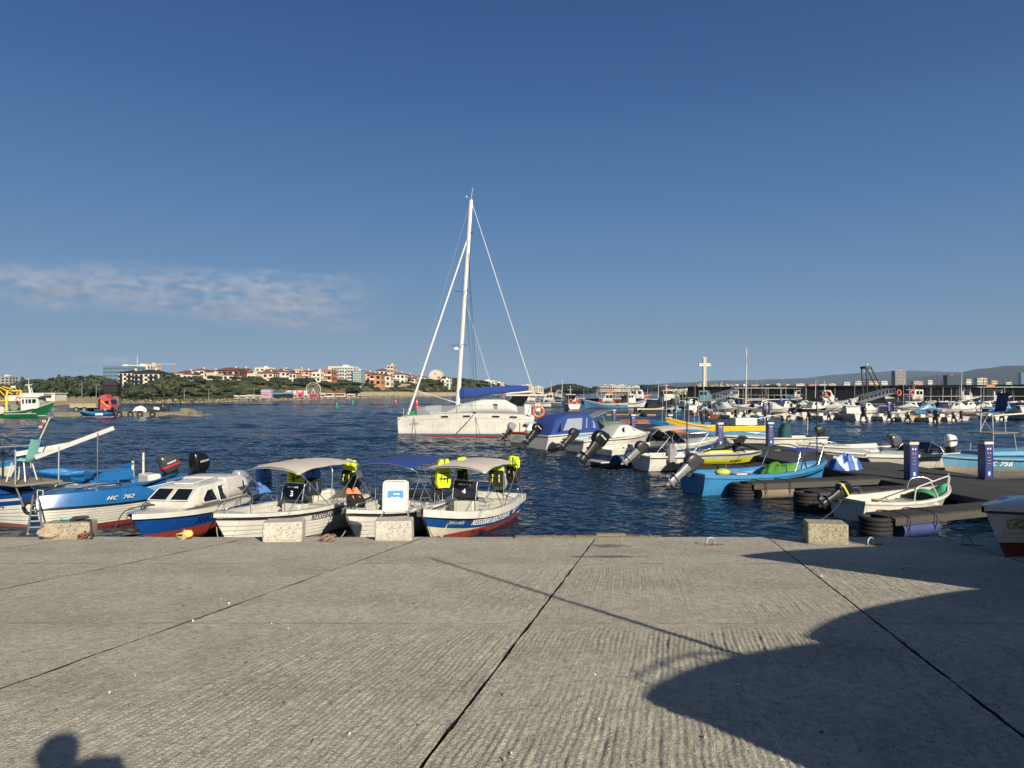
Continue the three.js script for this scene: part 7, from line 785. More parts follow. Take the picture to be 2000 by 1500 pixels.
{ const B = [[344, 380, 723, 752, 420, 'cream', 'brown', 'cream apartment house with brown roof beside the tall tree'], [376, 402, 719, 752, 440, 'white', 'red', 'narrow white apartment house with red roof'], [398, 426, 722, 752, 410, 'cream', 'brown', 'cream apartment house next to the brown one'], [422, 470, 717, 748, 400, 'brown', 'brown', 'brown tiered house with white balconies'], [466, 482, 718, 742, 470, 'salmon', 'red', 'salmon coloured gable house'], [474, 506, 724, 748, 410, 'salmon', 'red', 'salmon house with long balconies, left'], [503, 536, 724, 748, 410, 'cream', 'red', 'cream house with red roof and long balconies'], [498, 528, 719, 740, 520, 'white', null, 'white flat roofed house behind the red roofs'], [532, 560, 722, 744, 430, 'white', 'red', 'white house left of the green domed one'], [556, 582, 723, 745, 430, 'white', 'brown', 'white house with brown roof next to the green domed one'], [586, 606, 722, 752, 410, 'pink', 'red', 'pink house with wide red roof'], [600, 632, 722, 752, 430, 'cream', 'red', 'long cream house with planted terrace'], [628, 650, 723, 756, 400, 'terra', null, 'terracotta red apartment block'], [704, 728, 725, 752, 470, 'pink', 'red', 'pink house right of the modern glass hotel'], [722, 746, 728, 752, 460, 'salmon', 'red', 'salmon house with narrow windows'], [734, 760, 720, 746, 560, 'cream', 'brown', 'cream house behind the salmon one'], [757, 770, 714, 746, 540, 'pink', null, 'narrow pink tower house'], [766, 792, 727, 750, 520, 'white', 'red', 'white house with red roof right of the pink tower'], [785, 806, 730, 752, 560, 'salmon', 'red', 'low salmon house on the slope'], [808, 832, 733, 752, 600, 'white', 'red', 'white villa left of the curved roof house'], [862, 880, 741, 756, 600, 'white', null, 'white terrace house right of the curved roof house'], [930, 968, 744, 760, 760, 'white', null, 'long white house above the boom cover'], [958, 985, 748, 762, 800, 'cream', null, 'cream house at the end of the headland'], [358, 376, 728, 756, 385, 'white', 'red', 'low white house in front of the cream apartments'], [404, 424, 731, 757, 380, 'cream', null, 'cream terraced house in front of the brown one'], [436, 458, 729, 754, 378, 'white', 'red', 'white house with red roof in front of the brown tiered one'], [484, 500, 731, 754, 385, 'white', null, 'narrow white house below the salmon ones'], [514, 540, 720, 748, 500, 'cream', 'red', 'cream house peeping over the red roofs'], [544, 562, 719, 746, 500, 'white', 'red', 'white tall house behind the pair of white ones'], [566, 580, 727, 752, 395, 'cream', 'red', 'small cream house left of the green dome'], [610, 628, 728, 756, 395, 'white', null, 'white terraced house left of the terracotta block'], [744, 764, 731, 756, 480, 'white', 'red', 'white house in front of the pink tower'], [786, 812, 735, 757, 545, 'cream', 'red', 'cream low house below the white villa']]; for (const [a, b, c, e, d, wl, rf, lab] of B) building(lab, a, b, c, e, d, { wall: wl, roof: rf || undefined }); }
{ const d = 410, g = building('pink house with green dome', 578, 592, 722, 752, d, { wall: 'pink', floors: 4 }); mesh('dome', ball(2.0, 0, Y(722, d) - g.position.y, 0, 1, 0.9, 1, 10), roofM.green, g); }
building('large modern white and glass hotel, main block', 642, 692, 717, 756, 440, { wall: 'white', floors: 6, nx: 9, ww: 0.75, wh: 0.6, win: C.glassWall }); building('glazed green tinted wing of the modern hotel', 690, 707, 725, 758, 436, { wall: 'glass', floors: 7, nx: 5, ww: 0.8, wh: 0.75, bal: false, win: C.greenGlass ||= mat([0.30, 0.34, 0.31], 0.3) });
{ const d = 640, w = 25 / FPX * d, g = thing('building', 'cream house with curved barrel roof on the hill', 'building', [X(851, d), Y(748, d) - 3, -d - 8], -0.1, 'buildings across the bay'), H = Y(722, d) - g.position.y; mesh('wall', extr(Array.from({ length: 13 }, (_, i) => { const a = Math.PI * i / 12; return [Math.cos(a) * w / 2, H * 0.62 + Math.sin(a) * H * 0.38]; }).concat([[-w / 2, 0], [w / 2, 0]]), 12), wallM.cream, g); const bm = mesh('balconies', [0, 1, 2].map(i => box(1.6, 0.9, 1.4, w * 0.3, 3.5 + i * 2.4, 6.5)), wallM.brown, g); bm.userData.kind = 'stuff'; mesh('window', box(1.0, 1.0, 0.1, 0, H * 0.75, 6.05), C.tint, g); }
one('radio_mast', 'white antenna mast on the roof behind the black roofed hotel', 'mast', join([rod([0, 0, 0], [0, 11, 0], 0.3, 6, 0.08), box(1.2, 0.2, 0.2, 0, 7, 0)]), C.white, [X(260, 560), Y(716, 560), -566]);
{ const d = 640, g = thing('tower_crane', 'thin tower crane jib above the hotels', 'crane', [X(341, d), Y(745, d), -d]); mesh('tower', rod([0, -6, 0], [0, Y(711, d) - Y(745, d), 0], 0.4, 4), mat([0.3, 0.16, 0.12], 0.8), g); mesh('jib', box(20, 0.5, 0.5, -9, Y(711, d) - Y(745, d), 0), mat([0.35, 0.33, 0.3], 0.8), g); }
// windmill, white hut, sea wall on the isthmus
{ const d = 216, k = d / FPX, g = thing('windmill', 'black wooden windmill house on the near bank', 'windmill', [X(219, d), 1.2, -d], 0.2), m = mat([0.012, 0.011, 0.011], 0.85, { map: 'wood' }), h = Y(752, d) - 1.2; mesh('body', loft([ring(0, 0, 0, 2.0, 2.0, 8, 16), ring(0, h * 0.5, 0, 2.0, 2.0, 8, 16), ring(0, h * 0.52, 0, 2.1, 2.1, 8, 16), ring(0, h, 0, 2.1, 2.1, 8, 16)]), m, g); mesh('roof', loft([ring(0, h, 0, 2.35, 2.35, 8, 16), ring(0, h + 0.7, 0, 1.7, 1.7, 6, 16), ring(0, Y(741, d) - 1.2, 0, 0.5, 0.9, 4, 16)]), mat([0.016, 0.016, 0.018], 0.8), g); mesh('ledge', rbox(4.5, 0.2, 4.5, 0.05, 0, h * 0.52, 0), m, g); mesh('stair', box(0.9, 0.2, 3.2, 1.2, 1.0, 2.6, 0.6, 0, 0), m, g); }
{ const d = 175, g = thing('harbour_hut', 'long white harbour hut behind the green trawler', 'building', [X(88, d), 1.4, -d], 0.05); const w = 60 / FPX * d, h = Y(769, d) - 1.4; mesh('wall', box(w, h, 5, 0, h / 2, 0), wallM.white, g); mesh('roof', box(w + 0.5, 0.2, 5.5, 0, h + 0.1, 0), wallM.white, g); for (let i = 0; i < 4; i++) mesh('window', box(0.45, 0.5, 0.08, w * 0.12 + i * 0.6, h * 0.55, 2.53), C.tint, g); }
{ const g = thing('sea_wall', 'weathered concrete sea wall along the near bank on the left', 'wall', [X(-140, 190), 0, -190]), L = X(240, 198) - X(-140, 190); g.rotation.y = Math.atan2(8, L); const m = mat([0.2, 0.18, 0.145], 0.95, { map: 'block' }); mesh('wall_face', rbox(L, 2.2, 2, 0.05, L / 2, 0.9, 0), m, g); for (let i = 0; i < 26; i++) mesh('merlon', rbox(L / 26 - 0.6, 0.35, 0.6, 0.03, (i + 0.5) * L / 26, 2.18, 0.4), m, g); }
// cream retaining walls and promenade on the right of the fair
for (const [a, b, top, s, lab] of [[700, 800, 765, 14, 'cream retaining wall right of the fair stalls'], [800, 962, 766, 14, 'long cream retaining wall below the green headland'], [740, 800, 749, 52, 'pale upper terrace wall below the pink houses']]) { const d0 = shoreD(a) + s, d1 = shoreD(b) + s, A = [X(a, d0), d0], B = [X(b, d1), d1], L = Math.hypot(B[0] - A[0], B[1] - A[1]), y0 = landY((a + b) / 2, s) - 1, h = Y(top, (d0 + d1) / 2) - y0; const m = mesh('retaining_wall', rbox(L, h, 1, 0.05, L / 2, h / 2, 0), mat([0.5, 0.44, 0.34], 0.95, { map: 'block' })); m.position.set(A[0], y0, -A[1]); m.rotation.y = Math.atan2(B[1] - A[1], B[0] - A[0]); tag(m, lab, 'wall'); }
// fair: stalls, ferris wheel, flags
{ const px = 612, d = shoreD(px) + 12, R = 14.0 / FPX * d, cy = Y(761, d), g = thing('ferris_wheel', 'white ferris wheel at the seaside fair', 'ferris wheel', [X(px, d), 0.9, -d], 0.05), y = cy - 0.9; mesh('rim', [torus(R, 0.09, 0, y, 0.4, 0, 0, 0, 40, 5), torus(R, 0.09, 0, y, -0.4, 0, 0, 0, 40, 5), torus(R * 0.72, 0.06, 0, y, 0.4, 0, 0, 0, 32, 5)], C.white2, g); for (let i = 0; i < 16; i++) { const a = i / 16 * 6.283; mesh('spoke', rod([0, y, 0], [Math.cos(a) * R, y + Math.sin(a) * R, 0.4], 0.045, 4), C.white2, g); mesh('gondola', rbox(0.42, 0.42, 0.5, 0.08, Math.cos(a) * R, y + Math.sin(a) * R - 0.25, 0), i % 2 ? C.cream : C.white2, g); } for (const s of [1, -1]) mesh('support', [rod([0, y, s * 0.6], [-R * 0.55, 0, s * 0.8], 0.1, 5), rod([0, y, s * 0.6], [R * 0.55, 0, s * 0.8], 0.1, 5)], C.white2, g); }
{ const cs = { white: C.white, pink: paint([0.55, 0.08, 0.2]), blue: C.sky, red: C.red, cream: C.cream, mix: paint([0.3, 0.32, 0.5]) }; const S = [[459, 467, 772, 'white', 'small white kiosk at the left of the fair'], [470, 484, 772, 'white', 'white van shaped stall'], [483, 497, 771, 'white', 'second white stall beside the van shaped one'], [500, 512, 772, 'cream', 'small cream stall left of the painted ride'], [511, 532, 761, 'mix', 'tall painted fair ride front with banners'], [533, 552, 767, 'blue', 'blue roofed fair arcade, left half'], [552, 572, 766, 'blue', 'blue roofed fair arcade, right half'], [571, 582, 768, 'cream', 'cream fair booth right of the arcade'], [581, 592, 766, 'pink', 'pink fair booth left of the ferris wheel'], [594, 604, 770, 'white', 'white booth under the ferris wheel'], [606, 622, 769, 'pink', 'bright pink booths at the foot of the ferris wheel'], [626, 636, 767, 'cream', 'cream booth right of the ferris wheel'], [636, 652, 764, 'white', 'white booth with red roof right of the ferris wheel'], [652, 676, 765, 'red', 'dark red roofed stalls'], [678, 694, 769, 'white', 'low white stall at the right end of the fair']]; for (const [a, b, top, c, lab] of S) { const d = shoreD((a + b) / 2) + 9, w = (b - a) / FPX * d, y0 = 0.9, h = Math.max(1.2, Y(top, d) - y0), g = thing('fair_stall', lab, 'stall', [X((a + b) / 2, d), y0, -d], 0.04, 'stalls of the seaside fair'); mesh('booth', box(w * 0.94, h * 0.72, 2.2, 0, h * 0.36, 0), c === 'blue' ? C.dark : c === 'red' ? C.white2 : cs[c], g); mesh('awning', extr([[-w / 2, h * 0.72], [w / 2, h * 0.72], [w * 0.42, h], [-w * 0.42, h]], 2.8), c === 'white' && a !== 636 ? C.white : c === 'cream' ? C.white2 : a === 636 ? C.red : cs[c], g); mesh('counter', box(w * 0.8, h * 0.3, 0.1, 0, h * 0.4, 1.12), c === 'mix' ? C.orange : C.dark, g); }
  const R = rng(3); for (let i = 0; i < 12; i++) { const px = 556 + i * 3.6, d = shoreD(px) + 10, g = one('feather_flag', 'pale feather flag in the row over the fair booths', 'flag', join([rod([0, 0, 0], [0, 3.2, 0], 0.05, 4), box(0.5, 1.9, 0.05, 0.28, 2.2, 0)]), i % 3 ? C.white2 : C.orange, [X(px, d), 1, -d - 1.5], 0.3, 'feather flags of the fair'); } }
// street lamps along the bank
for (const [px, top, lab] of [[188, 752, 'grey street lamp left of the windmill'], [160, 747, 'grey street lamp in front of the left woods'], [360, 760, 'grey street lamp on the bank below the cream houses'], [408, 760, 'grey street lamp right of the one below the cream houses'], [496, 760, 'grey street lamp behind the white fair stalls']]) { const d = shoreD(px) + 11, h = Y(top, d) - 1; one('street_lamp', lab, 'street lamp', join([rod([0, 0, 0], [0, h, 0], 0.09, 5, 0.06), rod([0, h, 0], [0.9, h + 0.1, 0], 0.06, 5), box(0.5, 0.1, 0.2, 1.0, h + 0.1, 0)]), C.galv, [X(px, d), 1, -d]); }
// ---------------------------------------------------------------- concrete pier on the left with truck, bikes, boat
{
  const d = 108, k = d / FPX, x0 = X(104, d), x1 = X(368, d), L = x1 - x0, g = thing('pier', 'low concrete pier hung with tyres on the left side of the bay', 'pier', [x0, 0, -d - 2.5]), m = mat([0.27, 0.25, 0.2], 0.95, { map: 'block', bump: 'pit', bumpScale: 0.05 }); for (let i = 0; i < 9; i++) mesh('pier_block', rbox(L / 9 - 0.06, 1.1, 5, 0.04, (i + 0.5) * L / 9, 0.05 + 0.03 * ((i * 5) % 3), 0), m, g); for (const px of [234, 256, 274, 299]) mesh('tyre', torus(0.36, 0.12, (px - 104) * k, 0.35, 2.62, 0, 0, 0, 18, 8), C.rubber, g); mesh('rubble', [0, 1, 2, 3].map(i => rbox(1.1, 0.7, 1.2, 0.1, (348 + i * 5 - 104) * k, 0.85 - 0.1 * i, 0.4 * (i % 2), 0.1 * i, 0.3 * i, 0.05)), m, g); mesh('toe', rbox(2.2, 0.6, 4, 0.1, L + 0.6, -0.05, 0), m, g);
  const top = 0.62, zc = -d - 1.2;
  { const t = thing('truck', 'old truck with faded red cab and flatbed on the pier', 'truck', [X(168, d), top, zc], 0), red = paint([0.40, 0.06, 0.08], 0.6); const cab = mesh('cab', extr([[1.6, 0.5], [3.45, 0.5], [3.45, 1.35], [3.2, 2.35], [2.6, 2.6], [1.6, 2.6]], 2.1, 0.06), red, t); mesh('windscreen', box(0.04, 0.8, 1.8, 3.42, 1.8, 0, 0, 0, 0.25), C.tint, cab); for (const s of [1, -1]) mesh('side_window', box(0.7, 0.6, 0.05, 2.75, 1.7, s * 1.12), C.tint, cab); mesh('deflector', box(1.0, 0.4, 1.6, 2.0, 2.8, 0, 0, 0, 0.2), red, cab); mesh('flatbed', [box(4.6, 0.75, 2.1, -1.5, 1.15, 0)], mat([0.42, 0.39, 0.28], 0.85, { map: 'block' }), t); mesh('chassis', box(6.6, 0.2, 0.9, 0, 0.6, 0), C.dark, t); mesh('headboard', box(0.2, 1.8, 2.0, 1.3, 1.4, 0), C.dark, t); for (const x of [-2.6, -1.2, 2.5]) for (const s of [1, -1]) { const w = mesh('wheel', cyl(0.48, 0.48, 0.3, 16, x, 0.46, s * 0.95, Math.PI / 2), C.rubber, t); mesh('rim', cyl(0.24, 0.24, 0.33, 10, x, 0.46, s * 0.95, Math.PI / 2), C.galv, w); } mesh('crane_arm', rod([1.8, 2.0, 1.2], [3.2, 0.9, 1.2], 0.08), C.yellow, t); t.scale.setScalar(0.86); t.position.x = X(176, d); }
  { const { g: b } = motorBoat('fishing_boat', 'blue boat moored in front of the pier below the truck', [X(154, 106), 106], [X(219, 105.5), 105.5], { hull: { B: 1.8, fs: 0.7, fm: 0.6, fb: 1.0 }, bands: [[0.2, C.royal], [0, C.turq]], top: C.turq, inside: C.turq, motor: { s: 1.1, tilt: 0.3, cowl: C.black } }); sign('name_plate', 1.2, 0.25, print('', { w: 64, h: 16, bg: '#d8d8d4' }), b, [1.4, 0.42, 0.88], 0); sign('name_plate', 1.2, 0.25, print('', { w: 64, h: 16, bg: '#d8d8d4' }), b, [1.4, 0.42, -0.88], Math.PI); }
  const bike = (px, lab, m) => { const b = thing('motor_scooter', lab, 'scooter', [X(px, d), top, zc + 0.6], 0.3, 'scooters parked on the pier'); for (const x of [-0.6, 0.6]) mesh('wheel', torus(0.24, 0.07, x, 0.3, 0, 0, 0, 0, 14, 6), C.rubber, b); mesh('body', [extr([[-0.75, 0.45], [-0.2, 0.35], [0.3, 0.35], [0.55, 0.95], [0.45, 1.0], [0.15, 0.5], [-0.2, 0.75], [-0.75, 0.8]], 0.3, 0.03)], m, b); mesh('seat', rbox(0.7, 0.12, 0.28, 0.05, -0.4, 0.83, 0), C.black, b); mesh('handlebar', rod([0.45, 1.05, -0.35], [0.45, 1.05, 0.35], 0.025, 5), C.black, b); };
  bike(296, 'dark scooter on the pier, leftmost of three', C.dark); bike(308, 'white fronted scooter on the pier', C.white2); bike(320, 'black scooter on the pier nearest its end', C.black);
  { const g0 = grid(16, 10, (u, v) => { const a = lerp(-1, 1, u), b = lerp(-1, 1, v); return [a * 1.0, 0.95 * Math.pow(Math.max(0, 1 - Math.abs(a) ** 2.2), 0.5) * (1 - 0.75 * b * b) + 0.05 * Math.sin(u * 14) * (1 - b * b), b * 0.5]; }); one('covered_scooter', 'scooter under a white cover on the pier', 'scooter', g0, C.whiteCloth, [X(270, d), top, zc + 0.6]); }
}
// ---------------------------------------------------------------- green trawler at the left edge
{
  const [g, L] = boat('trawler', 'green and white trawler with yellow gantry at the left edge', [X(108, 103), 103], [X(-62, 101), 101]); g.scale.y = 0.8; const H = Hull({ L, B: 4.2, fs: 1.35, fm: 1.25, fb: 3.0, d: 0.8, tw: 0.9, rake: 1.6, bm: 0.45, pb: 2.4, pe: 0.9, ff: 0.25, mid: 0.55 });
  mesh('bottom', H.band(t => 0, H.vy(0.2)), C.green, g); mesh('hull', H.band(H.vy(0.2), H.vs(0.16)), C.green, g); mesh('bulwark_stripe', H.band(H.vs(0.16), vtop, { off: 0.01 }), C.white, g); mesh('rubbing_strake', H.band(H.vy(0.70), H.vy(0.86), { off: 0.06, t1: 0.84 }), C.white, g); mesh('bow_stripe', H.band(H.vy(0.3), H.vy(0.45), { off: 0.05, t0: 0.86, t1: 0.99 }), C.white, g); mesh('deck', H.inner(0.9, 0.12), C.grey, g); mesh('fore_deck', H.deck(0.6, 1, -0.1, 0.1), C.white2, g);
  for (const s of [1, -1]) H.decal('lettering', print('ЗЕБАЙ', { w: 128, h: 40, color: '#d8dcd8', font: 'bold 32px sans-serif' }), g, s, 0.72, 0.79, H.vs(0.8), H.vs(0.42), 0.04);
  const S = House([[L * 0.66, 1.4, 3.65, 1.5, 1.5], [L * 0.84, 1.7, 3.65, 1.4, 1.35], [L * 0.86, 1.9, 2.7, 1.2, 1.15]], 0.08), w = mesh('wheelhouse', S.geo(), C.white, g); mesh('roof', rbox(L * 0.24, 0.25, 3.3, 0.08, L * 0.755, 3.75, 0), C.white, w); for (const s of [1, -1]) for (const [a, b] of [[0.675, 0.695], [0.715, 0.735], [0.745, 0.775], [0.785, 0.83]]) pane('side_window', [[a, 0.5], [b, 0.5], [b, 0.85], [a, 0.85]].map(([m, n]) => S.side(m * L, n, s, 0.03)), C.tint, w);
  mesh('radar_mast', [rod([L * 0.72, 3.8, 0], [L * 0.69, 5.7, 0], 0.18, 8, 0.12), rod([L * 0.75, 3.8, 0], [L * 0.72, 5.4, 0], 0.06, 6), rbox(0.9, 0.16, 0.3, 0.05, L * 0.69, 5.85, 0), rod([L * 0.69, 5.9, 0], [L * 0.69, 7.1, 0], 0.035, 5)], C.white, g); mesh('roof_rack', rbox(3.2, 0.5, 2.6, 0.1, L * 0.77, 4.1, 0), C.white2, g);
  const y = C.yellow, gan = part('gantry', g); for (const s of [1, -1]) { mesh('gantry_post', rod([L * 0.50, 1.2, s * 1.6], [L * 0.50, 4.8, s * 1.4], 0.15, 8), y, gan); mesh('gantry_brace', rod([L * 0.50, 4.8, s * 1.4], [L * 0.36, 5.6, s * 0.6], 0.1, 6), y, gan); mesh('gantry_brace', rod([L * 0.47, 4.0, s * 1.4], [L * 0.36, 5.2, s * 0.6], 0.1, 6), y, gan); } mesh('gantry_beam', [rod([L * 0.50, 4.8, -1.4], [L * 0.50, 4.8, 1.4], 0.14, 8), rod([L * 0.50, 4.75, 0], [L * 0.6, 4.9, 0], 0.13, 8), rod([L * 0.6, 4.9, 0], [L * 0.6, 4.2, 0], 0.12, 8), rod([L * 0.5, 3.1, 1.5], [L * 0.38, 3.1, 1.5], 0.09, 6)], y, gan); mesh('net_drum', [cyl(0.55, 0.55, 2.4, 14, L * 0.57, 1.9, 0, Math.PI / 2)], mat([0.12, 0.16, 0.12], 0.9), g); mesh('deck_box', rbox(2.0, 1.0, 2.4, 0.05, L * 0.555, 3.5, 0), C.white, g); lifebuoy(g, [L * 0.635, 3.4, 1.3], 0.42); lifebuoy(g, [L * 0.635, 3.4, -1.3], 0.42); mesh('flag', [rod([L * 0.55, 4.8, 0], [L * 0.53, 5.8, 0], 0.04, 4), box(0.6, 0.4, 0.04, L * 0.51, 5.5, 0)], C.white2, g); mesh('trawl_door', [1, -1].map(s => xf(loft([ring(0, -0.06, 0, 1.0, 0.7, 3, 16), ring(0, 0.06, 0, 1.0, 0.7, 3, 16)]), L * 0.42, 1.45, s * 2.2, Math.PI / 2)), C.white, g);
}
// ---------------------------------------------------------------- distance: low coast, towns, hills
{
  const R = rng(55); const ridge = (name, d, K, thick, c) => { const top = px => { let i = 0; while (i < K.length - 2 && K[i + 1][0] < px) i++; const t = clamp((px - K[i][0]) / (K[i + 1][0] - K[i][0]), 0, 1), s = t * t * (3 - 2 * t); return lerp(K[i][1], K[i + 1][1], s); }; const g = grid(160, 8, (u, v) => { const px = lerp(K[0][0], K[K.length - 1][0], u), dd = d + thick * (v - 0.6), y = Math.max(-5, (Y(top(px), d) + d * 0.0012 * (fbm(px * 0.04, 3, 4) - 0.5)) * Math.sin(Math.min(1, v / 0.6) * Math.PI / 2) ** 1.2 * (v > 0.6 ? 1 - (v - 0.6) * 1.2 : 1)) + d * 0.0016 * (fbm(px * 0.05, v * 6, 4) - 0.5) * Math.sin(v * 3.14); return [X(px, dd), y, -dd]; }, true); const m = structure(name, g, mat(c, 1, { map: 'land' })); return m; };
  ridge('far_hills', 12000, [[-900, 764], [1000, 762], [1060, 758], [1180, 757], [1330, 748], [1420, 743], [1500, 741], [1560, 739], [1620, 733], [1700, 727], [1780, 724], [1880, 727], [1960, 722], [2200, 716], [2800, 720]], 5000, [0.13, 0.15, 0.12]);
  ridge('wooded_hills', 8000, [[1560, 764], [1640, 752], [1700, 745], [1760, 742], [1800, 735], [1860, 730], [1920, 719], [1970, 714], [2020, 712], [2200, 704], [2800, 716]], 3000, [0.06, 0.09, 0.06]);
  const wood = (name, label, a, b, d0, dj, h0, n, skip) => { const im = new THREE.InstancedMesh(crowns[2], leafM[2], n), M4 = new THREE.Matrix4(); for (let i = 0; i < n; i++) { let px = lerp(a, b, R()); if (skip && skip(px)) px = lerp(a, b, R()); const d = d0 + R() * dj, h = h0(px) * (0.6 + 0.6 * R()); M4.compose(V(X(px, d), 0.5, -d), new THREE.Quaternion(), V(h * 1.3, h, h * 1.3)); im.setMatrixAt(i, M4); } im.name = name; im.userData = { kind: 'stuff', label }; im.castShadow = im.receiveShadow = true; scene.add(im); };
  wood('coast_wood', 'round dark woods on the low coast behind the catamaran stern', 1064, 1160, 1080, 60, px => 13 * (0.35 + 0.65 * Math.sin(clamp((px - 1064) / 96, 0, 1) * 3.14)), 260); wood('distant_wood', 'distant dark tree belt behind the far basin', 1160, 2100, 1560, 300, px => 11 + 6 * fbm(px * 0.03, 2, 3), 900);
  structure('beach', grid(60, 2, (u, v) => { const px = lerp(1010, 1420, u), d = shoreD(px) - 20 + 45 * v; return [X(px, d), 0.2 + 2.2 * v, -d]; }), mat([0.52, 0.45, 0.34], 1, { map: 'land' }));
  const T3 = [[1170, 1190, 752, 'grey'], [1176, 1196, 753, 'brown'], [1184, 1204, 752, 'cream'], [1200, 1216, 754, 'white'], [1208, 1222, 752, 'cream'], [1222, 1236, 756, 'white'], [1236, 1250, 754, 'white'], [1088, 1100, 757, 'salmon'], [1330, 1352, 760, 'white'], [1310, 1330, 761, 'white'], [1038, 1062, 756, 'cream'], [1018, 1040, 752, 'cream']]; const who = ['grey block', 'brown block', 'first cream block', 'first white block', 'taller cream block', 'low white block', 'second white block', 'small salmon house', 'long white shed', 'low white shed', 'cream villa', 'white gabled villa']; T3.forEach(([a, b, top, c], i) => building(`${who[i]} on the low coast ${i < 7 ? 'behind the orange topped fishing boat' : i === 7 ? 'among the round woods' : i < 10 ? 'left of the white cross' : 'just right of the boom end'}`, a, b, top, 765, i > 9 ? 980 : 1420, { wall: c, floors: 4 }));
  building('tall dark grid fronted tower block on the distant coast', 1750, 1770, 724, 764, 1750, { wall: 'grey', floors: 14, nx: 8, bal: false, dp: 22 }); building('second dark tower block on the distant coast', 1852, 1871, 733, 764, 1750, { wall: 'dark', floors: 10, nx: 6, bal: false, win: C.glassWall, dp: 22 }); building('blue glass tower at the right edge of the distant coast', 1996, 2012, 728, 764, 1750, { wall: 'glass', floors: 12, bal: false });
  const names = ['white', 'cream', 'white', 'cream', 'yellow', 'white', 'pink']; let k = 0; for (let px = 1436; px < 2040; px += 18 + R() * 16) { if ((px > 1744 && px < 1772) || (px > 1846 && px < 1872)) continue; const w = 7 + R() * 16, hill = px > 1880 && px < 1930 ? 5 : 0, top = (px > 1630 ? 747 : 753) - hill - R() * 4; building(`distant ${names[k % 7]} building over the breakwater`, px, px + w, top, 764, 2300 + R() * 200, { wall: names[k % 7], floors: 4, bal: false, roof: k % 5 === 1 ? 'red' : undefined }).userData.label = `pale hotel block in the distant town, ${['first', 'second', 'third', 'fourth', 'fifth', 'sixth', 'seventh', 'eighth', 'ninth', 'tenth', 'eleventh', 'twelfth', 'thirteenth', 'fourteenth', 'fifteenth', 'sixteenth', 'seventeenth', 'eighteenth', 'nineteenth', 'twentieth', 'twenty first', 'twenty second', 'twenty third', 'twenty fourth', 'twenty fifth', 'twenty sixth', 'twenty seventh', 'twenty eighth', 'twenty ninth', 'thirtieth', 'thirty first', 'thirty second', 'thirty third', 'thirty fourth', 'thirty fifth', 'thirty sixth', 'thirty seventh', 'thirty eighth', 'thirty ninth', 'fortieth'][k]} from the left`; k++; }
}
scene.fog = new THREE.FogExp2(0x93afcf, 0.000035);
// ---------------------------------------------------------------- boats on the hard at the right, mostly out of frame (their shadows cross the quay)
function cradle(x, d, n, label) { const g = thing('boat_cradle', label, 'cradle', [x, gy(d), -d], 0, 'timber cradles under the beached boats'); for (let i = 0; i < n; i++) mesh('timber', rbox(0.25, 0.7, 0.9, 0.02, i * 2 - n + 1, 0.35, 0), C.greyWood, g); return g; }
{ const o = { hull: { B: 2.1, fs: 0.8, fm: 0.85, fb: 1.1, rake: 0.5, d: 0.3 }, bottom: C.red, bands: [[0, C.white]], deckT: 0.45 };
  const A = motorBoat('beached_boat', 'beached boat with a thin mast, right of the camera, casting the largest shadow', [3.35, 0.55], [9.2, 1.5], { ...o, rails: [0.8, 0.97, 0.16], hull: { B: 2.3, fs: 0.95, fm: 1.0, fb: 1.1, rake: 0.22, d: 0.4, pb: 2.7, pe: 0.8, kr: 0.0, fv: 0.6 } }); A.g.position.y = gy(1.6) + 0.80; mesh('mast', rod([A.L * 0.74, 0.9, -0.1], [A.L * 0.76, 4.0, -0.45], 0.045, 8, 0.03), C.galv, A.g); cradle(6, 1.0, 3, 'timber cradle under the beached boat with the mast');
  const B = motorBoat('beached_boat', 'beached boat behind the one with the mast, right of the frame', [4.75, 2.9], [9.2, 4.9], o); B.g.position.y = gy(4) + 0.5; cradle(7.6, 4.1, 3, 'timber cradle under the second beached boat');
  const Cb = motorBoat('beached_boat', 'beached boat nearer the water, right of the frame', [6.35, 7.2], [12.2, 8.2], { ...o, cuddy: [[0.08, 0.9, 0.95, 0.9, 0.85], [0.10, 0.9, 1.75, 0.9, 0.8], [0.40, 0.9, 1.75, 0.9, 0.75], [0.46, 0.9, 1.0, 0.8, 0.7]] }); Cb.g.position.y = gy(8) + 0.88; cradle(9.4, 7.9, 3, 'timber cradle under the third beached boat'); }
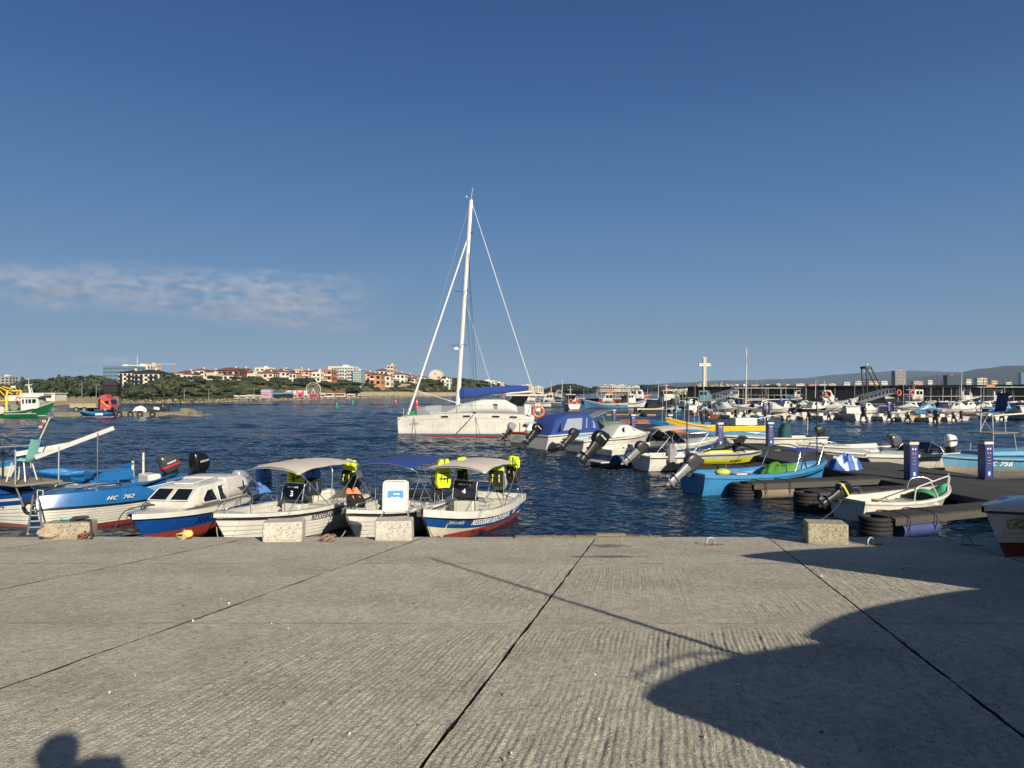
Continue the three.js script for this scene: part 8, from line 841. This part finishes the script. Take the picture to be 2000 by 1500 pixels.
{ const { g, H, L } = motorBoat('beached_boat', 'white beached boat with red bottom and golden emblem at the right edge', [X(1921, 11.7), 11.7], [13.0, 12.9], { hull: { B: 1.9, fs: 0.62, fm: 0.56, fb: 0.56, rake: 0.42, d: 0.34, kr: 0.15, pb: 2.3, pe: 0.9 }, bottom: mat([0.10, 0.018, 0.014], 0.6), wl: -0.02, bands: [[0, C.white]], rub: C.black, deckT: 0.5, capW: 0.14 }); g.position.y = gy(12) + 0.28;
  for (const s of [1, -1]) H.decal('emblem', print('gold emblem', { w: 256, h: 160, draw: x => { x.lineWidth = 7; const c = ['#8a7a2a', '#a8963c', '#6f6220', '#b5a347']; for (let i = 0; i < 26; i++) { x.strokeStyle = c[i % 4]; x.beginPath(); const a = i * 0.9, r = 14 + (i * 29) % 46; x.arc(60 + i * 5.6, 80 + Math.sin(a) * 26, r * 0.62, a, a + 2.3); x.stroke(); } x.fillStyle = '#8f7f2e'; x.beginPath(); x.ellipse(200, 86, 34, 38, 0, 0, 7); x.fill(); } }), g, s, 0.885, 0.975, H.vs(0.40), H.vs(0.10), 0.012);
  mesh('coaming', rbox(1.4, 0.14, 1.1, 0.06, L * 0.72, 0.58, 0), C.white, g); cleat(g, [L * 0.92, 0.52, 0]); mesh('seam', [1, -1].map(s => tube(Array.from({ length: 8 }, (_, i) => H.pt(lerp(0.4, 0.97, i / 7), 0.52, s, 0.006)), 0.006, 20, 4)), C.grey, g);
  cradle(10.6, 12.2, 2, 'timber cradle under the white beached boat with the emblem').scale.y = 0.3; }
// ---------------------------------------------------------------- people
function body(bones, res, size, centre) {     // tapered capsules joined smoothly and meshed
  const mc = new MarchingCubes(res, C.dark, false, false, 120000), half = res / 2, F = mc.field; mc.isolation = 0;
  for (let k = 0; k < res; k++) for (let j = 0; j < res; j++) for (let i = 0; i < res; i++) {
    const p = [(i - half) / half * size + centre[0], (j - half) / half * size + centre[1], (k - half) / half * size + centre[2]]; let s = 0; const K = 38;
    for (const [a, b, ra, rb] of bones) { const ab = [b[0] - a[0], b[1] - a[1], b[2] - a[2]], ap = [p[0] - a[0], p[1] - a[1], p[2] - a[2]], t = clamp((ab[0] * ap[0] + ab[1] * ap[1] + ab[2] * ap[2]) / (ab[0] ** 2 + ab[1] ** 2 + ab[2] ** 2 + 1e-9), 0, 1), d = Math.hypot(ap[0] - ab[0] * t, ap[1] - ab[1] * t, ap[2] - ab[2] * t) - lerp(ra, rb, t); s += Math.exp(-K * d); }
    F[k * res * res + j * res + i] = Math.log(s + 1e-30) / K;
  }
  mc.update(); const n = mc.count, g = new THREE.BufferGeometry(); g.setAttribute('position', new THREE.BufferAttribute(mc.positionArray.slice(0, n * 3), 3)); g.scale(size, size, size); g.translate(...centre); const N = mc.normalArray.slice(0, n * 3); g.setAttribute('normal', new THREE.BufferAttribute(N, 3)); g.setAttribute('uv', new THREE.BufferAttribute(new Float32Array(n * 2), 2)); g.computeVertexNormals(); return g;
}
function hand(wrist, dir, palmUp) {            // palm and five bent fingers as bones
  const w = V(...wrist), f = V(...dir).normalize(), u = V(...palmUp).normalize(), s = f.clone().cross(u).normalize(), q = (a, b, c) => { const v = w.clone().addScaledVector(f, a).addScaledVector(s, b).addScaledVector(u, c); return [v.x, v.y, v.z]; }, B = [[q(0, 0, 0), q(0.08, 0, 0), 0.026, 0.032]];
  [[-0.03, 0.07], [-0.01, 0.08], [0.01, 0.076], [0.03, 0.06]].forEach(([b, l]) => B.push([q(0.08, b, 0), q(0.08 + l * 0.6, b, 0.012), 0.010, 0.009], [q(0.08 + l * 0.6, b, 0.012), q(0.08 + l * 0.85, b, 0.04), 0.009, 0.008])); B.push([q(0.03, -0.03, 0.01), q(0.07, -0.055, 0.03), 0.012, 0.010]); return B;
}
{ // the photographer stands behind the camera; only the shadow shows
  const gx = -0.16, gz = 0.34, Yg = gy(-gz), P = (x, y, z) => [gx + x, Yg + y, gz + z];
  const bones = [[P(0, 1.74, 0), P(0, 1.84, 0.01), 0.085, 0.10], [P(0, 1.55, 0.03), P(0, 1.72, 0), 0.06, 0.06], [P(-0.17, 1.49, 0.04), P(0.17, 1.49, 0.04), 0.09, 0.09], [P(0, 1.42, 0.04), P(0, 1.05, 0.04), 0.16, 0.15], [P(-0.09, 1.0, 0.04), P(0.09, 1.0, 0.04), 0.13, 0.13]];
  for (const s of [1, -1]) { bones.push([P(s * 0.10, 0.95, 0.04), P(s * 0.12, 0.52, 0.03), 0.09, 0.065], [P(s * 0.12, 0.52, 0.03), P(s * 0.12, 0.1, 0.06), 0.06, 0.042], [P(s * 0.12, 0.06, 0.08), P(s * 0.14, 0.05, -0.12), 0.045, 0.04]); }
  const el1 = P(0.40, 1.50, -0.12), w1 = [0.10, 3.68, 0.22], el2 = P(-0.26, 1.36, -0.14), w2 = [-0.14, 3.68, 0.22];
  bones.push([P(0.2, 1.49, 0.04), el1, 0.055, 0.045], [el1, w1, 0.043, 0.03], [P(-0.2, 1.49, 0.04), el2, 0.055, 0.045], [el2, w2, 0.043, 0.03], ...hand(w1, [-0.15, 0.4, -0.12], [-1, 0, 0]), ...hand(w2, [0.15, 0.4, -0.12], [1, 0, 0]));
  const g = thing('person', 'person in dark clothes behind the camera holding up a phone', 'person'); mesh('body', body(bones, 120, 1.02, [gx + 0.03, Yg + 0.98, gz - 0.05]), mat([0.05, 0.05, 0.06], 0.8), g); mesh('hair', ball(0.108, ...P(0, 1.86, 0.03), 1, 0.95, 1.08, 14), mat([0.03, 0.02, 0.015], 0.8), g);
  one('phone', 'black phone held up behind the camera', 'phone', rbox(0.155, 0.075, 0.008, 0.006, 0, 0, 0), C.black, [-0.02, 3.79, 0.09]);
}
{ // someone bending over the yellow boat
  const d = 57.6, x = X(1372, d), y0 = 1.15; const P = (a, b, c) => [a, b, c];
  const bones = [[P(0, 0.05, 0.08), P(0.1, 0.05, 0.08), 0.05, 0.05], [P(0, 0.1, 0.08), P(-0.03, 0.48, 0.09), 0.05, 0.065], [P(-0.03, 0.48, 0.09), P(-0.1, 0.86, 0.07), 0.07, 0.10], [P(0, 0.05, -0.1), P(0.1, 0.05, -0.1), 0.05, 0.05], [P(0, 0.1, -0.1), P(-0.03, 0.48, -0.1), 0.05, 0.065], [P(-0.03, 0.48, -0.1), P(-0.1, 0.86, -0.07), 0.07, 0.10], [P(-0.1, 0.9, -0.07), P(-0.1, 0.9, 0.07), 0.13, 0.13], [P(-0.08, 0.95, 0), P(0.3, 1.08, 0), 0.15, 0.17], [P(0.3, 1.08, -0.15), P(0.3, 1.08, 0.15), 0.09, 0.09], [P(0.3, 1.05, 0.19), P(0.34, 0.78, 0.2), 0.05, 0.045], [P(0.34, 0.78, 0.2), P(0.36, 0.54, 0.12), 0.042, 0.03], [P(0.3, 1.05, -0.19), P(0.36, 0.78, -0.2), 0.05, 0.045], [P(0.36, 0.78, -0.2), P(0.4, 0.55, -0.1), 0.042, 0.03], [P(0.36, 1.05, 0), P(0.46, 0.98, 0), 0.06, 0.06], [P(0.5, 0.95, 0), P(0.54, 0.88, 0), 0.095, 0.085], ...hand([0.36, 0.54, 0.12], [0.1, -1, -0.1], [1, 0, 0]), ...hand([0.4, 0.55, -0.1], [0.1, -1, 0.1], [1, 0, 0])];
  const g = thing('person', 'person in dark clothes and red cap bending over the yellow boat', 'person', [x, y0, -d], 0.15); mesh('body', body(bones, 96, 0.66, [0.2, 0.6, 0]), mat([0.02, 0.02, 0.025], 0.85), g); mesh('cap', [ball(0.115, 0.55, 0.93, 0, 1, 0.9, 1, 10)], mat([0.4, 0.03, 0.03], 0.8), g); mesh('shirt_back', xf(loft([ring(0, 0, 0, 0.13, 0.2, 2.4, 12), ring(0, 0.03, 0, 0.12, 0.19, 2.4, 12)]), 0.32, 1.2, 0, 0, 0, 0.3), C.whiteCloth, g);
}
// ---------------------------------------------------------------- small matter on the quay
{ const R = rng(91), N = 230, g0 = new THREE.IcosahedronGeometry(0.012, 0), im = new THREE.InstancedMesh(g0, mat([0.5, 0.5, 0.5], 0.95), N), M4 = new THREE.Matrix4(), col = new THREE.Color();
  for (let i = 0; i < N; i++) { const d = 3.6 + Math.pow(R(), 1.3) * 10.8, x = (R() - 0.5) * 1.6 * d, k = 0.4 + R() * R() * 1.1; M4.compose(V(x, gy(d) + 0.006, -d), new THREE.Quaternion().setFromEuler(new THREE.Euler(R() * 6, R() * 6, R() * 6)), V(k * (1 + R()), k * 0.5, k)); im.setMatrixAt(i, M4); const c = R() < 0.12 ? 1.1 : 0.15 + R() * 0.4; im.setColorAt(i, col.setRGB(c, c * 0.96, c * 0.9)); }
  im.name = 'quay_grit'; im.userData = { kind: 'stuff', label: 'small stones and shell bits scattered on the quay' }; im.castShadow = im.receiveShadow = true; scene.add(im); }
for (const [px, py, w, h, lab, seed] of [[1190, 1087, 1.5, 0.5, 'dark oil stain on the slab below the pinkish kerb piece', 1], [1188, 1066, 0.9, 0.6, 'brown water stain running from the pinkish kerb piece', 2]]) { const b = ground(px, py), m = new THREE.MeshStandardMaterial({ roughness: 0.8, transparent: true, map: canvasTex(256, 128, (x, W, Hh) => { const im = x.createImageData(W, Hh); for (let j = 0; j < Hh; j++) for (let i = 0; i < W; i++) { const u = i / W - 0.5, v = j / Hh - 0.5, r = Math.hypot(u * 2, v * 2 * (seed === 1 ? 1.6 : 1.1)), n = fbm(i * 0.03 + seed * 20, j * 0.06, 4), f = hash2(i, j), a = smooth(1.0, 0.45, r + 0.9 * (n - 0.5)) * (0.35 + 0.45 * f), o = (j * W + i) * 4; im.data[o] = seed === 1 ? 52 : 92; im.data[o + 1] = seed === 1 ? 47 : 76; im.data[o + 2] = seed === 1 ? 42 : 58; im.data[o + 3] = a * 200; } x.putImageData(im, 0, 0); }) }); const g = new THREE.PlaneGeometry(w, h); g.rotateX(-Math.PI / 2); const s = mesh('stain', g, m); s.position.set(b[0], b[1] + 0.011, b[2]); s.rotation.x = -Math.atan(SL); tag(s, lab, 'stain'); }
for (const [a, b, lab, r, m] of [[ground(1565, 1058).map((v, i) => i === 1 ? v + 0.3 : v), [X(1640, 21.2), 0.5, -21.2], 'slack rope from the speckled block to the white rowing boat', 0.014, C.ropeDark], [ground(640, 1055), [X(676, 17.3), 0.45, -17.3], 'thin rope from the quay to the blue canopy boat', 0.013, C.rope], [ground(860, 1050), [X(838, 17.4), 0.5, -17.4], 'thin rope from the quay to hire boat 4', 0.013, C.rope], [ground(430, 1050), [X(424, 16.9), 0.6, -16.9], 'pale rope from the quay to hire boat 3', 0.014, C.rope]]) one('mooring_rope', lab, 'rope', tube(sag(a, b, 0.12), r, 14, 5), m, null, 0, 'mooring ropes at the quay');
renderer.render(scene, camera);
